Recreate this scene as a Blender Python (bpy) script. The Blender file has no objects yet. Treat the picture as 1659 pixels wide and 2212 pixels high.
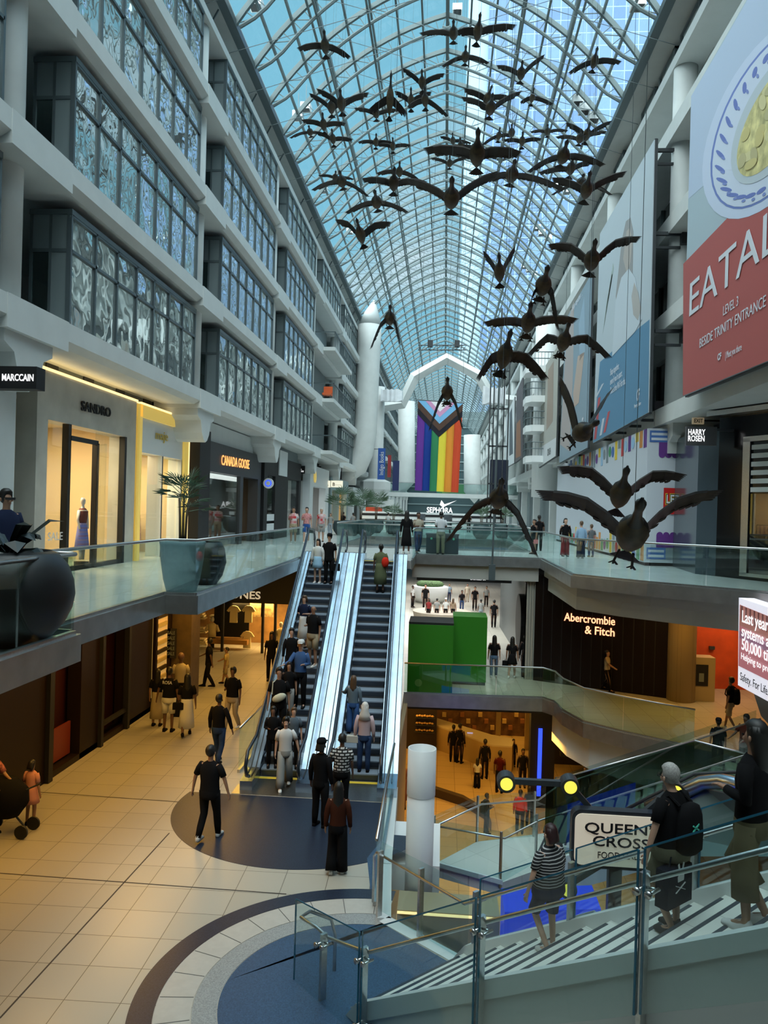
import bpy, math, random
from mathutils import Vector, Matrix
from math import sin, cos, pi, radians, sqrt, atan2
random.seed(7)
S = bpy.context.scene
COL = S.collection
# ------------------------------------------------------------------ camera
W_, H_, F_ = 1659.0, 2212.0, 1660.0
YAW, PITCH, ROLL = radians(4.49), radians(-0.23), radians(1.6)
CAM = Vector((0, 0, 1.8))
_f = Vector((-sin(YAW)*cos(PITCH), cos(YAW)*cos(PITCH), sin(PITCH)))
_r = Vector((cos(YAW), sin(YAW), 0)); _u = _r.cross(_f)
CR = _r*cos(ROLL)+_u*sin(ROLL); CU = -_r*sin(ROLL)+_u*cos(ROLL); CF = _f
cd = bpy.data.cameras.new('camera'); cam = bpy.data.objects.new('camera', cd); COL.objects.link(cam)
cam.matrix_world = Matrix(((CR.x, CU.x, -CF.x, CAM.x), (CR.y, CU.y, -CF.y, CAM.y), (CR.z, CU.z, -CF.z, CAM.z), (0, 0, 0, 1)))
cd.sensor_fit = 'VERTICAL'; cd.sensor_height = 32; cd.lens = F_/H_*32; cd.clip_end = 2000; cd.clip_start = .05
S.camera = cam
def ray(px, py): return CR*((px-W_/2)/F_)+CU*((H_/2-py)/F_)+CF
def at(ax, v, px, py):
    d = ray(px, py); return CAM+d*((v-CAM[ax])/d[ax])
def ax_(v, px, py): return at(0, v, px, py)
def ay_(v, px, py): return at(1, v, px, py)
def az_(v, px, py): return at(2, v, px, py)
# ------------------------------------------------------------------ exposure, sky, sun
S.view_settings.view_transform = 'Standard'; S.view_settings.look = 'None'
S.view_settings.gamma = 1; S.view_settings.exposure = 0.0; S.view_settings.use_curve_mapping = False
S.cycles.max_bounces = 7; S.cycles.transparent_max_bounces = 24
S.cycles.diffuse_bounces = 3; S.cycles.glossy_bounces = 3; S.cycles.caustics_reflective = False; S.cycles.caustics_refractive = False
S.cycles.use_denoising = True; S.cycles.sample_clamp_indirect = 4
w = bpy.data.worlds.new('sky'); S.world = w; w.use_nodes = True
nt = w.node_tree; nt.nodes.clear(); N = nt.nodes.new; L = nt.links.new
tc = N('ShaderNodeTexCoord'); sep = N('ShaderNodeSeparateXYZ'); L(tc.outputs['Generated'], sep.inputs[0])
noi = N('ShaderNodeTexNoise'); noi.inputs['Scale'].default_value = 2.6; noi.inputs['Detail'].default_value = 6; noi.inputs['Roughness'].default_value = .55
mp = N('ShaderNodeMapping'); mp.inputs['Scale'].default_value = (1, 1, 2.2); L(tc.outputs['Generated'], mp.inputs[0]); L(mp.outputs[0], noi.inputs[0])
cr = N('ShaderNodeValToRGB'); cr.color_ramp.elements[0].position = .5; cr.color_ramp.elements[1].position = .72
cr.color_ramp.elements[0].color = (.24, .60, .79, 1); cr.color_ramp.elements[1].color = (.85, .95, 1.0, 1); L(noi.outputs[0], cr.inputs[0])
# the sky is brighter overhead and towards the sun side behind the camera
dp = N('ShaderNodeVectorMath'); dp.operation = 'DOT_PRODUCT'; dp.inputs[1].default_value = (-.25, -.55, .8); L(tc.outputs['Generated'], dp.inputs[0])
mr = N('ShaderNodeMapRange'); mr.inputs['From Min'].default_value = .15; mr.inputs['From Max'].default_value = .95; mr.inputs['To Min'].default_value = .95; mr.inputs['To Max'].default_value = 6.6
L(dp.outputs['Value'], mr.inputs[0])
bg = N('ShaderNodeBackground'); mx = N('ShaderNodeMix'); mx.data_type = 'RGBA'; mr2 = N('ShaderNodeMapRange'); mr2.inputs['From Min'].default_value = .2; mr2.inputs['From Max'].default_value = .7
L(dp.outputs['Value'], mr2.inputs[0]); L(mr2.outputs[0], mx.inputs['Factor']); L(cr.outputs[0], mx.inputs['A']); mx.inputs['B'].default_value = (.84, .955, .965, 1); L(mx.outputs['Result'], bg.inputs[0]); L(mr.outputs[0], bg.inputs[1])
wo = N('ShaderNodeOutputWorld'); L(bg.outputs[0], wo.inputs[0])
def sun(e, rx, ry, rz, ang, col):
    d = bpy.data.lights.new('sun', 'SUN'); d.energy = e; d.angle = ang; d.color = col
    o = bpy.data.objects.new('sun', d); COL.objects.link(o); o.rotation_euler = (radians(rx), radians(ry), radians(rz)); return o
sun(.7, 28, 0, -12, radians(40), (.93, 1.0, 1.0))
def area(x, y, z, sx, sy, e, col, rx=0, ry=0, rz=0):
    d = bpy.data.lights.new('ceiling_and_fill_lamp', 'AREA'); d.shape = 'RECTANGLE'; d.size = sx; d.size_y = sy; d.energy = e; d.color = col
    o = bpy.data.objects.new('ceiling_and_fill_lamp', d); COL.objects.link(o); o.location = (x, y, z); o.rotation_euler = (radians(rx), radians(ry), radians(rz)); return o
WARM = (1.0, .52, .09)
# lamps under the level-three deck on the left, food level, right wing
for y in (13, 18, 23.5, 28.5): area(-7.2, y, -.75, 1.2, 3.2, 120, WARM)
for x, y in ((-1, 31), (3, 33), (-2, 38), (4, 41), (3, 27)): area(x, y, -5.9, 2, 2, 130, WARM)
for x, y in ((9, 25.5), (6.5, 26)): area(x, y, -1.1, 1.6, 1.6, 55, WARM)
for y in (40, 47, 55, 64): area(-.5, y, -.9, 6, 4, 420, (1, .97, .93))  # white fill lamps added in the corridor for daylight through the opening
# ------------------------------------------------------------------ materials
MATS = {}
def mat(name, col, rough=.5, metal=0., noise=0., nscale=6., bump=0., emit=None, es=1., spec=.5):
    if name in MATS: return MATS[name]
    m = bpy.data.materials.new(name); m.use_nodes = True; t = m.node_tree; b = t.nodes['Principled BSDF']
    c = (*col[:3], 1); b.inputs['Base Color'].default_value = c; b.inputs['Roughness'].default_value = rough
    b.inputs['Metallic'].default_value = metal; b.inputs['Specular IOR Level'].default_value = spec
    if noise or bump:
        n = t.nodes.new('ShaderNodeTexNoise'); n.inputs['Scale'].default_value = nscale; n.inputs['Detail'].default_value = 4
        g = t.nodes.new('ShaderNodeNewGeometry'); t.links.new(g.outputs['Position'], n.inputs['Vector'])
        if noise:
            r = t.nodes.new('ShaderNodeValToRGB'); r.color_ramp.elements[0].position = .3; r.color_ramp.elements[1].position = .7
            r.color_ramp.elements[0].color = (*[max(0, v*(1-noise)) for v in col[:3]], 1); r.color_ramp.elements[1].color = (*[min(1, v*(1+noise)) for v in col[:3]], 1)
            t.links.new(n.outputs[0], r.inputs[0]); t.links.new(r.outputs[0], b.inputs['Base Color'])
        if bump:
            bp = t.nodes.new('ShaderNodeBump'); bp.inputs['Strength'].default_value = bump; bp.inputs['Distance'].default_value = .05
            t.links.new(n.outputs[0], bp.inputs['Height']); t.links.new(bp.outputs[0], b.inputs['Normal'])
    if emit: b.inputs['Emission Color'].default_value = (*emit, 1); b.inputs['Emission Strength'].default_value = es
    MATS[name] = m; return m
def glass(name, tint, gl, gcol=(1, 1, 1), rough=.02, wav=0., wscale=2., fill=None, ffac=0.):
    if name in MATS: return MATS[name]
    m = bpy.data.materials.new(name); m.use_nodes = True; t = m.node_tree; t.nodes.clear()
    o = t.nodes.new('ShaderNodeOutputMaterial'); a = t.nodes.new('ShaderNodeBsdfTransparent'); a.inputs[0].default_value = (*tint, 1)
    g = t.nodes.new('ShaderNodeBsdfGlossy'); g.inputs[0].default_value = (*gcol, 1); g.inputs['Roughness'].default_value = rough
    x = t.nodes.new('ShaderNodeMixShader'); x.inputs[0].default_value = gl
    t.links.new(a.outputs[0], x.inputs[1]); t.links.new(g.outputs[0], x.inputs[2])
    out = x
    if fill:
        d = t.nodes.new('ShaderNodeBsdfDiffuse'); d.inputs[0].default_value = (*fill, 1)
        y = t.nodes.new('ShaderNodeMixShader'); y.inputs[0].default_value = ffac; t.links.new(x.outputs[0], y.inputs[1]); t.links.new(d.outputs[0], y.inputs[2]); out = y
    if wav:
        n = t.nodes.new('ShaderNodeTexNoise'); n.inputs['Scale'].default_value = wscale; n.inputs['Detail'].default_value = 1.5
        gg = t.nodes.new('ShaderNodeNewGeometry'); t.links.new(gg.outputs['Position'], n.inputs['Vector'])
        bp = t.nodes.new('ShaderNodeBump'); bp.inputs['Strength'].default_value = wav; bp.inputs['Distance'].default_value = .12
        t.links.new(n.outputs[0], bp.inputs['Height']); t.links.new(bp.outputs[0], g.inputs['Normal'])
    t.links.new(out.outputs[0], o.inputs[0]); MATS[name] = m; return m
def tiles(name, col, col2, size, rough=.35, line=(.03, .03, .03), mortar=.012, rot=0., off=.0, w_=1., h_=1., spec=.5):
    if name in MATS: return MATS[name]
    m = bpy.data.materials.new(name); m.use_nodes = True; t = m.node_tree; b = t.nodes['Principled BSDF']
    br = t.nodes.new('ShaderNodeTexBrick'); g = t.nodes.new('ShaderNodeNewGeometry'); mp = t.nodes.new('ShaderNodeMapping'); mp.inputs['Rotation'].default_value = (0, 0, rot)
    t.links.new(g.outputs['Position'], mp.inputs[0]); t.links.new(mp.outputs[0], br.inputs['Vector'])
    br.offset = off; br.inputs['Color1'].default_value = (*col, 1); br.inputs['Color2'].default_value = (*col2, 1); br.inputs['Mortar'].default_value = (*line, 1)
    br.inputs['Scale'].default_value = 1/size; br.inputs['Mortar Size'].default_value = mortar; br.inputs['Brick Width'].default_value = w_; br.inputs['Row Height'].default_value = h_
    t.links.new(br.outputs[0], b.inputs['Base Color']); b.inputs['Roughness'].default_value = rough; b.inputs['Specular IOR Level'].default_value = spec
    MATS[name] = m; return m
WHITE = mat('white_paint', (.60, .63, .62), .6, noise=.04, nscale=1.5)
WHITE2 = mat('bright_white_paint', (.74, .77, .77), .5)
STEEL = mat('brushed_steel', (.55, .56, .56), .3, 1., noise=.08, nscale=30)
STEELD = mat('deck_steel', (.46, .55, .66), .24, 1., noise=.1, nscale=2.5)
DARKM = mat('dark_metal', (.03, .035, .04), .45)
BLACK = mat('black', (.006, .006, .007), .6)
GREYM = mat('grey_mullion', (.10, .13, .14), .4, .3)
GREY = mat('grey_panel', (.17, .21, .22), .5)
GLASS = glass('balustrade_glass', (.85, .94, .93), .11)
GLASSC = glass('clear_glass', (.93, .97, .97), .07)
ROOFG = glass('roof_glass', (.93, .97, .98), .04)
WAVY = glass('wavy_window_glass', (.50, .60, .60), .62, (.92, .99, .98), .015, .5, .9, fill=(.50, .56, .56), ffac=.2)  # diffuse fill paints pale reflections into the panes
SHOPG = glass('shop_glass', (.92, .95, .94), .07)
NAVY = mat('navy', (.012, .02, .05), .6)
WARMW = mat('warm_white', (.75, .66, .5), .6)
def e_(name, col, s): return mat(name, (col[0]*.5, col[1]*.5, col[2]*.5), .5, emit=col, es=s)
LEDW = e_('led_warm', (1, .72, .32), 1.5); LEDWH = e_('led_white', (1, .97, .92), 1.6); LEDY = e_('lamp_yellow', (1, .86, .1), .95); LEDB = e_('neon_blue', (.03, .08, 1.), 1.6)
# ------------------------------------------------------------------ mesh builder
def basis(o):
    M = Matrix.LocRotScale(o.location, o.rotation_euler, o.scale)
    return basis(o.parent) @ o.matrix_parent_inverse @ M if o.parent else M
def adopt(o, parent):
    o.parent = parent; o.matrix_parent_inverse = basis(parent).inverted()
class MB:
    def __init__(s): s.v = []; s.f = []; s.m = []; s.mi = 0; s.sm = []; s.smooth = False
    def add(s, vs, fs):
        b = len(s.v); s.v += [tuple(v) for v in vs]
        for f in fs: s.f.append([b+i for i in f]); s.m.append(s.mi); s.sm.append(s.smooth)
        return s
    def box(s, x0, y0, z0, x1, y1, z1):
        if x0 > x1: x0, x1 = x1, x0
        if y0 > y1: y0, y1 = y1, y0
        if z0 > z1: z0, z1 = z1, z0
        return s.add([(x0, y0, z0), (x1, y0, z0), (x1, y1, z0), (x0, y1, z0), (x0, y0, z1), (x1, y0, z1), (x1, y1, z1), (x0, y1, z1)],
                     [(0, 3, 2, 1), (4, 5, 6, 7), (0, 1, 5, 4), (1, 2, 6, 5), (2, 3, 7, 6), (3, 0, 4, 7)])
    def bar(s, a, b, w, h, up=(0, 0, 1)):
        a = Vector(a); b = Vector(b); d = (b-a).normalized(); u = Vector(up)
        if abs(d.dot(u)) > .98: u = Vector((0, 1, 0))
        r = d.cross(u).normalized()*w/2; u2 = r.cross(d).normalized()*h/2
        return s.add([a-r-u2, a+r-u2, a+r+u2, a-r+u2, b-r-u2, b+r-u2, b+r+u2, b-r+u2],
                     [(3, 2, 1, 0), (4, 5, 6, 7), (0, 1, 5, 4), (1, 2, 6, 5), (2, 3, 7, 6), (3, 0, 4, 7)])
    def prism(s, poly, z0, z1):
        n = len(poly); A = sum(poly[i][0]*poly[(i+1) % n][1]-poly[(i+1) % n][0]*poly[i][1] for i in range(n))
        if A < 0: poly = poly[::-1]
        return s.add([(p[0], p[1], z0) for p in poly]+[(p[0], p[1], z1) for p in poly],
                     [list(range(n))[::-1], list(range(n, 2*n))]+[(i, (i+1) % n, n+(i+1) % n, n+i) for i in range(n)])
    def slab(s, pts, d):   # planar polygon pts (3D) extruded by vector d
        n = len(pts); d = Vector(d); pts = [Vector(p) for p in pts]
        return s.add(pts+[p+d for p in pts], [list(range(n))[::-1], list(range(n, 2*n))]+[(i, (i+1) % n, n+(i+1) % n, n+i) for i in range(n)])
    def rings(s, rs, cap=True, closed=True):
        n = len(rs[0]); vs = [p for r in rs for p in r]; fs = []
        for k in range(len(rs)-1):
            for i in range(n if closed else n-1):
                j = (i+1) % n; fs.append((k*n+i, k*n+j, (k+1)*n+j, (k+1)*n+i))
        if cap: fs.append(list(range(n))[::-1]); fs.append(list(range((len(rs)-1)*n, len(rs)*n)))
        return s.add(vs, fs)
    def tube(s, pts, r, seg=8, cap=True, flat=1.):
        pts = [Vector(p) for p in pts]; rs = []; n = len(pts); up = Vector((0, 0, 1)); pr = None
        for i, p in enumerate(pts):
            d = (pts[min(i+1, n-1)]-pts[max(i-1, 0)])
            d = d.normalized() if d.length > 1e-9 else Vector((0, 0, 1))
            if pr is None:
                x = d.cross(up)
                if x.length < .05: x = d.cross(Vector((0, 1, 0)))
            else:
                x = pr-d*pr.dot(d)
            x = x.normalized(); pr = x; y = x.cross(d)
            q = r[i] if isinstance(r, (list, tuple)) else r
            rs.append([p+x*(q*cos(2*pi*k/seg))+y*(q*flat*sin(2*pi*k/seg)) for k in range(seg)])
        return s.rings(rs, cap)
    def lathe(s, prof, c, seg=20, cap=True, sx=1., sy=1.):
        return s.rings([[(c[0]+r*sx*cos(2*pi*k/seg), c[1]+r*sy*sin(2*pi*k/seg), c[2]+z) for k in range(seg)] for r, z in prof], cap)
    def ell(s, c, rx, ry, rz, seg=10, st=7, M=None):
        rs = []
        for j in range(1, st):
            t = pi*j/st-pi/2; rs.append([Vector((rx*cos(t)*cos(2*pi*k/seg), ry*cos(t)*sin(2*pi*k/seg), rz*sin(t))) for k in range(seg)])
        if M: rs = [[M @ p for p in r] for r in rs]
        c = Vector(c); return s.rings([[c+p for p in r] for r in rs])
    def disc(s, c, r, n, th=.02, seg=20):
        c = Vector(c); n = Vector(n).normalized(); return s.tube([c-n*th/2, c+n*th/2], r, seg)
    def obj(s, name, mats, parent=None, loc=None, **kw):
        me = bpy.data.meshes.new(name); me.from_pydata(s.v, [], s.f)
        if not isinstance(mats, (list, tuple)): mats = [mats]
        for m in mats: me.materials.append(m)
        me.polygons.foreach_set('material_index', s.m); me.polygons.foreach_set('use_smooth', s.sm); me.update()
        o = bpy.data.objects.new(name, me); COL.objects.link(o)
        if parent: adopt(o, parent)
        if loc: o.location = loc
        for k, v in kw.items(): o[k] = v
        return o
def tag(o, label, cat, group=None):
    o['label'] = label; o['category'] = cat
    if group: o['group'] = group
    return o
def thing(name, label, cat, loc=(0, 0, 0), rz=0., group=None):
    o = bpy.data.objects.new(name, None); COL.objects.link(o); o.location = loc; o.rotation_euler = (0, 0, rz); return tag(o, label, cat, group)
def struct(name, mb, m, parent=None):
    o = mb.obj(name, m, parent); o['kind'] = 'structure'; return o
def sempty(name):
    o = bpy.data.objects.new(name, None); COL.objects.link(o); o['kind'] = 'structure'; return o
def cp(o, parent=None, loc=None):
    c = o.copy(); COL.objects.link(c); mi = o.matrix_parent_inverse.copy(); c.parent = parent; c.matrix_parent_inverse = mi
    if loc is not None: c.location = loc
    for ch in o.children: cp(ch, c)
    return c
def text(s, P0, P1, up, h, m, parent=None, name='lettering', ext=.01, label=None, solid=True, bold=0.):
    """lettering whose baseline runs from P0 to P1, h = capital height"""
    P0 = Vector(P0); P1 = Vector(P1); up = Vector(up)
    c = bpy.data.curves.new('t', 'FONT'); c.body = s; c.size = 1; c.extrude = 0; c.offset = bold; c.resolution_u = 3
    t = bpy.data.objects.new('t', c); COL.objects.link(t); dg = bpy.context.evaluated_depsgraph_get()
    me = bpy.data.meshes.new_from_object(t.evaluated_get(dg)); bpy.data.objects.remove(t); bpy.data.curves.remove(c)
    xs = [v.co.x for v in me.vertices]; x0, x1 = min(xs), max(xs); L_ = (P1-P0).length; k = L_/max(x1-x0, 1e-6)
    R = (P1-P0).normalized(); U = (up-R*up.dot(R)).normalized(); Nn = R.cross(U); ky = h/.70
    vs = []; 
    for v in me.vertices: vs.append(P0+R*((v.co.x-x0)*k)+U*(v.co.y*ky)+Nn*ext)
    b = MB(); fs = [list(p.vertices) for p in me.polygons]; b.add(vs, fs)
    if solid:
        from collections import Counter
        ec = Counter()
        for f in fs:
            for i in range(len(f)): ec[(f[i], f[(i+1) % len(f)])] += 1
        n0 = len(b.v); b.v += [tuple(v-Nn*(ext*.95)) for v in vs]
        for (i, j) in ec:
            if (j, i) not in ec: b.f.append([j, i, n0+i, n0+j]); b.m.append(0); b.sm.append(False)
    bpy.data.meshes.remove(me)
    o = b.obj(name, m, parent)
    if parent is not None:
        pass
    if label: o['label'] = label
    return o
# ================================================================== THE SETTING
Z2, Z1 = -4.7, -10.4
XC = -.55
TILE2 = tiles('sand_floor_tiles', (.40, .385, .325), (.44, .42, .355), .75, .33, (.12, .11, .085), .008, rot=radians(-1.5), w_=1., h_=1.)
TILE3 = tiles('pale_floor_tiles', (.56, .58, .56), (.61, .63, .61), .9, .22, (.33, .34, .33), .006)
TILE1 = tiles('amber_floor_tiles', (.50, .36, .17), (.55, .39, .19), .8, .35, (.16, .10, .04), .01)
INLD = mat('dark_blue_granite', (.014, .023, .045), .38, noise=.5, nscale=60)
INLB = mat('blue_granite', (.035, .08, .155), .38, noise=.35, nscale=60)
INLG = mat('grey_granite', (.30, .32, .32), .35, noise=.3, nscale=60)
RINGT = mat('cream_ring_stone', (.47, .46, .42), .35, noise=.05, nscale=8)
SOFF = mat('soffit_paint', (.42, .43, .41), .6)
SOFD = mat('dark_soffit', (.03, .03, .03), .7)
DWALL = mat('dark_shopfront', (.012, .011, .011), .4)
A46 = radians(46); SA = Vector((cos(A46), -sin(A46), 0)); SN = Vector((sin(A46), cos(A46), 0)); SLOPE = .63
F0 = Vector((.45, 10.97, Z2)); SWID = 1.8; N0 = F0-SN*SWID
# floors
p2 = [(-17, -3), (6, -3), (6, 5.2), (F0.x, F0.y), (-.88, 12.1), (-1.0, 14), (-1.08, 17.9), (-1.25, 27.0), (3.6, 27.2), (3.95, 26.7), (4.05, 25.6), (4.5, 24.3), (5.5, 23.4), (7.2, 22.2), (8.8, 21.2), (11, 20), (17, 18), (17, 190), (-17, 190)]
fl2 = struct('floor_level_two', MB().prism(p2, Z2-.3, Z2), TILE2)
struct('floor_food_level', MB().box(-17, -3, Z1-.3, 17, 80, Z1), TILE1)
pl = [(-17, -3), (-4.75, -3), (-4.8, 9.85), (-5.35, 9.85), (-5.33, 14.43), (-4.71, 14.47), (-4.86, 26.9), (-1.12, 27.0), (-1.12, 30.1), (3.78, 29.95), (3.74, 22.6), (5.44, 20.86), (7.8, 19.06), (9.5, 17.9), (9.5, -3), (17, -3), (17, 190), (3.9, 190), (3.9, 46), (3.9, 35.5), (-4.9, 35.3), (-4.9, 46), (3.9, 46.001), (3.9, 190), (-17, 190)]
# level three is built of five slabs that meet edge to edge
FA = mat('fascia_steel', (.50, .50, .49), .3, .9, noise=.12, nscale=3)
def deck(name, poly):
    return struct(name, MB().prism(poly, -.28, 0), TILE3)
deck('floor_level_three_left', [(-17, -3), (-4.78, -3), (-4.8, 9.8), (-5.35, 9.82), (-5.33, 14.43), (-4.71, 14.47), (-4.86, 26.95), (-4.9, 62), (-17, 62)])
deck('floor_level_three_bridge', [(-4.86, 26.95), (-1.12, 27.0), (-1.12, 30.1), (3.78, 29.95), (3.9, 35.5), (-4.88, 35.3)])
deck('floor_level_three_right', [(3.78, 29.95), (3.74, 22.6), (5.44, 20.86), (7.8, 19.06), (9.5, 17.9), (17, 17.9), (17, 62), (3.9, 62), (3.9, 35.5)])
deck('floor_level_three_far', [(-4.9, 48), (3.9, 48), (3.9, 62), (-4.9, 62)])
deck('floor_level_three_end', [(-17, 62), (17, 62), (17, 190), (-17, 190)])
s3 = Vector((4.9, 5.6, 0))
deck('floor_level_three_near', [(-4.78, -3), (6.2, -3), (8.2, 3.0), (F0.x+SA.x*7.46, F0.y+SA.y*7.46), (N0.x+SA.x*7.46, N0.y+SA.y*7.46), (2.2, 2.2), (-4.78, 2.2)])
# inset beams under the deck edges, white soffits
b = MB(); b.prism([(-1.2, 30.25), (3.7, 30.1), (3.7, 35.2), (-1.2, 35.1)], -.85, -.281)
struct('trim_1', b, SOFF)
b = MB(); b.prism([(3.9, 30), (3.95, 23.0), (5.6, 21.2), (8.0, 19.4), (9.5, 18.5), (9.5, 20.4), (8.3, 21.3), (6.3, 22.8), (5.4, 24), (5.2, 30)], -.62, -.281)
struct('trim_2', b, SOFF)
b = MB(); b.prism([(4.05, 29.9), (4.15, 24.2), (5.2, 22.9), (7.0, 21.4), (9.5, 19.7), (9.5, 20.3), (7.1, 22.1), (5.6, 23.5), (4.7, 24.5), (4.6, 29.9)], -1.15, -.7)
struct('trim_3', b, WHITE)
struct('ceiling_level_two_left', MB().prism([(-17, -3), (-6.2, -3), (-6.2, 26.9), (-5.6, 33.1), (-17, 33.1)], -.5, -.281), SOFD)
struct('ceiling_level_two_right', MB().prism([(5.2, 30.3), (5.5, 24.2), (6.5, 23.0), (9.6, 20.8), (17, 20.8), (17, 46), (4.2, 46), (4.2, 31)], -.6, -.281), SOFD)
# steel fascias on the deck edges (strips 3 cm proud)
def fascia(pts, z0, z1, m=FA, th=.05):
    b = MB()
    for a, c in zip(pts, pts[1:]): b.bar((a[0], a[1], (z0+z1)/2), (c[0], c[1], (z0+z1)/2), th, z1-z0)
    return b
b = fascia([(-4.78, 2), (-4.78, 9.85), (-5.33, 9.87), (-5.31, 14.4), (-4.69, 14.42), (-4.84, 26.9)], -.33, .03); struct('trim_4', b, FA)
b = fascia([(-1.1, 27.1), (-1.1, 30.12), (3.76, 29.97), (3.72, 22.58), (5.42, 20.83), (7.78, 19.02), (9.5, 17.86)], -.32, .03); struct('trim_5', b, FA)
b = fascia([(-4.86, 35.34), (3.88, 35.54), (3.88, 48), (-4.86, 48), (-4.86, 35.34)], -.4, .03); struct('trim_6', b, FA)
# level two edge of the right gallery
e2 = [(-1.25, 27.0), (3.6, 27.2), (3.95, 26.7), (4.05, 25.6), (4.5, 24.3), (5.5, 23.4), (7.2, 22.2), (8.8, 21.2), (11, 20)]
struct('trim_7', fascia([(x, y-.03) for x, y in e2], Z2-.42, Z2+.03), FA)
b = MB(); b.prism([(4.0, 27.5), (4.25, 25.8), (4.75, 24.6), (5.7, 23.7), (7.4, 22.5), (11, 20.3), (12, 21.3), (8.5, 23.6), (6.6, 25.2), (5.6, 27.5)], Z2-1.5, Z2-.31); struct('trim_8', b, WHITE)
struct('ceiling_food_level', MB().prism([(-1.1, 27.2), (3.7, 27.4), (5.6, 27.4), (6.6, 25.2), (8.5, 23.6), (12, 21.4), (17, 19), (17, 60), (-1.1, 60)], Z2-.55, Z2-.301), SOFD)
# white kerb of the level two floor beside the void
kp = [(-1.1, 17.9), (-.98, 14), (-.86, 12.12), (.47, 10.99)]
b = MB()
for a, c in zip(kp, kp[1:]): b.bar((a[0]+.09, a[1], Z2-.235), (c[0]+.09, c[1]+.02, Z2-.235), .22, .5)
struct('trim_9', b, WHITE2)
struct('trim_10', MB().box(-.98, 14.6, Z2-.75, .1, 16.6, Z2-.25), WHITE2)
struct('wall_food_level_left', MB().box(-1.3, 9.5, Z1, -1.1, 27, Z2-.3), mat('food_wall', (.35, .27, .16), .6))
# inlays: flush stone discs and rings in the level two floor
def arcpoly(c, r0, r1, a0, a1, n=48):
    o = [(c[0]+r1*cos(radians(a0+(a1-a0)*i/n)), c[1]+r1*sin(radians(a0+(a1-a0)*i/n))) for i in range(n+1)]
    if r0 <= 0: return o
    return o+[(c[0]+r0*cos(radians(a1-(a1-a0)*i/n)), c[1]+r0*sin(radians(a1-(a1-a0)*i/n))) for i in range(n+1)]
def strip(c, r0, r1, a0, a1, z, n=48):
    b = MB(); vs = []
    for i in range(n+1):
        t = radians(a0+(a1-a0)*i/n); vs += [(c[0]+r*cos(t), c[1]+r*sin(t), z+dz) for r, dz in ((r0, -.002), (r0, .0), (r1, .0), (r1, -.002))]
    fs = []
    for i in range(n):
        k = i*4; fs += [(k+1, k+2, k+6, k+5), (k, k+1, k+5, k+4), (k+2, k+3, k+7, k+6)]
    return b.add(vs, fs)
c1 = (-2.8, 16.35)
big = [p for p in arcpoly(c1, 0, 2.8, 168, 337, 60)]
o = struct('floor_disc', MB().prism([(-5.5, 16.92)]+[] + big+[(-.98, 15.3), (-1.02, 16.92)], Z2, Z2+.006), INLD, fl2)
c2 = (-.95, 10.1)
o = struct('floor_ring', strip(c2, 2.63, 2.95, 84, 240, Z2+.006, 60), INLD, fl2)
o = struct('floor_cream_ring', strip(c2, 2.16, 2.62, 84, 240, Z2+.006, 60), RINGT, fl2)
b = MB()
for k in range(13):
    t = radians(90+k*12); b.bar((c2[0]+2.17*cos(t), c2[1]+2.17*sin(t), Z2+.007), (c2[0]+2.61*cos(t), c2[1]+2.61*sin(t), Z2+.007), .012, .004)
struct('floor_joints', b, mat('joint', (.12, .12, .11), .7), fl2)
struct('floor_grey_ring', strip(c2, 1.84, 2.15, 84, 240, Z2+.006, 60), INLG, fl2)
struct('floor_blue_disc', MB().prism(arcpoly(c2, 0, 1.83, 82, 255, 60)+[(1.5, 8.4), (F0.x+.05, F0.y-.1), (-.8, 12.0)], Z2, Z2+.006), INLB, fl2)
struct('floor_blue_strip', MB().prism([(-1.25, 14.2), (-1.08, 13.05), (-.95, 13.0), (-.99, 15.2)], Z2, Z2+.008), INLB, fl2)
b = MB()
for x0, y0, x1, y1 in ((-5.36, 9.19, -5.22, 14.74), (-8.9, 16.4, -5.42, 16.3), (-7.9, 12.75, -2.46, 12.7)): b.bar((x0, y0, Z2+.003), (x1, y1, Z2+.003), .022, .004)
struct('floor_seams', b, mat('seam', (.05, .045, .04), .7), fl2)
# enclosing walls behind the shops
b = MB(); b.box(-17.3, -3, Z1, -17, 190, 20); struct('wall_left_outer', b, WHITE)
b = MB(); b.box(17, -3, Z1, 17.3, 190, 20); struct('wall_right_outer', b, WHITE)
b = MB(); b.box(-17, -3.3, Z1, 17, -3, 20); struct('wall_near', b, GREY)
b = MB(); b.box(-17, -3, 20.2, -8.5, 190, 20.5); struct('roof_left', b, WHITE)
b = MB(); b.box(7.4, -3, 20.2, 17, 190, 20.5); struct('roof_right', b, WHITE)
struct('wall_food_level_back', MB().box(-17, 44, Z1, 17, 44.3, Z2-.3), mat('brown_wall', (.10, .05, .02), .6))
# far end of the arcade: dark glass offices with a green band
b = MB(); b.box(-17, 188, 0, 17, 188.4, 26); fe = struct('wall_far', b, mat('far_glass', (.05, .09, .10), .25))
b = MB()
for k in range(12): b.box(-9, 187.8, 1+k*2.1, 9, 188, 1.25+k*2.1)
struct('wall_far_floor_band', b, mat('far_band', (.22, .30, .31), .5), fe)
b = MB(); b.box(-2, 187.6, 5.6, 9, 187.9, 8.3); struct('wall_far_green_band', b, mat('far_green', (.06, .22, .08), .5), fe)
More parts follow.
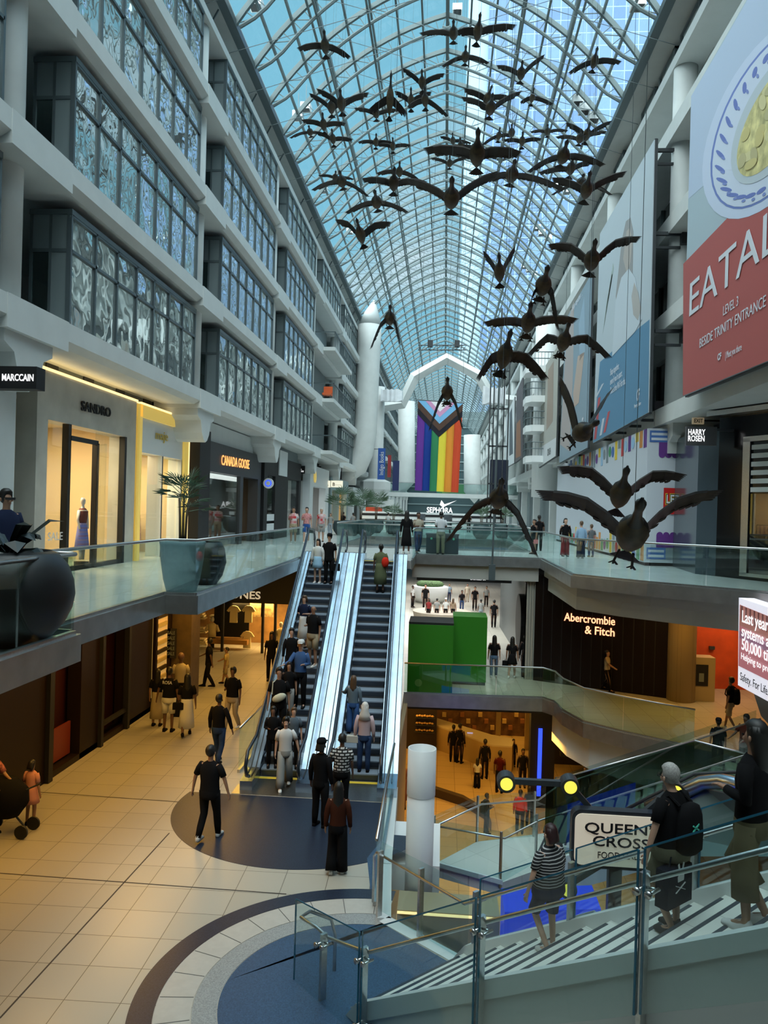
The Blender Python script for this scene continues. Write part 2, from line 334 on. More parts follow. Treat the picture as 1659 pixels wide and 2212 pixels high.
# ------------------------------------------------------------------ LEFT FACADE
LV = [5.45, 8.9, 12.3, 15.7, 18.9]
BAY = 11.46; CY = [14.85+BAY*i for i in range(-1, 15)]
WL = struct('wall_left', MB().box(-10.2, -3, 4.9, -10.0, 190, 5.3).box(-13.2, -3, 5.3, -13, 190, 20), mat('inner_wall', (.42, .44, .42), .7))
b = MB()
for z in LV: b.box(-13, -3, z-.24, -9.3, 190, z+.1)
struct('ceiling_offices', b, WHITE)
b = MB()
for i, z in enumerate(LV[:4]):
    b.add([(-9.6, -3, z-.30), (-8.5, -3, z-.30), (-8.3, -3, z-.18), (-8.3, -3, z+.22), (-9.6, -3, z+.22), (-9.6, 190, z-.30), (-8.5, 190, z-.30), (-8.3, 190, z-.18), (-8.3, 190, z+.22), (-9.6, 190, z+.22)],
          [(0, 1, 6, 5), (1, 2, 7, 6), (2, 3, 8, 7), (3, 4, 9, 8), (4, 0, 5, 9), (0, 4, 3, 2, 1), (5, 6, 7, 8, 9)])
struct('beam_left', b, WHITE)
b = MB(); b.box(-9.8, -3, 18.45, -8.55, 190, 18.75).box(-9.9, -3, 18.75, -9.6, 190, 20.1); struct('beam_left_top', b, WHITE)
b = MB(); b.box(-8.75, -3, 20.0, -8.42, 190, 20.28); struct('trim_11', b, GREYM)
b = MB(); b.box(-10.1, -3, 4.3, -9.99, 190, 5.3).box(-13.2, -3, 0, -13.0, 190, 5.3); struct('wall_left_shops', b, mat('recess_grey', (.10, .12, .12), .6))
def column_left(y, k):
    b = MB(); b.smooth = True
    b.lathe([(.38, 5.2), (.38, 18.5)], (-9.05, y, 0), 20)
    b.smooth = False
    for z in LV[:4]: b.box(-9.9, y-1.0, z-.42, -8.28, y+1.35, z+.23)
    # curved haunch carrying the facade above the shops
    pr = [(-.9, .0), (-.9, -.35), (-.55, -.5), (-.40, -.9), (-.2, -1.12), (0, -1.2), (.2, -1.12), (.40, -.9), (.55, -.5), (.9, -.35), (.9, .0)]
    b.slab([(-9.75, y+p, LV[0]-.3+q) for p, q in pr], (1.35, 0, 0))
    if k == 1: b.box(-9.5, y-.42, 0, -8.9, y+.42, LV[0]-.8)
    elif k > 8: b.box(-8.9, y-.4, 0, -8.5, y+.4, LV[0]-.8)
    return struct('column', b, WHITE)
for k, y in enumerate(CY): column_left(y, k)
# projecting bay windows
def bay(name, y0, y1, z0, z1, xg=-8.62, n=7, pane=WAVY):
    r = sempty(name); r.location = (xg, y0, z0)
    b = MB(); H = z1-z0
    for k in range(n+1):
        yy = y0+(y1-y0)*k/n; b.box(xg-.06, yy-.035, z0, xg+.05, yy+.035, z1)
    for zz in (z0+.04, z0+H*.68, z1-.04): b.box(xg-.06, y0, zz-.035, xg+.05, y1, zz+.035)
    for yy in (y0, y1):
        for xx in (xg-.9, xg-.45): b.box(xx-.03, yy-.03, z0, xx+.03, yy+.03, z1)
        b.box(xg-.95, yy-.03, z0+H*.68-.04, xg, yy+.03, z0+H*.68+.04)
    b.box(xg-.95, y0-.04, z1-.02, xg+.06, y1+.04, z1+.1)
    fr = struct('window_frame', b, GREYM, r)
    struct('window_pane', MB().box(xg-.012, y0, z0, xg, y1, z1), pane, r)
    b = MB(); b.box(xg-.95, y0-.012, z0+H*.68, xg-.04, y0, z1).box(xg-.45, y0-.012, z0, xg-.04, y0, z0+H*.68); struct('window_side_panel', b, GREY, r)
    struct('window_side_pane', MB().box(xg-.95, y0-.008, z0, xg-.45, y0, z0+H*.68), GLASS, r)
    struct('window_far_side_pane', MB().box(xg-.95, y1, z0, xg-.04, y1+.008, z1), GLASS, r)
    return r
p0 = None; wn = 0
for k in range(0, 14):
    for j in range(4):
        y0, z0 = CY[k]+1.95, LV[j]+.24; wn += 1
        if k == 4 and j < 3: continue
        if p0 is None:
            p0 = bay('window_%d' % wn, y0, CY[k]+10.6, z0, LV[j+1]-.62 if j < 3 else 18.4)
        else:
            c = cp(p0, None, (-8.62, y0, z0)); c.name = 'window_%d' % wn
            c.scale = (1, 1, 1 if j != 3 else (18.4-z0)/(LV[1]-.62-LV[0]-.24))
# open balconies in the fifth bay
for j in range(3):
    y0 = CY[4]+1.2; y1 = CY[4]+10.4; z = LV[j]
    t = thing('balcony', ['white balcony of the lowest open storey with a long steel railing', 'white open balcony with an orange chair on it, middle one of three', 'white open balcony, highest of three in the open bay'][j], 'balcony', (-8.6, y0, z), group='open balconies between the bay windows')
    MB().box(-9.6, y0, z-.12, -7.5, y1, z+.12).obj('balcony_floor', WHITE, t)
    b = MB()
    for k in range(24): yy = y0+(y1-y0)*k/23; b.box(-7.56, yy-.015, z+.1, -7.53, yy+.015, z+1.1)
    b.box(-7.58, y0, z+1.08, -7.5, y1, z+1.14); b.box(-9.4, y0, z+1.08, -7.5, y0+.05, z+1.14)
    b.obj('railing', GREYM, t)
    b = MB().box(-9.62, y0, z+.2, -9.56, y1, LV[j+1]-.4); struct('wall_balcony_glazing', b, GREY)
# orange chair on the middle balcony
t = thing('lounge_chair', 'small orange chair on the open balcony', 'chair', (-8.1, CY[4]+2.2, LV[1]+.12))
MB().box(-8.4, CY[4]+1.9, LV[1]+.45, -7.8, CY[4]+2.6, LV[1]+.6).obj('seat', mat('orange', (.8, .15, .04), .6), t)
MB().box(-8.4, CY[4]+2.5, LV[1]+.6, -7.8, CY[4]+2.6, LV[1]+1.1).obj('backrest', mat('orange', (.8, .15, .04)), t)
b = MB(); [b.box(x-.02, y-.02, LV[1]+.12, x+.02, y+.02, LV[1]+.45) for x in (-8.35, -7.85) for y in (CY[4]+1.95, CY[4]+2.55)]; b.obj('leg_frame', DARKM, t)
# clerestory windows under the eaves
cl = None
for k in range(56):
    y = -2+2.865*k+1.1
    if y > 150: break
    if (k % 4) == 3: continue
    if cl is None:
        cl = sempty('window_clerestory'); cl.location = (-9.4, y, 18.8)
        b = MB(); b.box(-9.5, y, 18.8, -9.35, y+.15, 20.0).box(-9.5, y+2.1, 18.8, -9.35, y+2.25, 20.0).box(-9.5, y, 19.9, -9.35, y+2.25, 20.0).bar((-9.4, y, 18.9), (-8.8, y, 20.0), .05, .05)
        struct('window_frame', b, GREYM, cl)
        struct('window_pane', MB().box(-9.45, y+.1, 18.8, -9.44, y+2.15, 20), WAVY, cl)
    else: c = cp(cl, None, (-9.4, y, 18.8))
# ------------------------------------------------------------------ RIGHT FACADE
b = MB()
for z in LV[:4]: b.box(7.75, 12, z-.3, 9.6, 190, z+.32)
struct('beam_right', b, WHITE)
b = MB(); b.box(7.9, -3, 18.2, 9.8, 190, 18.6).box(8.6, -3, 18.6, 8.9, 190, 20.1); struct('beam_right_top', b, WHITE)
b = MB(); b.box(7.28, -3, 20.0, 7.62, 190, 20.28); struct('trim_12', b, GREYM)
b = MB(); b.box(9.3, -3, 5.2, 9.6, 190, 18.3); struct('wall_right', b, WHITE)
b = MB(); b.box(9.5, 34, 0, 9.8, 190, 5.3); struct('wall_right_shops', b, GREY)
for k, y in enumerate(CY):
    yy = y+2.6; b = MB(); b.smooth = True; b.lathe([(.42, 5.2), (.42, 18.3)], (8.35, yy, 0), 20); b.smooth = False
    b.box(8.9, yy-1.3, 5.4, 9.35, yy+1.3, 18.3)
    pr = [(-.9, .0), (-.9, -.5), (-.45, -.7), (-.40, -1.1), (.40, -1.1), (.45, -.7), (.9, -.5), (.9, 0)]
    b.slab([(8.0, yy+p, LV[0]-.25+q) for p, q in pr], (1.4, 0, 0)); [b.box(8.5, yy-.3, 0, 9.1, yy+.3, LV[0]-.8) for _ in [0] if yy > 53]
    struct('column', b, WHITE)
DG = mat('dark_office_glass', (.02, .028, .03), .15)
wr = None
for k in range(0, 14):
    for j in range(3):
        y0 = CY[k]+2.6+1.5
        if wr is None:
            wr = sempty('window_opening'); wr.location = (9.2, y0, LV[j]+.4)
            struct('window_pane', MB().box(9.2, y0, LV[j]+.4, 9.28, y0+8.3, LV[j]+2.9), DG, wr)
            b = MB(); [b.box(9.1, y0+q-.04, LV[j]+.4, 9.25, y0+q+.04, LV[j]+2.9) for q in (0, 4.15, 8.3)]; struct('window_frame', b, GREYM, wr)
        else: cp(wr, None, (9.2, y0, LV[j]+.4))
for k in range(52):
    y = -2+2.865*k+.9
    if (k % 4) == 1 or y > 150: continue
    cc = cp(cl, None, (8.45, y, 18.75)); cc.rotation_euler = (0, 0, 0)
# ------------------------------------------------------------------ VAULT
R_ = 14.; SP = 20.14; HW = 7.95
def arc(i, off=0., n=8):
    """node i of 0..n on the left half; returns x,z"""
    ph = radians(56+(15-56)*i/n); x = -HW+R_*(sin(radians(56))-sin(ph)); z = SP+R_*(cos(ph)-cos(radians(56)))
    return XC+x+off*sin(ph), z-off*cos(ph)
VR = mat('vault_steel', (.15, .19, .195), .6, spec=.2)
ce = sempty('ceiling_vault'); ce.location = (XC, 90, SP)
def ribmesh():
    b = MB(); y = 0
    for sgn in (0, 1):
        P = [arc(i*.5) for i in range(17)]; Q = [arc(i*.5, .62 if i > 1 else .5) for i in range(1, 17)]
        if sgn: P = [(2*XC-x, z) for x, z in P]; Q = [(2*XC-x, z) for x, z in Q]
        for a, c in zip(P, P[1:]): b.bar((a[0], y, a[1]), (c[0], y, c[1]), .15, .2)
        b.tube([(P[0][0]+(-.2 if sgn else .2), y, P[0][1]-.12)]+[(x, y, z) for x, z in Q], .075, 6)
        for i in range(0, 16):
            q = Q[i]; 
            for p in (P[i], P[i+1]) if i % 2 == 0 else (P[i+1],): b.bar((p[0], y, p[1]), (q[0], y, q[1]), .03, .03)
    return b
rib = ribmesh().obj('ceiling_rib', VR); rib['kind'] = 'structure'
RY = [28.83+2.865*k for k in range(-10, 56)]
for k, y in enumerate(RY):
    c = rib if k == 0 else rib.copy()
    if k: COL.objects.link(c)
    c.location = (0, y, 0); adopt(c, ce)
for sgn in (1, -1):
    for i in range(1, 9):
        if i == 8 and sgn < 0: continue
        x, z = arc(i); x = XC+(x-XC)*sgn; r = .14 if i in (3, 8) else .075
        b = MB().box(x-r*.6, -3, z-r, x+r*.6, 189, z+r)
        if i == 3: b.box(x-.18, -3, z-.75, x-.1, 189, z-.65).box(x+.1, -3, z-.75, x+.18, 189, z-.65)
        if i == 5: b.box(x-.05, -3, z-.8, x+.05, 189, z-.72)
        struct('ceiling_purlin', b, VR, ce)
    P = [arc(i*.5) for i in range(17)]
    b = MB(); vs = []
    for x, z in P: X = XC+(x-XC)*sgn; vs += [(X, -3, z+.14), (X, 189, z+.14)]
    b.add(vs, [(2*i, 2*i+1, 2*i+3, 2*i+2) for i in range(16)]); struct('ceiling_glass', b, ROOFG, ce)
# thin tie cables across the vault in the first bays
b = MB()
for k in range(0, 16, 1):
    y = RY[8]+2.865*k
    b.bar((XC-HW-.7, y, 18.9), (XC+HW-2.5+.6*(k % 3), y+.5, 23.3), .018, .018); b.bar((XC+HW+.6, y, 19.0), (XC-HW+2.4+.5*(k % 3), y+.5, 23.4), .018, .018)
struct('ceiling_tie_cables', b, GREYM, ce)
struct('wall_gable', MB().slab([(arc(i*.5)[0], 189.2, arc(i*.5)[1]) for i in range(17)]+[(2*XC-arc(i*.5)[0], 189.2, arc(i*.5)[1]) for i in range(16, -1, -1)], (0, .2, 0)), mat('gable', (.3, .38, .4), .5))
# white arch bridge across the arcade, far away
b = MB(); pts = [ay_(82, 868, 872), ay_(82, 895, 815), ay_(82, 965, 775), ay_(82, 1035, 812), ay_(82, 1062, 860)]
b.tube([pts[0]+Vector((-3.5, 0, -.6))]+pts+[pts[4]+Vector((3.5, 0, -.4))], .6, 4)
tag(b.obj('arch_beam', WHITE), 'wide white angular arch spanning the arcade under the far vault', 'arch')
# office tower standing outside beyond the roof
tw = tiles('tower_curtain_wall', (.07, .15, .33), (.12, .22, .38), 4.5, .3, (.27, .40, .54), .035, w_=1., h_=1.)
m = tw; n = m.node_tree.nodes
for q in n:
    if q.type == 'MAPPING': q.inputs['Rotation'].default_value = (radians(90), 0, 0)
b = MB(); b.box(11, 275, -20, 90, 300, 300); o = struct('exterior_tower', b, tw)
b = MB(); b.box(3.6, 278, -20, 11, 300, 300); struct('exterior_tower_bay', b, mat('tower_pale', (.32, .46, .58), .35))
# ================================================================== BALUSTRADES
def rail(label, pts, z, h=1.07, pane=1.5, m=None, group=None, post=False, top=True):
    t = thing('glass_balustrade', label, 'railing', (pts[0][0], pts[0][1], z), group=group)
    hb = MB(); hb.smooth = True; sh = MB()
    P = [Vector((p[0], p[1], z)) for p in pts]
    for a, c in zip(P, P[1:]):
        d = c-a; n = max(1, round(d.length/pane)); u = d.normalized(); nn = Vector((-u.y, u.x, 0))*.009
        for k in range(n):
            q0 = a+d*(k/n)+u*.012; q1 = a+d*((k+1)/n)-u*.012
            MB().slab([q0-nn, q1-nn, q1-nn+Vector((0, 0, h)), q0-nn+Vector((0, 0, h))], nn*2).obj('glass_panel', m or GLASS, t)
        sh.bar(a+Vector((0, 0, .04)), c+Vector((0, 0, .04)), .07, .08)
    if top: hb.tube([p+Vector((0, 0, h+.02)) for p in P], .028, 8); hb.obj('handrail', STEEL, t)
    sh.obj('base_channel', STEEL, t); return t
rail('near glass railing on the left upper walkway, ending beside the dark leafy planter', [(-4.84, 3), (-4.84, 9.8)], 0)
rail('stepped glass railing along the left upper walkway, before the cream and gold shopfronts', [(-4.9, 9.86), (-5.38, 9.88), (-5.38, 14.47), (-4.75, 14.5), (-4.9, 26.6)], 0)
rail('glass railing across the front of the escalator bridge', [(-1.08, 27.3), (-1.08, 30.16), (3.83, 30.02)], 0)
rail('long glass railing along the right upper walkway', [(3.83, 30.0), (3.79, 22.62), (5.48, 20.92), (7.82, 19.12), (9.5, 17.95)], 0)
rail('glass railing along the rear side of the bridge, above the far opening', [(-4.82, 35.24), (3.84, 35.4)], 0)
rail('glass railing on the far side of the opening, in front of the planters', [(-4.9, 48.05), (3.9, 48.05)], 0)
rail('glass railing on the left edge of the far opening', [(-4.95, 35.5), (-4.95, 48)], 0)
rail('glass railing on the right edge of the far opening', [(3.95, 35.7), (3.95, 48)], 0)
rail('curved glass railing of the middle level, above the food level', [(x, y+.06) for x, y in e2[:-2]], Z2, pane=1.7, m=glass('amber_side_glass', (.80, .90, .84), .08))
rail('slim glass railing beside the void, along the right edge of the blue floor disc', [(-1.0, 17.7), (-.98, 14.6), (-.95, 12.5)], Z2, pane=2.)
rail('glass railing at the foot of the escalators, left side', [(-4.8, 18.3), (-4.75, 21.0)], Z2)
# ================================================================== ESCALATORS
EP = [(0, 0), (.6, 0), (8.74, 4.7), (9.6, 4.7)]
def ez(s):
    for (a, x), (b_, y) in zip(EP, EP[1:]):
        if s <= b_: return x+(y-x)*(s-a)/(b_-a) if s > a else x
    return 4.7
ESC = {}
stepm = mat('step_grey', (.20, .25, .31), .5); riser = mat('step_riser', (.085, .105, .14), .6)
yel = mat('comb_yellow', (.75, .55, .05), .5)
def escalator(key, label, xb, xt, hw, dl, dr):
    """lane centre xb at the foot, xt at the head; decks reach dl / dr beyond the lane"""
    rz = atan2(-(xt-xb), 9.5); t = thing('escalator', label, 'escalator', (xb, 17.5, Z2), rz, 'escalators up to the bridge')
    M = basis(t); ESC[key] = M
    def T(x, s, z): return M @ Vector((x, s, z))
    def ext(prof, x0, x1, name, m):       # profile (s,z) list extruded in x
        b = MB(); b.slab([T(x0, s, z) for s, z in prof], M.to_3x3() @ Vector((x1-x0, 0, 0))); return b.obj(name, m, t)
    base = [(s, ez(s)) for s in (0, .6, 8.74, 9.6)]
    ext([(s, z-.05) for s, z in base]+[(9.6, 3.9), (9.0, 3.9), (.9, -.25), (0, -.25)], -hw-.03, hw+.03, 'truss', DARKM)
    first = None
    n = 23
    for k in range(n):
        s0 = .62+k*.352; z = .2*(k+1)
        if first is None:
            b = MB(); b.mi = 0
            a = [T(-hw+.02, s0, z), T(hw-.02, s0, z), T(hw-.02, s0+.36, z), T(-hw+.02, s0+.36, z)]
            b.slab(a, (0, 0, -.03)); b.mi = 1
            b.slab([T(-hw+.02, s0+.02, z-.03), T(hw-.02, s0+.02, z-.03), T(hw-.02, s0+.1, z-.2), T(-hw+.02, s0+.1, z-.2)], M.to_3x3() @ Vector((0, .04, 0)))
            first = b.obj('step', [stepm, riser], t)
        else:
            c = first.copy(); COL.objects.link(c); mi = first.matrix_parent_inverse.copy(); c.parent = t; c.matrix_parent_inverse = mi
            c.location = first.location+M.to_3x3() @ Vector((0, k*.352, k*.2))
    for nm, a, c, z in (('comb_plate', 0, .55, 0), ('landing_plate', 8.78, 9.6, 4.7)): ext([(a, z-.04), (c, z-.04), (c, z+.01), (a, z+.01)], -hw, hw, nm, STEEL)
    ext([(.5, 0), (.62, 0), (.62, .015), (.5, .015)], -hw, hw, 'yellow_line', yel); ext([(8.7, 4.7), (8.8, 4.7), (8.8, 4.715), (8.7, 4.715)], -hw, hw, 'yellow_line', yel)
    for sg, wd in ((-1, dl), (1, dr)):
        x0, x1 = sg*hw, sg*(hw+wd); dk = [(-.3, .0), (-.3, .22), (.55, .26), (8.7, 4.96), (9.7, 4.92), (9.7, 4.4), (8.9, 4.3), (.8, -.25), (-.3, -.25)]
        ext(dk, min(x0, x1), max(x0, x1), 'deck', STEELD)
        xi = sg*(hw+.02)
        for q in (wd*.30, wd*.72):   # dark grooves along the deck
            ext([(.0, .262), (.55, .275), (8.7, 4.975), (9.2, 4.95), (9.2, 4.94), (8.7, 4.96), (.55, .26), (.0, .25)], sg*(hw+q)-.012, sg*(hw+q)+.012, 'deck_joint', DARKM)
        xg = sg*(hw+.09)
        gp = [(-.2, .2), (.55, .26), (8.7, 4.96), (9.7, 4.92), (10.0, 5.3), (9.9, 5.62), (8.6, 5.72), (.5, 1.0), (-.35, .92), (-.5, .6)]
        ext(gp, xg-.006, xg+.006, 'glass_side', GLASSC)
        b = MB(); b.smooth = True; b.tube([T(xg, s, z) for s, z in ((-.2, .3), (-.5, .42), (-.62, .68), (-.42, .95), (.5, 1.03), (8.6, 5.76), (9.85, 5.68), (10.12, 5.4), (10.05, 5.05), (9.75, 4.95))], .04, 8)
        b.obj('handrail', mat('handrail_rubber', (.02, .03, .045), .25), t)
        ext([(.6, .94), (8.6, 5.66), (8.6, 5.70), (.6, .98)], xg-.02, xg+.02, 'rail_track', STEEL)
    return t
escalator('L', 'busy escalator on the left, carrying people down', -3.70, -4.05, .5, .28, .42)
escalator('R', 'right of the paired escalators, with few riders going up', -1.85, -2.2, .5, .42, .45)
def onesc(key, k, x=0):   # standing point on step k
    return ESC[key] @ Vector((x, .62+k*.352+.17, .2*(k+1)+.0))
# steel threshold in front of the escalators
tag(MB().box(-4.6, 16.95, Z2, -1.02, 17.55, Z2+.012).obj('threshold_plate', STEEL), 'wide ribbed steel threshold plate at the foot of the escalators', 'threshold')
# ================================================================== FOREGROUND STAIR
def sp(t, wv, h=0): # t along run, wv across from near side (0) to far side (SWID)
    p = N0+SA*t+SN*wv; return Vector((p.x, p.y, Z2+SLOPE*t+h))
TREAD = tiles('stair_stone', (.68, .68, .63), (.72, .72, .67), .9, .3, (.45, .45, .42), .006, rot=-A46)
st = thing('staircase', 'wide pale stone staircase with dark nosing strips, descending in the foreground', 'staircase', N0)
rise, run = .2136, .2136/SLOPE
nst = 22
for k in range(nst):
    b = MB(); t0 = k*run; z = Z2+rise*(k+1); b.mi = 0
    q = [N0+SA*t0, N0+SA*t0+SN*SWID, N0+SA*(t0+run+.02)+SN*SWID, N0+SA*(t0+run+.02)]
    b.slab([(p.x, p.y, z-rise-.02) for p in q], (0, 0, rise+.02)); b.mi = 1
    q = [N0+SA*(t0-.004)+SN*.06, N0+SA*(t0-.004)+SN*(SWID-.1), N0+SA*(t0+.034)+SN*(SWID-.1), N0+SA*(t0+.034)+SN*.06]
    b.slab([(p.x, p.y, z-.03) for p in q], (0, 0, .034)); b.obj('step', [TREAD, mat('nosing', (.03, .04, .055), .6)], st)
LEN = nst*run
SPM = mat('stair_side_paint', (.62, .64, .64), .5)
for wv, th, nm in ((-.14, .14, 'near_stringer'), (SWID, .16, 'far_stringer')):
    b = MB(); b.slab([sp(-.3, wv, -.0), sp(LEN, wv, .0), sp(LEN, wv, .36), sp(.0, wv, .32), sp(-.3, wv, .12)] if wv > 0 else [sp(-.3, wv, .0), sp(LEN, wv, .14), sp(LEN, wv, .27), sp(0, wv, .25), sp(-.3, wv, .06)], SN*th); b.obj(nm, WHITE2, st)
# side wall under the near stringer and soffit
b = MB(); b.slab([sp(-.3, -.12, 0), sp(LEN, -.12, .14), Vector((*sp(LEN, -.10).xy, Z2)), Vector((*sp(-.3, -.1).xy, Z2))], SN*.1); b.obj('side_panel', SPM, st)
b = MB(); b.slab([sp(.3, SWID+.0, .0), sp(LEN, SWID+.0, 0), sp(LEN, SWID, -.55), sp(.9, SWID, -.55)], SN*.1); b.obj('far_side_panel', WHITE2, st)
# posts, glass and round handrail of the near side
def onplane(px, py, off):   # where a view ray meets the vertical plane through the near side, off metres outside it
    d = ray(px, py); p0 = N0-SN*off; k = (p0-CAM).dot(SN)/d.dot(SN); return CAM+d*k
def post(b, p, z0, z1, w=.045, d=.09):
    r = SA*w/2; n = SN*d/2; q = [p-r-n, p+r-n, p+r+n, p-r+n]; b.slab([(v.x, v.y, z0) for v in q], (0, 0, z1-z0))
def stair_rail(label, off, posts, side, hh=.92, gtop=1.12, tip=None, ext=True):
    t = thing('stair_balustrade', label, 'railing', N0, group=None)
    tv = []
    for (px, py, ptop) in posts:
        p = onplane(px, py, off); tt = (p-N0).dot(SA); tv.append(tt)
    return t, tv
# near balustrade: posts where the photo shows them
NB = thing('stair_balustrade', 'glass and steel balustrade on the near side of the foreground stair', 'railing', N0)
gl = []
for px, py in ((697, 2120), (790, 1960), (1040, 1995), (1390, 2000), (1900, 1950)):
    p = onplane(px, py, .2); tt = (p-N0).dot(SA); gl.append(tt)
OFFN = .2
def np_(t, h, o=0): p = N0-SN*(OFFN+o)+SA*t; return Vector((p.x, p.y, Z2+max(SLOPE*t, -.05)+h))
for i, tt in enumerate(gl):
    b = MB(); p = np_(tt, 0); post(b, p, Z2 if tt < .6 else p.z-.75, p.z+(.95 if i else .93)); b.obj('post', STEEL, NB)
    b = MB(); b.smooth = True
    for dz in ([.82] if tt > .6 else [.82, .02]):
        q = p+Vector((0, 0, dz)); b.tube([q-SN*.13, q+SN*.06], .018, 8); b.tube([q-SN*.14, q-SN*.11], .036, 10); b.tube([q+SA*.02, q+SA*.10+Vector((0, 0, .02))], .013, 8)
        b.tube([q+SA*.10-SN*.1, q+SA*.10+SN*.06], .016, 8); b.tube([q+SA*.10-SN*.12, q+SA*.10-SN*.09], .034, 10)
    b.obj('glass_clamp', STEEL, NB)
GSTAIR = glass('stair_glass', (.84, .92, .92), .06)
GEDGE = mat('glass_edge', (.03, .16, .26), .2)
seg = [gl[0]-.62]+gl[1:]
for a, c in zip(seg, seg[1:]):
    a += .03; c -= .03; lo = -.25 if a > .6 else -.02
    pa, pb = np_(a, 0, .06), np_(c, 0, .06)
    b = MB(); b.mi = 0; b.slab([pa+Vector((0, 0, lo)), pb+Vector((0, 0, -.25)), pb+Vector((0, 0, 1.16)), pa+Vector((0, 0, 1.16))], -SN*.015)
    b.obj('glass_panel', GSTAIR, NB)
    b = MB()
    for q, l in ((pa, lo), (pb, -.25)): b.bar(q+Vector((0, 0, l)), q+Vector((0, 0, 1.16)), .016, .018, up=SN)
    b.bar(pa+Vector((0, 0, 1.16)), pb+Vector((0, 0, 1.16)), .006, .017); b.obj('glass_edge', GEDGE, NB)
b = MB(); b.smooth = True
t0 = gl[0]
b.tube([np_(t0-.42, .02, -.5), np_(t0-.42, .55, -.5), np_(t0-.46, .78, -.45), np_(t0-.62, .9, -.2), np_(t0-.52, .93, .02), np_(t0-.2, .92, -.02), np_(t0, .86, -.06), np_(gl[1], .86, -.06)]+[np_(t, .86, -.06) for t in gl[2:]], .024, 10)
b.obj('handrail', STEEL, NB)
# far balustrade
FB = thing('stair_balustrade', 'glass and steel balustrade on the far side of the foreground stair, behind its walkers', 'railing', F0)
def fp_(t, h, o=0): p = F0+SN*(.06+o)+SA*t; return Vector((p.x, p.y, Z2+max(SLOPE*t, 0)+h))
KX = Vector((-.96, 12.3, Z2))
fts = [0.15, 1.75, 3.35, 4.95, 6.5]
for tt in fts:
    b = MB(); p = fp_(tt, 0); post(b, p, p.z-.35, p.z+1.05); b.obj('post', STEEL, FB)
    b = MB(); b.smooth = True; q = p+Vector((0, 0, .95)); b.tube([q-SN*.1, q+SN*.08], .016, 8); b.tube([q+SN*.06, q+SN*.09], .034, 10); b.tube([q+SA*.1-SN*.06, q+SA*.1+SN*.09], .016, 8); b.obj('glass_clamp', STEEL, FB)
for q in (KX+Vector((.1, -.1, 0)), KX.lerp(F0, .5)+Vector((.06, .06, 0))):
    b = MB(); post(b, q, Z2-.5, Z2+1.05); b.obj('post', STEEL, FB)
for a, c in zip(fts, fts[1:]):
    MB().slab([fp_(a+.03, .05, .05), fp_(c-.03, .05, .05), fp_(c-.03, 1.2, .05), fp_(a+.03, 1.2, .05)], SN*.014).obj('glass_panel', GSTAIR, FB)
    b = MB(); b.bar(fp_(a+.03, .05, .05), fp_(a+.03, 1.2, .05), .016, .018, up=SN); b.bar(fp_(a+.03, 1.2, .05), fp_(c-.03, 1.2, .05), .006, .017); b.obj('glass_edge', GEDGE, FB)
a, c = KX+Vector((.08, .02, .05)), F0+Vector((.05, .06, .05))
MB().slab([a, c, c+Vector((0, 0, 1.1)), a+Vector((0, 0, 1.1))], (.01, .012, 0)).obj('glass_panel', GSTAIR, FB)
b = MB(); b.smooth = True
b.tube([KX+Vector((-.02, .15, .1)), KX+Vector((-.02, .15, .85)), KX+Vector((.02, .1, .93)), F0+Vector((.0, -.0, .92)), fp_(.25, .92, -.1), fp_(6.5, .92, -.1)], .022, 10); b.obj('handrail', STEEL, FB)
# ================================================================== WHITE VENT COLUMN, SIGN, LOWER STAIR
vc = ay_(14.6, 907, 1800)
t = thing('vent_column', 'tall white cylindrical vent column with an open top and black foot, in the void', 'column', (vc.x, vc.y, Z1))
b = MB(); b.smooth = True; b.lathe([(.262, -6.2), (.262, -3.62)], (vc.x, vc.y, 0), 32); b.lathe([(.27, -3.60), (.27, -2.72), (.245, -2.72), (.245, -3.4)], (vc.x, vc.y, 0), 32, cap=False); b.obj('pipe', WHITE2, t)
b = MB(); b.smooth = True; b.lathe([(.275, Z1), (.275, -6.2)], (vc.x, vc.y, 0), 32); b.obj('black_foot', mat('charcoal', (.02, .022, .026), .5), t)
# Queen's Cross sign
def SY(px, py, Y=10.9): return ay_(Y, px, py)
t = thing('hall_sign', 'cream food hall sign board with black lettering on a dark post', 'sign', (SY(1335, 1900).x, 10.9, Z1))
A, B_ = SY(1243, 1757), SY(1450, 1880)
def rrect(x0, z0, x1, z1, r, y, n=5):
    o = []
    for cx, cz, a in ((x1-r, z1-r, 0), (x0+r, z1-r, 90), (x0+r, z0+r, 180), (x1-r, z0+r, 270)):
        for k in range(n+1): q = radians(a+90*k/n); o.append((cx+r*cos(q), y, cz+r*sin(q)))
    return o
MB().slab(rrect(A.x-.04, B_.z-.05, B_.x+.04, A.z+.05, .12, 10.92), (0, .16, 0)).obj('frame', mat('sign_dark', (.018, .022, .032), .4), t)
MB().slab(rrect(A.x, B_.z, B_.x, A.z, .1, 10.90), (0, .04, 0)).obj('board', mat('sign_cream', (.80, .72, .60), .6, emit=(1, .85, .66), es=.28), t)
INK = mat('sign_ink', (.01, .01, .012), .7)
text('QUEEN\u2019S', SY(1263, 1797, 10.895), SY(1428, 1806, 10.895), (0, 0, 1), .138, INK, t, bold=.012)
text('CROSS', SY(1280, 1826, 10.895), SY(1402, 1835, 10.895), (0, 0, 1), .138, INK, t, bold=.012)
text('FOOD HALL', SY(1291, 1853, 10.895), SY(1386, 1858, 10.895), (0, 0, 1), .09, INK, t)
b = MB(); px_ = SY(1332, 1900).x; b.box(px_-.09, 10.98, Z1, px_+.09, 11.12, B_.z); b.obj('post', mat('sign_dark', (.02, .02, .02)), t)
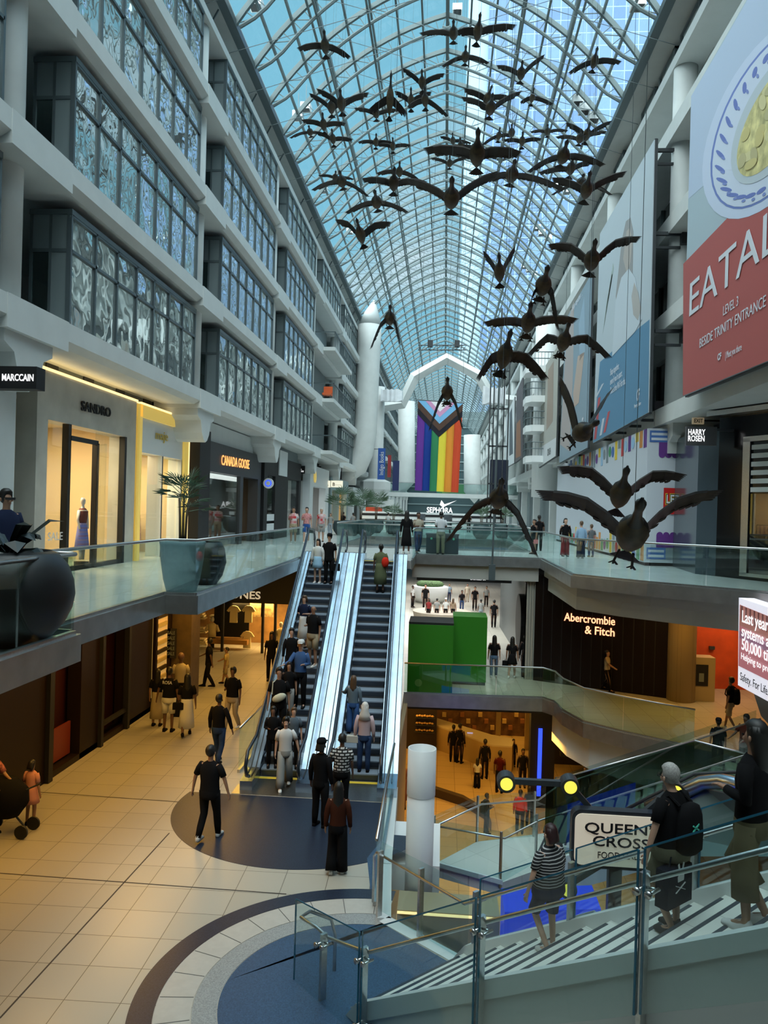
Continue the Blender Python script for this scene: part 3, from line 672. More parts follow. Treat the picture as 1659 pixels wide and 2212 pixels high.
# transit-map arms of black rods with yellow lamps
t = thing('lamp_cluster', 'black rods joining round yellow lamps around the cream sign', 'lamp', (px_, 11.2, -3))
nodes = [(1093, 1688), (1230, 1695), (1291, 1765), (1455, 1705), (1380, 1770), (1225, 1915), (1330, 1850)]
PN = [SY(x, y, 11.1) for x, y in nodes]
for i, j in ((0, 1), (1, 2), (3, 4), (5, 6)): MB().bar(PN[i]+Vector((0, .04, 0)), PN[j]+Vector((0, .04, 0)), .09, .075).obj('rod', DARKM, t)
for i in (0, 1, 3, 5):
    o = MB().disc(PN[i], .128, (0, 1, .1), .2, 28).obj('lamp_housing', DARKM, t)
    MB().disc(PN[i]-Vector((0, .11, 0)), .088, (0, 1, .0), .02, 28).obj('lamp_face', LEDY, o)
MB().disc(PN[2], .12, (0, 1, 0), .16, 24).obj('joint', DARKM, t)
# lower landing, steps and glass of the stair that goes down to the food level
t = thing('lower_staircase', 'pale stair and landing beyond the sign, going down to the food level', 'staircase', (1.5, 15, Z1))
def LZ(px, py, z): return az_(z, px, py)
q = [LZ(935, 1868, -6.1), LZ(1030, 1818, -6.1), LZ(1215, 1795, -6.1), LZ(1240, 1850, -6.1), LZ(1080, 1908, -6.1)]
MB().slab(q, (0, 0, -.25)).obj('landing', TREAD, t)
q2 = [LZ(868, 1855, -6.1), LZ(975, 1848, -6.1), LZ(1010, 1868, -6.1), LZ(935, 1888, -6.1)]
MB().slab([q[0], q[4], q[4]+Vector((0, 0, .1)), q[0]+Vector((0, 0, .1))], (.05, -.08, 0)).obj('kerb', WHITE2, t)
b0 = Vector((q[3].x-.2, q[3].y+1.9, -6.1)); dr = Vector((.80, -.25, 0)).normalized(); dn = Vector((.25, .80, 0)).normalized()
for k in range(16):
    a = b0+dr*(k*.30); b = MB(); b.mi = 0; pts = [a-dn*2.4, a+dn*.2, a+dn*.2+dr*.32, a-dn*2.4+dr*.32]
    b.slab([(p.x, p.y, -6.1+.15*k) for p in pts], (0, 0, .15)); b.mi = 1; pts = [a-dn*2.3, a+dn*.1, a+dn*.1+dr*.05, a-dn*2.3+dr*.05]
    b.slab([(p.x, p.y, -5.96+.15*k) for p in pts], (0, 0, .014)); b.obj('step', [TREAD, mat('nosing', (.03, .04, .05))], t)
b = MB(); b.slab([b0-dn*2.5+Vector((0, 0, .0)), b0-dn*2.5+dr*4.8+Vector((0, 0, 2.4)), b0-dn*2.5+dr*4.8+Vector((0, 0, 1.6)), b0-dn*2.5+Vector((0, 0, -.8))], -dn*.12); b.obj('stringer', WHITE2, t)
MB().box(q[0].x-.2, 13.2, Z1, 1.7, 13.35, -6.4).obj('support_wall', SPM, t)
LB = thing('lower_stair_balustrade', 'glass balustrade with bent steel handrail around the lower landing', 'railing', (1, 14, -6.1))
pp = [q[0], q[1], q[1]+Vector((1.4, .5, 0)), b0+dn*.2, b0+dn*.2+dr*4.6+Vector((0, 0, 2.3))]
for a, c in zip(pp, pp[1:]):
    MB().slab([a, c, c+Vector((0, 0, 1.1)), a+Vector((0, 0, 1.1))], (.01, .012, 0)).obj('glass_panel', GSTAIR, LB)
    b = MB(); post(b, a, a.z-.1, a.z+1.1, .04, .05); b.obj('post', STEEL, LB)
b = MB(); b.smooth = True; b.tube([p+Vector((.08, -.08, .93)) for p in pp], .022, 8); b.obj('handrail', STEEL, LB)
pp = [q[0]+Vector((-.1, -.2, 0)), q[4], b0-dn*2.45, b0-dn*2.45+dr*4.6+Vector((0, 0, 2.3))]
LB = thing('lower_stair_balustrade', 'glass balustrade on the near side of the lower landing, past the vent column', 'railing', (1, 13, -6.1))
for a, c in zip(pp, pp[1:]):
    MB().slab([a, c, c+Vector((0, 0, 1.1)), a+Vector((0, 0, 1.1))], (.01, .012, 0)).obj('glass_panel', GSTAIR, LB)
    b = MB(); post(b, a, a.z-.1, a.z+1.1, .04, .05); b.obj('post', STEEL, LB)
b = MB(); b.smooth = True; b.tube([p+Vector((.08, .08, .93)) for p in pp], .022, 8); b.obj('handrail', STEEL, LB)
# escalator head seen through the glass at the right
t = thing('escalator', 'escalator head with glossy rounded deck, seen through glass behind the stair at the right', 'escalator', (5.6, 14, -6), group=None)
A = [ay_(14.5, 1500, 1690), ay_(14.5, 1659, 1740), ay_(12.5, 1640, 1780)]
def EY(px, py, Y): return ay_(Y, px, py)
b = MB(); b.smooth = True; b.tube([EY(1400, 1745, 15.5), EY(1520, 1690, 15), EY(1560, 1688, 14.5), EY(1700, 1722, 13.5)], .14, 12); b.obj('rounded_deck', STEELD, t)
b = MB(); b.slab([EY(1380, 1790, 15.4), EY(1525, 1705, 15), EY(1700, 1745, 13.5), EY(1700, 1850, 13.5), EY(1450, 1850, 14.6)], (.0, .12, 0)); b.obj('side_cladding', mat('esc_clad', (.16, .21, .21), .3, .6), t)
b = MB(); b.smooth = True; b.tube([EY(1330, 1760, 15.8), EY(1500, 1672, 15.3), EY(1590, 1668, 14.8), EY(1700, 1690, 13.8)], .035, 8); b.obj('handrail', DARKM, t)
for k, (x0, y0, x1, y1, Y) in enumerate(((1180, 1690, 1500, 1600, 17.5), (1500, 1600, 1700, 1650, 17.2))):
    t = thing('glass_balustrade', ['dark tinted glass screen rising behind the grey haired man', 'glass screen with bright handrail below the middle level walkway at the right edge'][k], 'railing', EY(x0, y0, Y))
    a, c = EY(x0, y0, Y), EY(x1, y1, Y)
    MB().slab([a, c, c-Vector((0, 0, 1.5)), a-Vector((0, 0, 1.5))], (0, .015, 0)).obj('glass_panel', glass('dark_glass', (.30, .40, .36), .08), t)
    b = MB(); b.smooth = True; b.tube([a, c], .02, 8); b.obj('handrail', STEEL, t)
# ================================================================== SHOPFRONTS, LEFT
STONE = mat('travertine', (.50, .48, .42), .5, noise=.12, nscale=1.6)
INT = mat('shop_interior', (.66, .53, .33), .7)
INTW = mat('shop_interior_white', (.6, .6, .58), .7)
def lamp(x, y, z, e, col=(1, .78, .45), s=1.):
    return area(x, y, z, s, s, e, col)
def shop(label, y0, y1, h, op, oh, m, x=-9.4, dep=3.2, im=INT, e=60, col=(1, .78, .45), name='shopfront'):
    """a shop unit: front panel with openings op=[(ya,yb)], oh = opening height"""
    t = thing(name, label, 'shopfront', (x, y0, 0))
    b = MB(); ys = [y0]+[v for o in op for v in o]+[y1]
    b.box(x-.5, y0, oh, x, y1, h)
    for a, c in zip(ys[::2], ys[1::2]):
        if c-a > .01: b.box(x-.5, a, 0, x, c, oh)
    b.obj('front_panel', m, t)
    b = MB(); b.box(x-dep, y0, 0, x-dep+.08, y1, h).box(x-dep, y0, 0, x-.5, y0+.05, oh+.4).box(x-dep, y1-.05, 0, x-.5, y1, oh+.4).box(x-dep, y0, oh+.3, x-.5, y1, oh+.4)
    b.obj('interior', im, t)
    if e: lamp(x-1.6, (y0+y1)/2, oh+.2, e, col, 1.5)
    return t
s1 = shop('cream stone shopfront with black framed doors and dark raised letters', 17.0, 22.68, 4.84, [(17.5, 21.95)], 3.7, STONE, e=260)
MB().box(-9.95, 16.98, 4.84, -9.36, 22.7, 4.9).obj('led_strip', LEDW, s1)
for a, c in ((17.5, 18.55), (20.15, 21.9)): MB().box(-9.48, a, .05, -9.465, c, 3.68).obj('window_pane', SHOPG, s1)
b = MB()
for y in (18.55, 21.92): b.box(-9.55, y-.07, 0, -9.38, y+.07, 3.7)
b.box(-9.5, 20.02, 0, -9.36, 20.16, 3.35).box(-9.42, 18.6, 3.3, -9.36, 20.1, 3.42).box(-9.5, 17.5, 0, -9.4, 22, .12); b.obj('door_frame', BLACK, s1)
MB().slab([(-9.42, 20.05, .05), (-8.9, 19.5, .05), (-8.9, 19.5, 3.3), (-9.42, 20.05, 3.3)], (.03, .03, 0)).obj('door', SHOPG, s1)
text('SANDRO', ax_(-9.38, 174, 886), ax_(-9.38, 237, 901), (0, 0, 1), .25, BLACK, s1, ext=.04, bold=.01)
text('SALE', ax_(-9.44, 103, 1168), ax_(-9.44, 135, 1166), (0, 0, 1), .2, WHITE2, s1, ext=.004)
s2 = shop('narrow white shopfront with glowing gold border and small gold lettering', 22.78, 27.3, 4.82, [(23.05, 24.9), (25.0, 26.8)], 3.35, WHITE2, e=220)
GOLD = mat('gold_panel', (.75, .52, .12), .4, emit=(1, .7, .15), es=.35)
b = MB(); b.box(-9.45, 22.8, 4.42, -9.32, 27.3, 4.8).box(-9.45, 26.85, 0, -9.32, 27.3, 4.8).box(-9.45, 22.78, 0, -9.32, 22.98, 4.8); b.obj('gold_border', GOLD, s2)
b = MB(); b.box(-9.5, 22.8, 4.8, -9.3, 27.32, 4.86).box(-9.34, 27.28, 0, -9.3, 27.34, 4.86); b.obj('led_strip', LEDW, s2)
for a, c in ((23.05, 24.9), (25.0, 26.8)): MB().box(-9.48, a, .05, -9.465, c, 3.33).obj('window_pane', SHOPG, s2)
b = MB(); [b.box(-9.5, y-.04, 0, -9.4, y+.04, 3.35) for y in (23.05, 24.95, 26.8)]; b.obj('window_frame', WHITE, s2)
text('maje', ax_(-9.38, 336, 948), ax_(-9.38, 362, 953), (0, 0, 1), .30, mat('gold_letters', (.7, .5, .1), .3, .6), s2, ext=.02)
tag(MB().box(-9.9, 27.45, 0, -8.95, 28.7, 4.55).obj('black_pillar', BLACK), 'tall black pillar between the gold bordered shop and the dark parka shop', 'pillar')
s3 = shop('charcoal shopfront with glowing orange lettering and a dark glazed front', 28.75, 38.3, 4.3, [(29.6, 34.4), (34.9, 37.7)], 3.1, mat('charcoal_front', (.035, .04, .045), .5), im=mat('dark_interior', (.10, .08, .06), .7), e=60, x=-9.3)
MB().box(-9.4, 29.6, .05, -9.385, 34.4, 3.08).obj('window_pane', glass('dark_shop_glass', (.75, .8, .8), .18), s3)
MB().box(-9.5, 29.7, 2.85, -9.45, 34.3, 3.05).obj('led_strip', LEDWH, s3)
b = MB(); [b.box(-10.6, y, 1.0, -10.5, y+.35, 1.9) for y in (31, 31.6, 32.2)]; b.obj('lit_panels', LEDWH, s3)
MB().box(-9.8, 28.75, 4.3, -9.5, 38.3, 5.1).obj('upper_panel', WHITE, s3)
text('CANADA GOOSE', ax_(-9.28, 478, 1004), ax_(-9.28, 538, 1013), (0, 0, 1), .42, e_('orange_letters', (1, .42, .12), 1.5), s3, ext=.02)
s4 = shop('black shopfront with tall narrow windows and a round backlit emblem sign', 38.6, 48.6, 4.5, [(39.4, 41.2), (44.6, 48)], 3.4, BLACK, im=INTW, e=70, col=(1, 1, 1), x=-9.2)
MB().box(-9.3, 39.4, 0, -9.28, 48, 3.4).obj('window_pane', GLASSC, s4)
b = MB(); [b.box(-9.28, 39.4, z, -9.22, 41.2, z+.35) for z in (.5, 1.0)]; b.obj('white_shelf', WHITE2, s4)
MB().box(-9.7, 38.6, 4.5, -9.4, 50, 5.2).obj('upper_panel', GREY, s4)
MB().box(-9.25, 41.9, 3.5, -9.14, 44, 4.9).obj('white_plaque', WHITE2, s4)
t = thing('round_sign', 'round white sign with a blue ring emblem jutting from the black shopfront', 'sign', (-8.8, 38.2, 3))
o = ay_(38.2, 580, 1044); MB().disc(o, .26, (0, 1, 0), .12, 28).obj('disc', WHITE2, t); MB().disc(o-Vector((0, .065, 0)), .17, (0, 1, 0), .01, 28).obj('blue_ring', LEDB, t); MB().disc(o-Vector((0, .072, 0)), .11, (0, 1, 0), .01, 24).obj('white_core', WHITE2, t)
MB().bar(o, o+Vector((-.6, 0, 0)), .05, .05).obj('bracket', DARKM, t)
def blade(label, x0, y0, x1, y1, Y, m, txt=None, tm=None, lines=None, th=.12, name='blade_sign'):
    a, c = ay_(Y, x0, y0), ay_(Y, x1, y1); t = thing(name, label, 'sign', (a.x, Y, c.z))
    MB().box(a.x, Y, c.z, c.x, Y+th, a.z).obj('board', m, t)
    MB().box(-10 if a.x < 0 else c.x, Y+.02, a.z-.12, a.x if a.x < 0 else 9.4, Y+.06, a.z-.06).obj('bracket', DARKM, t)
    for s, u0, v0, u1, h in lines or ():
        P0 = Vector((a.x+(c.x-a.x)*u0, Y-.002, c.z+(a.z-c.z)*v0)); P1 = Vector((a.x+(c.x-a.x)*u1, Y-.002, P0.z))
        text(s, P0, P1, (0, 0, 1), (a.z-c.z)*h, tm or WHITE2, t, ext=.006, bold=.02)
    return t
LETW = e_('white_letters', (1, 1, 1), 1.0)
blade('black hanging sign with thin white slanted capital letters at the upper left edge', -40, 790, 78, 840, 13.1, BLACK, tm=LETW, lines=[('MARCCAIN', .38, .35, .95, .30)], th=.3)
blade('small black sign with a white bird emblem beside the black shopfront', 640, 1006, 658, 1023, 48.6, BLACK, tm=LETW, lines=[('ARC\u2019TERYX', .12, .18, .9, .2), ('\u25B2', .35, .5, .65, .3)])
blade('left of two small lit cream box signs above the golden doorway', 698, 1038, 713, 1053, 58, e_('sign_glow', (1, .95, .75), .75), tm=INK, lines=[('a', .45, .2, .75, .5)])
blade('right of two small lit cream box signs, with a letter B', 715, 1038, 740, 1053, 58.3, e_('sign_glow', (1, .95, .75), .75), tm=INK, lines=[('B', .15, .2, .35, .5), ('-----', .4, .3, .9, .2)])
s5 = shop('white shopfront with a gold figure emblem over its door', 50.3, 58.5, 4.6, [(51.5, 57)], 3.2, WHITE2, im=INTW, e=40, x=-8.9, col=(1, 1, 1))
b = MB(); o = ax_(-8.86, 681, 1030); b.ell(o, .06, .5, .45, 10, 6); b.obj('gold_emblem', GOLD, s5)
s6 = shop('glassy shop with a glowing golden doorway', 59.5, 70.5, 4.2, [(60.5, 64), (64.5, 69.5)], 3.2, mat('bluegrey_front', (.2, .28, .3), .4), e=260, x=-8.9)
for k in range(8):
    b = MB(); y0 = 76+k*11.46
    shop('white shopfront far along the left walkway, %s' % ['just past the thick round duct', 'second past the duct', 'third past the duct', 'fourth past the duct', 'fifth past the duct', 'sixth past the duct', 'seventh past the duct', 'last one before the far wall'][k], y0, y0+9, 3.9, [(y0+1, y0+8)], 2.8, WHITE2, im=INTW, e=0, x=-9.1)
shop('white shopfront at the near left corner, behind the man in navy', 6, 14.2, 5.0, [(7, 13)], 3.5, WHITE, e=0)
# square vents in the recess above the shops
v0 = None
for y in (18.4, 20.4, 22.5, 24.6, 31, 33.3, 35.6, 42, 45):
    o = MB().box(-10.0, y, 4.9, -9.96, y+.6, 5.28).obj('wall_vent', BLACK); o['kind'] = 'structure'
# mannequins
def mannequin(label, x, y, skirt, topc, h=1.72, z=.12, group='shop mannequins'):
    t = thing('mannequin', label, 'mannequin', (x, y, z), random.uniform(-.3, .3)+pi/2, group); B = basis(t)
    k = h/1.72; sm = True
    def V(p): return B @ Vector(p)*1 if False else B @ (Vector(p)*k)
    def mk(prof, name, m, sx=1., sy=.62):
        b = MB(); b.smooth = True; b.rings([[V((r*sx*cos(2*pi*i/14), r*sy*sin(2*pi*i/14), zz)) for i in range(14)] for r, zz in prof]); return b.obj(name, m, t)
    SK = mat('mannequin_white', (.62, .60, .55), .4)
    mk([(.10, .75), (.16, .95), (.13, 1.08), (.17, 1.25), (.18, 1.40), (.07, 1.48), (.05, 1.55), (.085, 1.6), (.095, 1.68), (.06, 1.76)], 'body', SK)
    mk([(.27, .35), (.22, .7), (.17, .98), (.13, 1.1)], 'skirt', skirt)
    mk([(.14, 1.05), (.175, 1.2), (.195, 1.38), (.10, 1.47)], 'blouse', topc)
    b = MB(); b.smooth = True
    for s in (-1, 1):
        b = MB(); b.smooth = True; b.tube([V((s*.18, 0, 1.40)), V((s*.24, 0, 1.15)), V((s*.20, -.05, .9))], [.045, .035, .025], 8).obj('arm', SK, t)
        b = MB(); b.smooth = True; b.tube([V((s*.07, 0, .4)), V((s*.07, 0, .05))], [.06, .035], 8).obj('leg', SK, t)
    MB().lathe([(.2, -.12), (.2, 0)], (x, y, z), 16).obj('stand', DARKM, t)
STR = tiles('striped_skirt', (.22, .05, .03), (.5, .42, .4), .5, .7, (.15, .18, .5), .1, w_=20, h_=.22, off=0)
for q in STR.node_tree.nodes:
    if q.type == 'MAPPING': q.inputs['Rotation'].default_value = (radians(90), 0, 0)
mannequin('white mannequin in a brown striped dress at the open black door', -9.95, 20.5, STR, mat('maroon', (.13, .035, .03), .8))
mannequin('white mannequin in beige behind the leftmost window of the stone shopfront', -9.9, 17.9, mat('beige', (.55, .45, .3), .8), mat('beige', (.5, .4, .3)))
mannequin('mannequin in a brown cap and pale printed dress inside the gold bordered window', -9.9, 23.5, mat('floral', (.5, .48, .4), .8, noise=.5, nscale=14), mat('floral', (.5, .5, .5)))
for k, (y, c, n) in enumerate(((18.1, (.5, .3, .1), 'rail of tan clothes behind the stone shop window'), (26, (.5, .33, .28), 'rail of rose coloured clothes behind the gold bordered shop window'))):
    t = thing('clothes_rail', n, 'clothes rail', (-11, y, 0)); MB().bar((-11, y-.6, 1.5), (-11, y+.9, 1.5), .03, .03).bar((-11, y-.6, 0), (-11, y-.6, 1.5), .03, .03).bar((-11, y+.9, 0), (-11, y+.9, 1.5), .03, .03).obj('rail', DARKM, t)
    for j in range(7): MB().slab([(-11.2, y-.5+j*.2, .45), (-10.8, y-.5+j*.2, .45), (-10.85, y-.5+j*.2, 1.35), (-11, y-.5+j*.2, 1.48), (-11.15, y-.5+j*.2, 1.35)], (0, .07, 0)).obj('garment', mat('garment%d' % k, c, .9, noise=.3, nscale=5), t)
# ------------------------------------------------------------------ round duct tower and friends
t = thing('duct_tower', 'thick white vertical air duct with pointed top and elbow, left side', 'duct', (-8.1, 72, 0))
c = ay_(72, 784, 1000); r = 1.12; b = MB(); b.smooth = True
b.tube([ay_(72, 742, 1022)+Vector((-1, .8, 0)), ay_(72, 752, 1016), ay_(72, 770, 1004), ay_(72, 781, 978), (c.x+.1, 72, 9), (c.x+.25, 72, 17), (c.x+.3, 72, 19)], r, 24); b.obj('pipe', WHITE, t)
b = MB(); b.smooth = True; b.rings([[(c.x+.3+r*q*cos(2*pi*k/24)+dx, 72+r*q*sin(2*pi*k/24), z) for k in range(24)] for q, z, dx in ((1, 19, 0), (.6, 20.2, .1), (.1, 21.4, .35))]); b.obj('pointed_cap', WHITE, t)
t = thing('round_column', 'slender white round column just past the thick duct, with a bracket collar', 'column', (-7, 80, 0))
c = ay_(80, 812, 1000); b = MB(); b.smooth = True; b.lathe([(.75, 0), (.75, 14.5)], (c.x, 80, 0), 20); b.obj('shaft', WHITE, t)
b = MB(); b.lathe([(.8, 2.6), (1.6, 3.8), (1.6, 4.6), (.9, 4.9)], (c.x, 80, 0), 8); b.obj('collar', WHITE, t)
for k, (px, y0, y1, Y, n) in enumerate(((878, 868, 1040, 100, 'white duct with rounded foot on the left, halfway down the arcade'), (1020, 940, 1060, 120, 'white bent duct at the far right of the arcade'))):
    a, c = ay_(Y, px, y0), ay_(Y, px, y1); b = MB(); b.smooth = True; b.tube([a, c, c+Vector((-1.2 if k == 0 else 1.2, 0, -1.0))], 1.1 if k < 1 else 1.3, 20)
    tag(b.obj('duct_tower', WHITE), n, 'duct')
bt = None
for k, (y0) in enumerate((775, 838, 900, 965)):
    a = ay_(56, 1150, y0+25); n = ['highest of four rounded white balconies on the right tower', 'second highest rounded white balcony on the right tower', 'second lowest rounded white balcony on the right tower', 'lowest rounded white balcony on the right tower'][k]
    t = thing('round_balcony', n, 'balcony', a, group='rounded balconies on the right side')
    b = MB(); b.prism([(a.x-.55, 57.2), (a.x-.55, 55.3), (a.x-.2, 54.6), (a.x+1.6, 54.6), (a.x+1.6, 57.2)], a.z-.35, a.z+.1); b.obj('balcony_floor', WHITE2, t)
    b = MB(); pts = [(a.x-.55, 57.2), (a.x-.55, 55.3), (a.x-.2, 54.6), (a.x+1.6, 54.6)]
    for zz in (a.z+1.05, a.z+.6): b.tube([(x, y, zz) for x, y in pts], .035, 6)
    for (x0, y0_), (x1, y1_) in zip(pts, pts[1:]):
        for q in range(9): b.bar((x0+(x1-x0)*q/8, y0_+(y1_-y0_)*q/8, a.z+.1), (x0+(x1-x0)*q/8, y0_+(y1_-y0_)*q/8, a.z+1.05), .025, .025)
    b.obj('railing', GREYM, t)
b = MB(); b.smooth = True; a = ay_(57, 1158, 900); b.lathe([(1.0, 3), (1.0, 16)], (a.x+.9, 57.9, 0), 20); tag(b.obj('stair_tower', WHITE2), 'white cylinder carrying the rounded balconies on the right', 'tower')
# cloth wrapped equipment, truss, lift frame
CLOTH = mat('white_cloth', (.72, .75, .78), .8, noise=.08, nscale=2, bump=.6)
for n, x0, y0, x1, y1, Y in (('white cloth wrapped equipment box high on the left, right of the thick duct', 823, 842, 868, 866, 78), ('white cloth wrapped equipment high on the right, beside the lift frame', 1044, 836, 1092, 872, 66)):
    a, c = ay_(Y, x0, y0), ay_(Y, x1, y1); b = MB(); nn = 10; rs = []
    for i in range(nn+1):
        x = a.x+(c.x-a.x)*i/nn; j = random.uniform(-.12, .12); rs.append([(x, Y+j, c.z+j), (x, Y+1.6, c.z+.1), (x, Y+1.6, a.z+j), (x, Y+j, a.z-j)])
    b.rings(rs); tag(b.obj('wrapped_equipment', CLOTH), n, 'equipment')
t = thing('lighting_truss', 'thin black lighting truss hanging across the arcade', 'truss', (0, 45, 11))
a, c = ay_(45, 903, 756), ay_(45, 1008, 756); b = MB()
for dz in (0, .28): b.tube([a+Vector((0, 0, dz)), c+Vector((0, 0, dz))], .03, 6)
for k in range(13): p = a.lerp(c, k/13); q = a.lerp(c, (k+1)/13); b.bar(p, q+Vector((0, 0, .28)), .025, .025)
for u in (.25, .8): b.box(a.lerp(c, u).x-.15, 44.8, a.z+.2, a.lerp(c, u).x+.15, 45.2, a.z+.55); b.tube([a.lerp(c, u), a.lerp(c, u)+Vector((0, 0, 14.2))], .012, 5)
b.obj('frame', DARKM, t)
t = thing('lift_frame', 'dark steel lift frame with vertical rails on the right', 'lift', (4, 62, 0))
b = MB()
for px in (1058, 1066, 1076, 1088, 1098): p = ay_(62, px, 900); b.box(p.x-.05, 61.9, 0, p.x+.05, 62.05, 14)
for z in (4, 7, 10, 13): b.box(ay_(62, 1058, 900).x, 61.9, z, ay_(62, 1098, 900).x, 62.05, z+.12)
b.obj('rails', DARKM, t); p = ay_(62, 1080, 985); MB().box(p.x-.7, 62.2, 3, p.x+.7, 63.4, 6).obj('cabin', NAVY, t); 
# thin pole in front of the bridge with a small foot block
t = thing('thin_pole', 'thin steel pole with a block foot rising in front of the bridge', 'pole', (1.6, 29.5, 0))
p = ay_(29.3, 1063, 1225); b = MB(); b.bar((p.x, 29.3, p.z), (p.x+.1, 29.3, 9.5), .07, .07); b.obj('rod', GREYM, t); MB().box(p.x-.12, 29.2, p.z-.5, p.x+.12, 29.4, p.z+.1).obj('foot_block', GREYM, t)
# vault speaker / light boxes
vb = None
for k, (px, py, Y) in enumerate(((553, 8, 30), (1378, 8, 30), (661, 232, 40), (644, 250, 40), (1248, 217, 38), (1262, 236, 38), (1282, 254, 38), (1208, 398, 52), (1224, 412, 52), (700, 410, 55), (756, 500, 62), (1160, 492, 60), (1170, 503, 60), (1184, 514, 60), (1132, 575, 72), (1142, 583, 72), (1154, 592, 72), (988, 20, 42))):
    t = thing('light_box', 'white light box under the glass vault, %s' % ['top left corner', 'top right corner', 'upper of a left pair', 'lower of a left pair', 'first of three on the right', 'middle of three on the right', 'last of three on the right', 'left of two low on the right side', 'right of two low on the right side', 'single one on the left over the small geese', 'lowest single one on the left', 'left of a second trio on the right', 'middle of a second trio on the right', 'right of a second trio on the right', 'left of the lowest trio on the right', 'middle of the lowest trio on the right', 'right of the lowest trio on the right', 'near the ridge at the top'][k], 'light', ay_(Y, px, py), group='light boxes under the vault')
    o = ay_(Y, px, py); q = .26; MB().box(o.x-q, o.y-q, o.z-q*.7, o.x+q, o.y+q, o.z+q*.7).obj('housing', WHITE2, t); MB().box(o.x-q*.8, o.y-q-.02, o.z-q*.7-.01, o.x+q*.8, o.y+q*.8, o.z-q*.7).obj('black_face', BLACK, t)
    MB().bar(o+Vector((0, 0, .1)), o+Vector((0, 0, 1.2)), .03, .03).obj('hanger', GREYM, t)
# ================================================================== FLAG
t = thing('striped_flag', 'tall rainbow flag with a chevron of white, pink, blue, brown and black', 'flag', (0, 50, 3))
FY = 50.; TL, TR, BL, BR = ay_(FY, 903, 865), ay_(FY, 1000, 872), ay_(FY, 896, 1059), ay_(FY, 990, 1064)
def fq(u, v, o=0): p = TL.lerp(TR, u).lerp(BL.lerp(BR, u), v); return p+Vector((0, -o+.06*sin(u*22)*(.3+v)+.03*sin(v*7+u*5), 0))
cols = [(.13, .03, .30), (.0, .035, .27), (.03, .24, .10), (.88, .74, .06), (.80, .29, .03), (.66, .07, .02)]
for i, cc in enumerate(cols):
    b = MB(); n = 10; vs = []
    for j in range(n+1):
        for q in range(4): vs.append(fq((i+q/3)/6, j/n))
    for j in range(n+1):
        for q in range(4): vs.append(fq((i+q/3)/6, j/n)+Vector((0, .012, 0)))
    N_ = (n+1)*4; fs = []
    for j in range(n):
        for q in range(3): a = j*4+q; fs += [(a, a+4, a+5, a+1), (N_+a, N_+a+1, N_+a+5, N_+a+4)]
    for j in range(n): fs += [(j*4, N_+j*4, N_+j*4+4, j*4+4), (j*4+3, j*4+7, N_+j*4+7, N_+j*4+3)]
    b.smooth = True; b.add(vs, fs); b.obj('stripe', mat('flag%d' % i, cc, .8), t)
for j, (d, cc) in enumerate(((.395, (.008, .008, .018)), (.325, (.09, .045, .03)), (.245, (.20, .50, .80)), (.17, (.66, .33, .55)), (.11, (.85, .85, .87)))):
    # a chevron: point at v=d at the middle, arms to the top corners
    k = d/.395; top = [(.5-.5*min(1, k*1.0), 0), (.5+.5*min(1, k*1.0), 0)]
    side = [(0, 0)]
    e0 = max(0, (d-.245)/.15*.15) ; pts = [(.5-.5*(1 if d > .2 else d/.2*.78), 0), (.5+.5*(1 if d > .2 else d/.2*.78), 0)]
    if d > .25: pts = [(0, 0), (1, 0), (1, (d-.245)*1.0), (.5, d), (0, (d-.245)*1.0)]
    else: pts = [pts[0], pts[1], (.5, d)]
    n = 14; b = MB(); vs = []; x0 = min(p[0] for p in pts); x1 = max(p[0] for p in pts)
    def lowv(u):
        vL = (d-.245) if d > .25 else 0
        return vL+(d-vL)*(1-abs(u-.5)/((x1-x0)/2))
    for q in range(n+1):
        u = x0+(x1-x0)*q/n
        for w_ in range(5): vs.append(fq(u, lowv(u)*w_/4, .015+.012*j))
    b.add(vs, [(q*5+w_, q*5+w_+1, (q+1)*5+w_+1, (q+1)*5+w_) for q in range(n) for w_ in range(4)])
    b.obj('chevron_band', mat('chev%d' % j, cc, .8), t)
b = MB(); b.tube([TL+Vector((-.1, 0, .05)), TR+Vector((.1, 0, .05))], .04, 8); b.tube([TL, TL+Vector((.2, 0, 16.2))], .012, 5); b.tube([TR, TR+Vector((-.2, 0, 16.2))], .012, 5); b.obj('hanging_bar', GREYM, t)
# ================================================================== PRINTS ON THE RIGHT
def poster(label, X, pts, m, name='wall_poster', cat='poster', th=.12):
    q = [ax_(X, *p) for p in pts]; t = thing(name, label, cat, (X, min(p.y for p in q), min(p.z for p in q)))
    MB().slab(q, (th, 0, 0)).obj('panel', m, t)
    b = MB()
    for a, c in zip(q, q[1:]+q[:1]): b.bar(a+Vector((th/2+.02, 0, 0)), c+Vector((th/2+.02, 0, 0)), .1, .1)
    b.obj('edge_frame', DARKM, t); return t
def pr(t, X, pts, col, k=1, name='print', rough=.6, m=None):
    q = [ax_(X-.004*k, *p) for p in pts]; c = MB().slab(q, (.003, 0, 0)).obj(name, m or mat('print_%02x%02x%02x' % tuple(int(v*255) for v in col), col, rough), t); return c
def pell(cx, cy, rx, ry, rot=0., n=40):
    r = radians(rot); return [(cx+rx*cos(2*pi*i/n)*cos(r)-ry*sin(2*pi*i/n)*sin(r), cy+rx*cos(2*pi*i/n)*sin(r)+ry*sin(2*pi*i/n)*cos(r)) for i in range(n)]
X1 = 7.25
PW = mat('print_white', (.66, .70, .76), .6)
t = poster('huge poster with a plate of pasta above a red field and capital letters', X1, [(1475, 855), (1698, 762), (1900, -500), (1493, 208)], mat('poster_bluegrey', (.40, .50, .56), .6), th=.2)
pr(t, X1, [(1475, 855), (1476, 570), (1820, 212), (1850, 700)], (.42, .10, .09), 1)
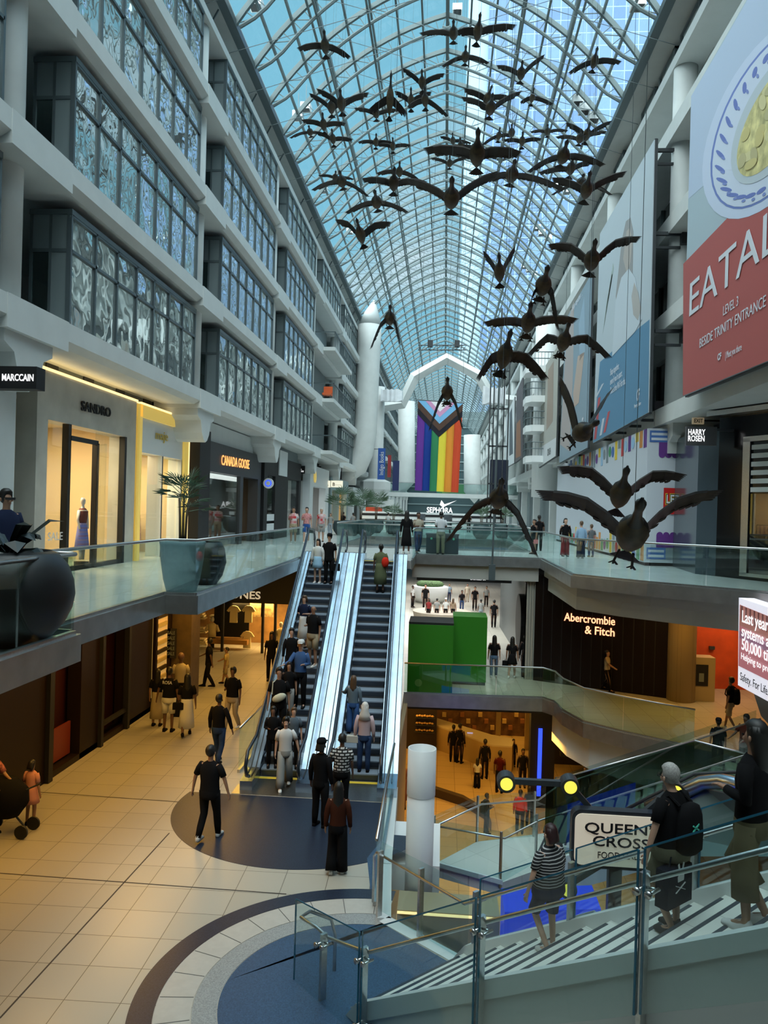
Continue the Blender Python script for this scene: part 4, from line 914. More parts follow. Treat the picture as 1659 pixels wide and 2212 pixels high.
pr(t, X1, [(1493, 208), (1560, 95), (1700, -150), (1700, 200), (1600, 330), (1487, 430)], (.46, .55, .70), 1)
pr(t, X1, pell(1672, 250, 245, 118, -62), (.56, .64, .80), 2, name='plate')
pr(t, X1, pell(1674, 248, 224, 104, -62), (.16, .22, .52), 3, name='plate_line')
pr(t, X1, pell(1674, 248, 219, 100, -62), (.60, .67, .80), 4, name='plate_rim')
for k in range(30):   # painted leaf pattern on the rim
    a = 2*pi*k/30; rr = radians(-62); x = 196*cos(a); y = 86*sin(a); cx = 1674+x*cos(rr)-y*sin(rr); cy = 248+x*sin(rr)+y*cos(rr)
    if cx > 1700 or cy < -30: continue
    pr(t, X1, pell(cx, cy, 13, 4.5, math.degrees(a)-62+60, 12), (.15, .20, .50), 5, name='leaf_print')
    pr(t, X1, pell(cx+6, cy+8, 5, 3, math.degrees(a)-20, 8), (.20, .26, .55), 6, name='leaf_print')
pr(t, X1, pell(1678, 246, 168, 68, -62), (.50, .57, .62), 6, name='plate_well')
PAS = mat('pasta_print', (.62, .56, .26), .7, noise=.35, nscale=3.5)
pr(t, X1, pell(1674, 250, 146, 52, -62), (.6, .5, .2), 7, name='pasta', m=PAS)
for k in range(26):
    u = random.uniform(-1, 1); v = random.uniform(-.9, .9)*sqrt(max(0, 1-u*u)); rr = radians(-62); x = 138*u; y = 48*v
    cx, cy = 1674+x*cos(rr)-y*sin(rr), 250+x*sin(rr)+y*cos(rr)
    pr(t, X1, pell(cx, cy, 17, 8, -62+random.uniform(-30, 30), 12), random.choice([(.66, .60, .32), (.60, .52, .22), (.50, .45, .24)]), 8+k % 5, name='pasta_piece')
TX = X1-.02
text('EATALY', ax_(TX, 1489, 684), Vector((TX, ax_(TX, 1489, 684).y-7.6, ax_(TX, 1489, 684).z)), (0, 0, 1), 1.02, PW, t, ext=.006)
def ptx(s, px, py, Lw, h, tt=t, X=TX, m=PW, **k): p = ax_(X, px, py); return text(s, p, p+Vector((0, -Lw, 0)), (0, 0, 1), h, m, tt, ext=.004, **k)
ptx('LEVEL 3', 1562, 682, 1.05, .25); ptx('BESIDE TRINITY ENTRANCE', 1511, 752, 4.6, .27); ptx('CF', 1550, 779, .27, .17, bold=.04); ptx('| Meet you there', 1567, 775, 1.1, .18)
X2 = 7.1
t = poster('tall poster of a woman in white shopping above a blue field', X2, [(1281, 957), (1400, 891), (1413, 302), (1296, 505)], mat('poster_pale', (.47, .54, .59), .6))
pr(t, X2, [(1281, 957), (1400, 891), (1403, 690), (1383, 706), (1296, 782)], (.10, .24, .38), 1)
pr(t, X2, [(1330, 640), (1343, 520), (1352, 478), (1362, 470), (1368, 500), (1366, 620), (1372, 700), (1340, 740)], (.30, .30, .30), 2, name='hair_print')
pr(t, X2, [(1346, 560), (1353, 500), (1360, 492), (1366, 520), (1362, 566), (1354, 590)], (.42, .38, .35), 3, name='face_print')
pr(t, X2, [(1322, 770), (1330, 650), (1342, 600), (1358, 580), (1372, 600), (1378, 640), (1386, 690), (1372, 716)], (.53, .60, .66), 4, name='dress_print')
pr(t, X2, [(1370, 610), (1378, 632), (1384, 668), (1378, 692), (1368, 680), (1364, 640)], (.44, .42, .40), 5, name='hand_print')
for k in range(5): pr(t, X2, [(1302+k*3, 720-k*18), (1312+k*3, 640-k*18), (1314+k*3, 650-k*18)], (.36, .44, .42), 2, name='leaf_print')
for k, (a, c) in enumerate((((1283, 950), (1292, 860)), ((1295, 942), (1301, 905)), ((1303, 936), (1313, 890)), ((1285, 860), (1300, 830)))):
    pr(t, X2, [a, (a[0]+5, a[1]-3), (c[0]+5, c[1]-3), c], [(.45, .08, .09), (.5, .55, .62)][k % 2], 3, name='stripe_print')
for i, (s, L_) in enumerate((('Shop together,', 1.75), ('even if you\u2019re apart.', 2.3), ('There\u2019s free Wi-Fi for that.', 2.9))): ptx(s, 1318, 812+i*20+(0), L_, .30, t, X2-.02)
ptx('CF', 1375, 866, .42, .4, t, X2-.02, bold=.04); ptx('Meet you there', 1370, 882, 1.0, .15, t, X2-.02)
X3 = 6.9
t = poster('poster with hands on a blue and beige picture, behind the woman in white', X3, [(1208, 1000), (1268, 967), (1278, 590), (1222, 690)], mat('poster_blue', (.24, .33, .40), .6))
pr(t, X3, [(1210, 960), (1225, 700), (1240, 650), (1238, 800), (1230, 975)], (.40, .36, .35), 1); pr(t, X3, [(1238, 850), (1248, 770), (1262, 760), (1258, 800), (1250, 870), (1240, 880)], (.48, .38, .32), 2, name='hand_print')
pr(t, X3, [(1250, 700), (1262, 640), (1264, 760), (1252, 780)], (.30, .42, .52), 2)
ptx('Shop together\u2026', 1236, 672, 3.2, .34, t, X3-.02); ptx('CF', 1256, 925, .5, .5, t, X3-.02, bold=.04)
t = poster('beige fashion poster with a pale foot band', X3-.1, [(1163, 1010), (1200, 985), (1206, 745), (1172, 800)], mat('poster_beige', (.42, .42, .38), .6))
pr(t, X3-.1, [(1163, 1010), (1200, 985), (1201, 945), (1165, 968)], (.62, .65, .67), 1); pr(t, X3-.1, [(1180, 930), (1184, 800), (1196, 780), (1194, 910)], (.34, .27, .22), 2)
ptx('COACH', 1182, 985, 1.6, .45, t, X3-.12, m=INK)
t = poster('narrow dark brown poster with an orange glow, far right side', 6.6, [(1112, 1000), (1128, 988), (1129, 815), (1116, 845)], mat('poster_dark', (.10, .09, .10), .6)); pr(t, 6.6, [(1114, 990), (1125, 985), (1124, 905), (1116, 915)], (.28, .13, .07), 1)
t = poster('white poster with a dark portrait at the far right side', 6.5, [(1090, 1012), (1110, 1000), (1111, 858), (1093, 900)], mat('poster_white', (.62, .66, .68), .6)); pr(t, 6.5, [(1100, 985), (1108, 980), (1106, 880), (1101, 892)], (.10, .12, .14), 1)
# brackets below the posters
for k, (px, py) in enumerate(((1300, 945), (1330, 930), (1360, 915), (1385, 902), (1222, 995), (1250, 980))):
    p = ax_(7.3, px, py); o = MB().box(p.x, p.y-.06, p.z-.15, p.x+.7, p.y+.06, p.z-.05).obj('poster_bracket', DARKM); tag(o, 'black bracket under the tall posters, %s from the right' % ['fourth', 'third', 'second', 'first', 'last but one', 'fifth'][k], 'bracket', 'brackets under the posters')
for k, (px, py) in enumerate(((1415, 325), (1415, 505), (1415, 715))):
    p = ax_(7.3, px, py); o = MB().bar(p, p+Vector((1.1, 0, 0)), .12, .12).bar(p+Vector((0, 0, -.5)), p+Vector((.9, 0, -.5)), .09, .09).box(p.x+.9, p.y-.2, p.z-.4, p.x+1.2, p.y+.2, p.z+.1).obj('outrigger', DARKM); tag(o, 'dark outrigger holding the edge of the tall poster, %s of three' % ['upper', 'middle', 'lower'][k], 'bracket', 'outriggers')
# ================================================================== LEGO HOARDING AND DARK STORE, RIGHT
HB = (.55, .60, .66); t = thing('shop_hoarding', 'white hoarding with colourful blocky shapes and a red square logo', 'hoarding', (7.3, 28.6, 0))
HM = mat('hoarding_white', HB, .6); zt = 5.0
MB().prism([(7.3, 28.6), (9.4, 28.72), (9.4, 52), (7.45, 52)], .12, zt).obj('panel', HM, t)
MB().prism([(7.34, 28.68), (9.4, 28.8), (9.4, 52), (7.5, 52)], 0, .12).obj('base', BLACK, t)
CC = [(.06, .15, .42), (.70, .50, .04), (.45, .03, .03), (.12, .03, .22), (.05, .28, .12), (.62, .25, .05), (.22, .27, .3), (.30, .50, .70)]
random.seed(3)
for row, z0 in ((0, zt-1.0), (1, .16)):
    for k in range(30):
        y = 28.75+k*.62; cI = random.randrange(8); xs = 7.3+(y-28.6)*.0064-.012; typ = random.randrange(3); hh = random.uniform(.35, .95); zz = z0+(1.0-hh if row == 0 else 0)
        b = MB()
        if typ == 0: b.box(xs, y, zz, xs+.01, y+.42, zz+hh)
        elif typ == 1: b.disc((xs, y+.25, zz+hh/2), .24, (1, 0, 0), .012, 20)
        else:
            for q in range(3): b.box(xs, y+q*.16, zz, xs+.01, y+q*.16+.1, zz+hh)
        b.obj('shape_print', mat('hp%d' % cI, CC[cI], .6), t)
def hf(x, z): return Vector((7.3+x, 28.6+x*.057-.006, z))
def hq(x0, z0, x1, z1, ci, k=1):
    o = -.004*k; MB().slab([hf(x0, z0)+Vector((0, o, 0)), hf(x1, z0)+Vector((0, o, 0)), hf(x1, z1)+Vector((0, o, 0)), hf(x0, z1)+Vector((0, o, 0))], (0, -.003, 0)).obj('shape_print', mat('hp%d' % ci, CC[ci], .6) if ci < 8 else HM, t)
for z in (4.5, .25):
    hq(.06, z, .75, z+.42, 0); hq(.12, z+.07, .69, z+.16, 9, 2); hq(.12, z+.25, .69, z+.34, 9, 2); hq(.75, z, 1.1, z+.42, 6)
z = 4.05; hq(.4, z, 1.1, z+.45, 3); z2 = .68; hq(.4, z2, 1.1, z2+.45, 3)
for q in range(3):
    MB().disc(hf(.52+q*.235, z)+Vector((0, -.006, 0)), .115, (0, 1, 0), .006, 18).obj('shape_print', mat('hp3', CC[3]), t); MB().disc(hf(.52+q*.235, z2+.45)+Vector((0, -.006, 0)), .115, (0, 1, 0), .006, 18).obj('shape_print', mat('hp3', CC[3]), t)
hq(1.12, 4.05, 1.3, 4.45, 2); hq(1.12, 4.5, 1.3, 4.9, 1); hq(1.12, .66, 1.5, 1.05, 2); hq(1.5, .25, 1.68, 1.05, 1); hq(1.12, .25, 1.5, .5, 1)
o = hf(.62, 1.9); MB().box(o.x, o.y-.012, 1.9, o.x+.92, o.y-.002, 2.85).obj('logo_square', mat('logo_red', (.55, .01, .01), .5), t)
text('LEGO', (o.x+.06, o.y-.016, 2.28), (o.x+.86, o.y-.016, 2.28), (0, 0, 1), .34, mat('hp1', CC[1]), t, ext=.004, bold=.09); text('LEGO', (o.x+.08, o.y-.024, 2.29), (o.x+.84, o.y-.024, 2.29), (0, 0, 1), .32, BLACK, t, ext=.004, bold=.06); text('LEGO', (o.x+.1, o.y-.032, 2.3), (o.x+.82, o.y-.032, 2.3), (0, 0, 1), .30, WHITE2, t, ext=.004, bold=.02)
# dark menswear store
GB = mat('gloss_black', (.008, .008, .009), .12); a, c = Vector((8.05, 25.3, 0)), Vector((10.9, 20.2, 0)); d = (c-a).normalized(); n = Vector((-d.y, d.x, 0))*-1
t = thing('shopfront', 'glossy black shopfront with silver louvres at the right edge', 'shopfront', a)
def wl(u0, z0, u1, z1, th, off=0): return MB().slab([a+d*u0+n*off+Vector((0, 0, z0)), a+d*u1+n*off+Vector((0, 0, z0)), a+d*u1+n*off+Vector((0, 0, z1)), a+d*u0+n*off+Vector((0, 0, z1))], -n*th)
wl(0.8, 0, 5.8, 5.0, .4).obj('front_panel', GB, t); wl(.6, 4.95, 5.8, 5.1, .8, .35).obj('canopy', STEEL, t)
MB().prism([(8.05, 25.3), (8.5, 24.5), (9.5, 26), (9.4, 28.6), (8.3, 28.6)], 0, 4.6).obj('side_pier', mat('slate_gloss', (.05, .07, .085), .12), t)
MB().box(8.18, 25.6, .6, 8.24, 26.9, 3.4).obj('display_frame', STEEL, t)
wl(1.75, .15, 2.0, 4.2, .06, .08).obj('silver_frame', STEEL, t); wl(1.75, 4.1, 5.8, 4.25, .06, .08).obj('silver_frame', STEEL, t); wl(1.75, .1, 5.8, .2, .06, .08).obj('silver_frame', STEEL, t)
for k in range(6): wl(2.05, 2.6+k*.25, 5.8, 2.74+k*.25, .03, .07).obj('louvre', WHITE, t)
wl(2.05, .2, 5.8, 2.55, .02, .05).obj('window_pane', glass('dark_pane', (.2, .22, .2), .15), t)
t = blade('grey hanging sign with white serif capitals at the right', 1483, 921, 1548, 963, 24.1, mat('sign_grey', (.07, .07, .075), .3), tm=LETW, lines=[('HARRY', .06, .56, .62, .3), ('ROSEN', .06, .22, .60, .3)])
t = blade('small cream sign reading exit', 1497, 902, 1521, 916, 26.5, mat('exit_cream', (.45, .40, .28), .5, emit=(1, .8, .5), es=.15), tm=INK, lines=[('EXIT', .12, .22, .88, .6)])
t = blade('dark event banner with red text beside the white column at the right', 1415, 866, 1453, 920, 29.5, mat('banner_dark', (.012, .01, .014), .6), tm=mat('banner_red', (.3, .03, .02), .6), lines=[('HOME OF', .3, .52, .75, .05), ('TEAM', .3, .40, .75, .08), ('CANADA', .3, .28, .75, .08)], th=.03)
a0 = ay_(29.46, 1432, 918); b = MB(); b.bar(a0, a0+Vector((.34, 0, .42)), .05, .01, up=(0, 1, 0)).bar(a0+Vector((.12, 0, 0)), a0+Vector((.34, 0, .28)), .03, .01, up=(0, 1, 0)).bar(a0+Vector((-.2, 0, 0)), a0+Vector((0, 0, .12)), .03, .01, up=(0, 1, 0)); b.obj('blue_streak', mat('streak', (.03, .07, .3), .5), t)
t = blade('dark hanging banner with a blue streak over the cream box signs on the left', 721, 993, 738, 1036, 62, mat('banner_dark', (.01, .01, .02)), th=.04); a0 = ay_(61.9, 723, 1030); MB().bar(a0, a0+Vector((.5, 0, .5)), .08, .01, up=(0, 1, 0)).obj('blue_streak', mat('streak', (.03, .07, .3)), t)
for k, (x0, y0, x1, y1, c_, n) in enumerate(((817, 968, 831, 1036, (.02, .09, .36), 'blue vertical banner with white bookshop lettering'), (838, 983, 844, 1031, (.35, .03, .03), 'narrow red vertical banner beside the blue one'), (849, 995, 861, 1060, (.02, .03, .12), 'navy vertical banner, farthest of the three on the left'))):
    t = blade(n, x0, y0, x1, y1, 76+k*6, mat('vb%d' % k, c_, .6), th=.05)
    if k == 0:
        p0_ = ay_(75.97, 828, 1026); p1_ = ay_(75.97, 829, 976); text('Indigo Books', p0_, p1_, (-1, 0, 0), .42, WHITE2, t, ext=.01)
# hanging advertising screen at the right edge
XS = 6.95; t = thing('advertising_screen', 'large hanging screen with a rosy street picture and white slogan', 'screen', (XS, 15, -1.5))
q = [ax_(XS, 1596, 1291), ax_(XS, 1594, 1480), ax_(XS, 1780, 1580), ax_(XS, 1780, 1352)]
MB().slab(q, (.35, 0, 0)).obj('housing', mat('screen_white', (.7, .7, .75), .5, emit=(.9, .88, 1), es=.62), t)
MB().slab([v+Vector((.3, 0, -.0)) for v in (q[1], q[2])]+[q[2]+Vector((.3, 0, -1.2)), q[1]+Vector((.3, -.6, -.55))], (.6, 0, 0)).obj('support_box', mat('screen_grey', (.10, .11, .11), .5), t)
sc = mat('screen_rose', (.2, .1, .12), .4, emit=(.40, .13, .15), es=.75, noise=0)
def sq(pts, m, nm='picture', k=1): MB().slab([ax_(XS-.006*k, *p) for p in pts], (.004, 0, 0)).obj(nm, m, t)
sq([(1598, 1306), (1595, 1438), (1780, 1530), (1780, 1380)], sc)
sq([(1598, 1306), (1597, 1350), (1780, 1440), (1780, 1380)], mat('screen_brick', (.2, .1, .1), .4, emit=(.42, .17, .14), es=.55), k=2)
for k in range(9): sq([(1601+k*9, 1308+k*3.6), (1600.4+k*9, 1340+k*4), (1603+k*9, 1342+k*4), (1604+k*9, 1310+k*3.6)], mat('screen_dark', (.08, .03, .03), .4, emit=(.14, .05, .05), es=.5), k=3)
sq([(1597, 1362), (1597, 1378), (1780, 1470), (1780, 1440)], mat('screen_mid', (.2, .1, .15), .4, emit=(.26, .13, .2), es=.6), k=4)
def stx(s, px, py, Lw, h, m=LETW, **k): p = ax_(XS-.04, px, py); text(s, p, p+Vector((0, -Lw, 0)), (0, 0, 1), h, m, t, ext=.004, **k)
stx('Last year, Volvo safety', 1603, 1343, 3.6, .27, bold=.01); stx('systems activated over', 1602, 1373, 3.6, .25, bold=.01); stx('50,000 times', 1602, 1402, 2.1, .25, bold=.01); stx('Helping to prevent accidents', 1601, 1423, 3.1, .15)
stx('Safety. For Life.', 1599, 1468, 1.55, .18, INK)
# ================================================================== LEVEL TWO: RIGHT GALLERY
AF = mat('dark_brown_front', (.008, .004, .003), .4, spec=.2)
t = thing('shopfront', 'very dark brown shopfront with glowing salmon serif lettering on the middle level', 'shopfront', (3.6, 30.2, Z2))
A, C = Vector((3.62, 30.25, 0)), Vector((8.15, 28.2, 0)); MB().slab([A+Vector((0, 0, Z2)), C+Vector((0, 0, Z2)), C+Vector((0, 0, -.6)), A+Vector((0, 0, -.6))], (.15, .35, 0)).obj('front_panel', AF, t)
d = (C-A).normalized()
def afp(px, py):
    r = ray(px, py); nn = Vector((-d.y, d.x, 0)); k = (A-CAM).dot(nn)/r.dot(nn); return CAM+r*k-nn*(-.03 if nn.y < 0 else .03)
SAL = e_('salmon_letters', (1, .42, .22), 2.0)
p0_, p1_ = afp(1219, 1340), afp(1329, 1349); p1_.z = p0_.z; text('Abercrombie', p0_, p1_, (0, 0, 1), .30, SAL, t, ext=.03, bold=.01)
p0_, p1_ = afp(1264, 1368), afp(1328, 1376); p1_.z = p0_.z; text('& Fitch', p0_, p1_, (0, 0, 1), .30, SAL, t, ext=.03, bold=.01)
b = MB()
for k in range(12): b.slab([A+d*(.3+k*.38)+Vector((0, 0, Z2+.05)), A+d*(.33+k*.38)+Vector((0, 0, Z2+.05)), A+d*(.33+k*.38)+Vector((0, 0, -.7)), A+d*(.3+k*.38)+Vector((0, 0, -.7))], (-.01, -.02, 0))
b.obj('panel_joints', BLACK, t)
tag(MB().slab([(3.6, 30.4, Z2), (3.3, 44, Z2), (3.3, 44, -.6), (3.6, 30.4, -.6)], (.3, 0, 0)).obj('side_wall', mat('slate_wall', (.045, .06, .065), .4)), 'dark slate wall running back along the middle level corridor', 'wall')
t = thing('ribbed_column', 'pale ribbed square column at the corner of the dark brown shopfront', 'column', (3.45, 30.6, Z2)); b = MB()
for k in range(5): b.box(3.3+k*.1, 30.3, Z2, 3.36+k*.1, 30.8, -.75)
b.box(3.3, 30.35, Z2, 3.8, 30.8, -.75).box(3.2, 30.25, -.9, 3.9, 30.85, -.7); b.obj('shaft', mat('ribbed', (.32, .32, .28), .6), t)
b = MB(); b.disc((3.45, 33.5, -2.9), 1.2, (1, 0, 0), .3, 28); tag(b.obj('round_sign', BLACK), 'large black round disc on the wall beside the corridor', 'sign')
t = thing('tan_column', 'thick round tan column at the right of the dark brown shopfront', 'column', (8.75, 27.6, Z2)); b = MB(); b.smooth = True; p = az_(Z2, 1470, 1512)
TAN = tiles('tan_tile', (.36, .27, .13), (.40, .30, .15), .4, .5, (.24, .18, .09), .01, w_=1., h_=.4)
b.lathe([(.48, Z2), (.48, -1.75), (.50, -1.73), (.50, -1.68), (.48, -1.66), (.48, -.6)], (p.x, p.y, 0), 28); b.obj('shaft', TAN, t)
t = thing('shopfront', 'bright orange shop wall with small dark fixings, right of the tan column', 'shopfront', (9.2, 30, Z2))
MB().box(9.0, 30.2, Z2, 15, 30.5, -.7).obj('orange_wall', mat('orange_wall', (.55, .07, .01), .6, noise=.2, nscale=1.5), t)
for x, z in ((9.9, -2.2), (10.2, -3.2), (10.5, -1.7), (11.2, -2.4), (9.6, -1.5)): MB().box(x, 30.1, z, x+.2, 30.2, z+.12).obj('fixing', DARKM, t)
area(11, 28.6, -1.0, 3, 1, 90, (1, .6, .3))
p = az_(Z2, 1515, 1515); t = thing('cash_machine', 'pale cash machine cabinet with dark screen beside the tan column', 'machine', (p.x, p.y, Z2)); q = .45
MB().box(p.x-q, p.y, Z2, p.x+q, p.y+.6, Z2+1.55).obj('body', mat('machine_body', (.42, .34, .2), .5), t); MB().box(p.x-q+.2, p.y-.03, Z2+.55, p.x+q-.25, p.y, Z2+1.3).obj('screen', BLACK, t); MB().box(p.x-.12, p.y-.05, Z2+.7, p.x+.05, p.y-.03, Z2+1.0).obj('keypad', GREY, t)
# green booth
G = mat('booth_green', (.025, .19, .008), .45); t = thing('green_booth', 'bright green boxy kiosk in two stepped blocks beside the escalator', 'kiosk', (-.6, 27.6, Z2))
MB().box(-1.15, 27.35, Z2, .45, 28.9, Z2+2.42).obj('front_block', G, t); MB().box(.45, 28.9, Z2+.12, 1.72, 30.3, Z2+2.55).obj('side_block', G, t); MB().box(.45, 28.95, Z2, 1.7, 30.3, Z2+.12).obj('plinth', BLACK, t); MB().box(-1.15, 27.4, Z2+2.42, .45, 28.9, Z2+2.5).obj('top_edge', BLACK, t); MB().disc((-.75, 27.34, Z2+.35), .13, (0, 1, 0), .02, 20).obj('round_mark', mat('mark', (.2, .35, .1), .5), t)
# ================================================================== LEVEL TWO: LEFT UNDER THE DECK
SH2 = mat('shade_darkened_timber', (.012, .006, .003), .5, spec=.2)  # near-black colour holds the deep shade under the walkway
t = thing('shopfront', 'long dark shop wall on the lower left with red lit windows', 'shopfront', (-8.95, 14, Z2))
b = MB(); b.box(-9.3, 10, Z2, -8.95, 17.0, -.7).box(-9.3, 17, Z2, -8.95, 23.4, Z2+.15).box(-9.3, 17, -1.3, -8.95, 23.4, -.7).box(-9.3, 18.6, Z2, -8.95, 19.6, -1.3).box(-9.3, 21.4, Z2, -8.95, 23.4, -1.3); b.obj('front_panel', SH2, t)
MB().box(-9.6, 15, Z2, -9.4, 23.4, -.7).obj('back_panel', mat('deep_red', (.03, .004, .002), .5), t)
MB().box(-9.2, 17.05, Z2+.2, -9.15, 18.5, -3.7).obj('red_board', mat('red_board', (.16, .02, .006), .5), t)
b = MB(); b.box(-9.0, 16.9, Z2, -8.85, 17.1, -.7).box(-9, 19.6, Z2, -8.85, 19.75, -.7).box(-9, 21.3, Z2, -8.85, 21.45, -.7).box(-9.0, 19.7, Z2+.5, -8.9, 21.3, Z2+.6); b.obj('posts', BLACK, t)
t = thing('shopfront', 'tan pier and lit side window with stacked clothes under the left walkway', 'shopfront', (-8.9, 23, Z2))
MB().box(-9.2, 24.6, Z2, -8.15, 25.5, -.5).obj('tan_pier', mat('tan_pier', (.085, .055, .022), .6, noise=.2, nscale=4), t)
MB().box(-9.0, 23.3, Z2+.4, -8.9, 24.5, -1.4).obj('lit_window', mat('lit_window', (.5, .3, .1), .6, emit=(1, .6, .15), es=.35), t)
for k in range(9): MB().box(-8.9, 23.5, Z2+.6+k*.28, -8.84, 24.3, Z2+.72+k*.28).obj('folded_clothes', mat(['cl_dark', 'cl_cream'][k % 2], [(.03, .02, .01), (.5, .4, .2)][k % 2], .8), t)
b = MB(); b.box(-8.9, 23.2, Z2, -8.8, 23.35, -.9).box(-8.9, 24.45, Z2, -8.8, 24.6, -.9); b.obj('window_frame', SH2, t)
t = thing('sale_poster', 'small black hanging poster with grey repeated words on the tan pier', 'poster', (-7.65, 24.8, -2)); p = ay_(24.5, 371, 1385); MB().box(p.x-.16, 24.45, p.z-.55, p.x+.16, 24.5, p.z+.42).obj('board', BLACK, t)
for k in range(5): text('SALE', (p.x-.12, 24.44, p.z-.45+k*.17), (p.x+.12, 24.44, p.z-.45+k*.17), (0, 0, 1), .11, GREY, t, ext=.003)
# clothing shop facing the camera
JY = 33.2; t = thing('shopfront', 'black fascia clothing shop with amber lit t-shirt display under the left walkway', 'shopfront', (-7, JY, Z2))
def JP(px, py, Y=JY): return ay_(Y, px, py)
l, r = JP(420, 1400).x, JP(660, 1400).x
MB().box(l-1, JY, -2.5, r+2.8, JY+.4, -.3).obj('fascia', BLACK, t)
text('JACK & JONES', (JP(505, 1288).x-2.28, JY-.01, JP(505, 1292).z), (JP(563, 1290).x, JY-.01, JP(505, 1292).z), (0, 0, 1), .33, mat('ivory_letters', (.75, .7, .55), .6, emit=(1, .9, .65), es=.35), t, ext=.02, bold=.02)
MB().box(l-.6, JY+2.6, Z2, r+2.8, JY+2.7, -2.5).obj('back_wall', mat('amber_wall', (.30, .16, .05), .7, noise=.3, nscale=2), t)
b = MB()
for px in (420, 478, 565, 592, 640): b.box(JP(px, 1400).x-.05, JY+.05, Z2, JP(px, 1400).x+.05, JY+.2, -2.5)
b.obj('posts', BLACK, t)
MB().box(JP(478, 0).x, JY+.5, Z2+.25, JP(565, 0).x, JY+1.0, Z2+.45).obj('display_plinth', mat('plinth', (.4, .2, .05), .5), t)
MB().box(JP(484, 0).x, JY+1.0, -4.2, JP(562, 0).x, JY+1.08, -2.6).obj('display_board', BLACK, t)
for k, (px, py) in enumerate(((505, 1323), (537, 1323), (534, 1378))):
    o = JP(px, py, JY+.9); s = .36; TS = [(-.30, .42), (-.12, .5), (.12, .5), (.30, .42), (.52, .12), (.36, .02), (.26, .12), (.28, -.75), (-.28, -.75), (-.26, .12), (-.36, .02), (-.52, .12)]
    tt = MB().slab([(o.x+x*s*1.7, JY+.85, o.z+z_*s*1.7) for x, z_ in TS], (0, .1, 0)).obj('hanging_shirt', mat('shirt_cream', (.78, .66, .38), .9)); tag(tt, ['pale t-shirt hanging at the upper left of the amber shop window', 'pale t-shirt hanging at the upper right of the amber shop window', 'pale t-shirt hanging low in the amber shop window'][k], 'shirt', 'hanging shirts')
for k, px in enumerate((553, 577)):
    o = JP(px, 1316, JY+1.2); tt = MB().box(o.x-.28, JY+1.2, o.z-.35, o.x+.28, JY+1.25, o.z+.35).obj('photo_print', mat('photo_print', (.45, .32, .15), .6, noise=.6, nscale=5)); tag(tt, ['left', 'right'][k]+' amber photo print of seated people inside the clothing shop', 'poster', 'photo prints')
for k, (px, py) in enumerate(((430, 1330), (432, 1360), (434, 1385), (430, 1410), (470, 1335))):
    o = JP(px, py, JY+1.5); b = MB(); [b.box(o.x-.35, JY+1.4, o.z-.15+j*.1, o.x+.3-.05*j, JY+1.8, o.z-.08+j*.1) for j in range(3)]; tt = b.obj('folded_stack', mat('shirt_cream', (.7, .6, .3))); tag(tt, 'stack of folded shirts on a shelf in the amber shop, %s' % ['topmost', 'second from the top', 'third from the top', 'lowest', 'right of the others'][k], 'clothes', 'folded stacks')
def torso_manq(label, px, py, h, Y):
    o = JP(px, py, Y); t = thing('mannequin', label, 'mannequin', (o.x, Y, o.z)); k = h/1.8; b = MB(); b.smooth = True
    b.rings([[(o.x+r*k*cos(2*pi*i/12), Y+r*.6*k*sin(2*pi*i/12), o.z+z*k) for i in range(12)] for r, z in ((.10, .0), (.12, .5), (.17, .85), (.15, 1.0))]); b.obj('trousers', BLACK, t)
    b = MB(); b.smooth = True; b.rings([[(o.x+r*k*cos(2*pi*i/12), Y+r*.6*k*sin(2*pi*i/12), o.z+z*k) for i in range(12)] for r, z in ((.18, .85), (.19, 1.1), (.23, 1.4), (.08, 1.5))]); [b.tube([(o.x+s*.2*k, Y, o.z+1.4*k), (o.x+s*.3*k, Y, o.z+1.1*k)], .07*k, 8) for s in (-1, 1)]; b.obj('shirt', mat('shirt_cream', (.7, .6, .3)), t)
    b = MB(); b.smooth = True; b.ell((o.x, Y, o.z+1.66*k), .09*k, .1*k, .13*k); b.obj('head', mat('mannequin_white', (.6, .5, .4)), t)
torso_manq('mannequin in a pale shirt standing at the left of the amber shop', 457, 1415, 1.75, JY+.8)
torso_manq('mannequin in a pale jacket at the right of the amber shop window', 605, 1430, 1.8, JY+.5)
area(-8.2, JY+1.3, -2.65, 2.5, .8, 130, (1, .62, .2)); area(-6.4, JY+1.0, -2.65, 1.8, .6, 90, (1, .62, .2))
# ================================================================== FOOD LEVEL
def FZ(px, py): return az_(Z1, px, py)
t = thing('bakery_counter', 'dark bakery case with three glowing shelves of bread', 'counter', FZ(905, 1600)); c = ay_(39, 905, 1562)
MB().box(c.x-1.4, 39.2, Z1, c.x+.9, 40, c.z+1.2).obj('case', mat('case_dark', (.03, .02, .012), .5), t)
for k in range(3):
    b = MB(); b.smooth = True
    for q in range(7): b.ell((c.x-.1+q*.13, 39.05, c.z+.35-k*.36+(q % 2)*.02), .08, .1, .06, 8, 5)
    o = b.obj('bread_row', mat('bread', (.7, .42, .16), .7), t); o['kind'] = 'stuff'
    MB().box(c.x-.2, 38.9, c.z+.26-k*.36, c.x+.8, 39.2, c.z+.29-k*.36).obj('shelf', DARKM, t)
t = thing('coffee_counter', 'pale curved service counter with a small screen on the food level', 'counter', FZ(1030, 1650))
p = [FZ(940, 1618), FZ(1000, 1640), FZ(1060, 1665), FZ(1105, 1668), FZ(1110, 1650), FZ(1060, 1640), FZ(1000, 1620), FZ(940, 1600)]
MB().prism([(v.x, v.y) for v in p], Z1, Z1+1.15).obj('body', mat('counter_cream', (.48, .34, .15), .5), t)
MB().prism([(v.x, v.y) for v in p], Z1+1.15, Z1+1.22).obj('worktop', mat('worktop', (.6, .5, .32), .4), t)
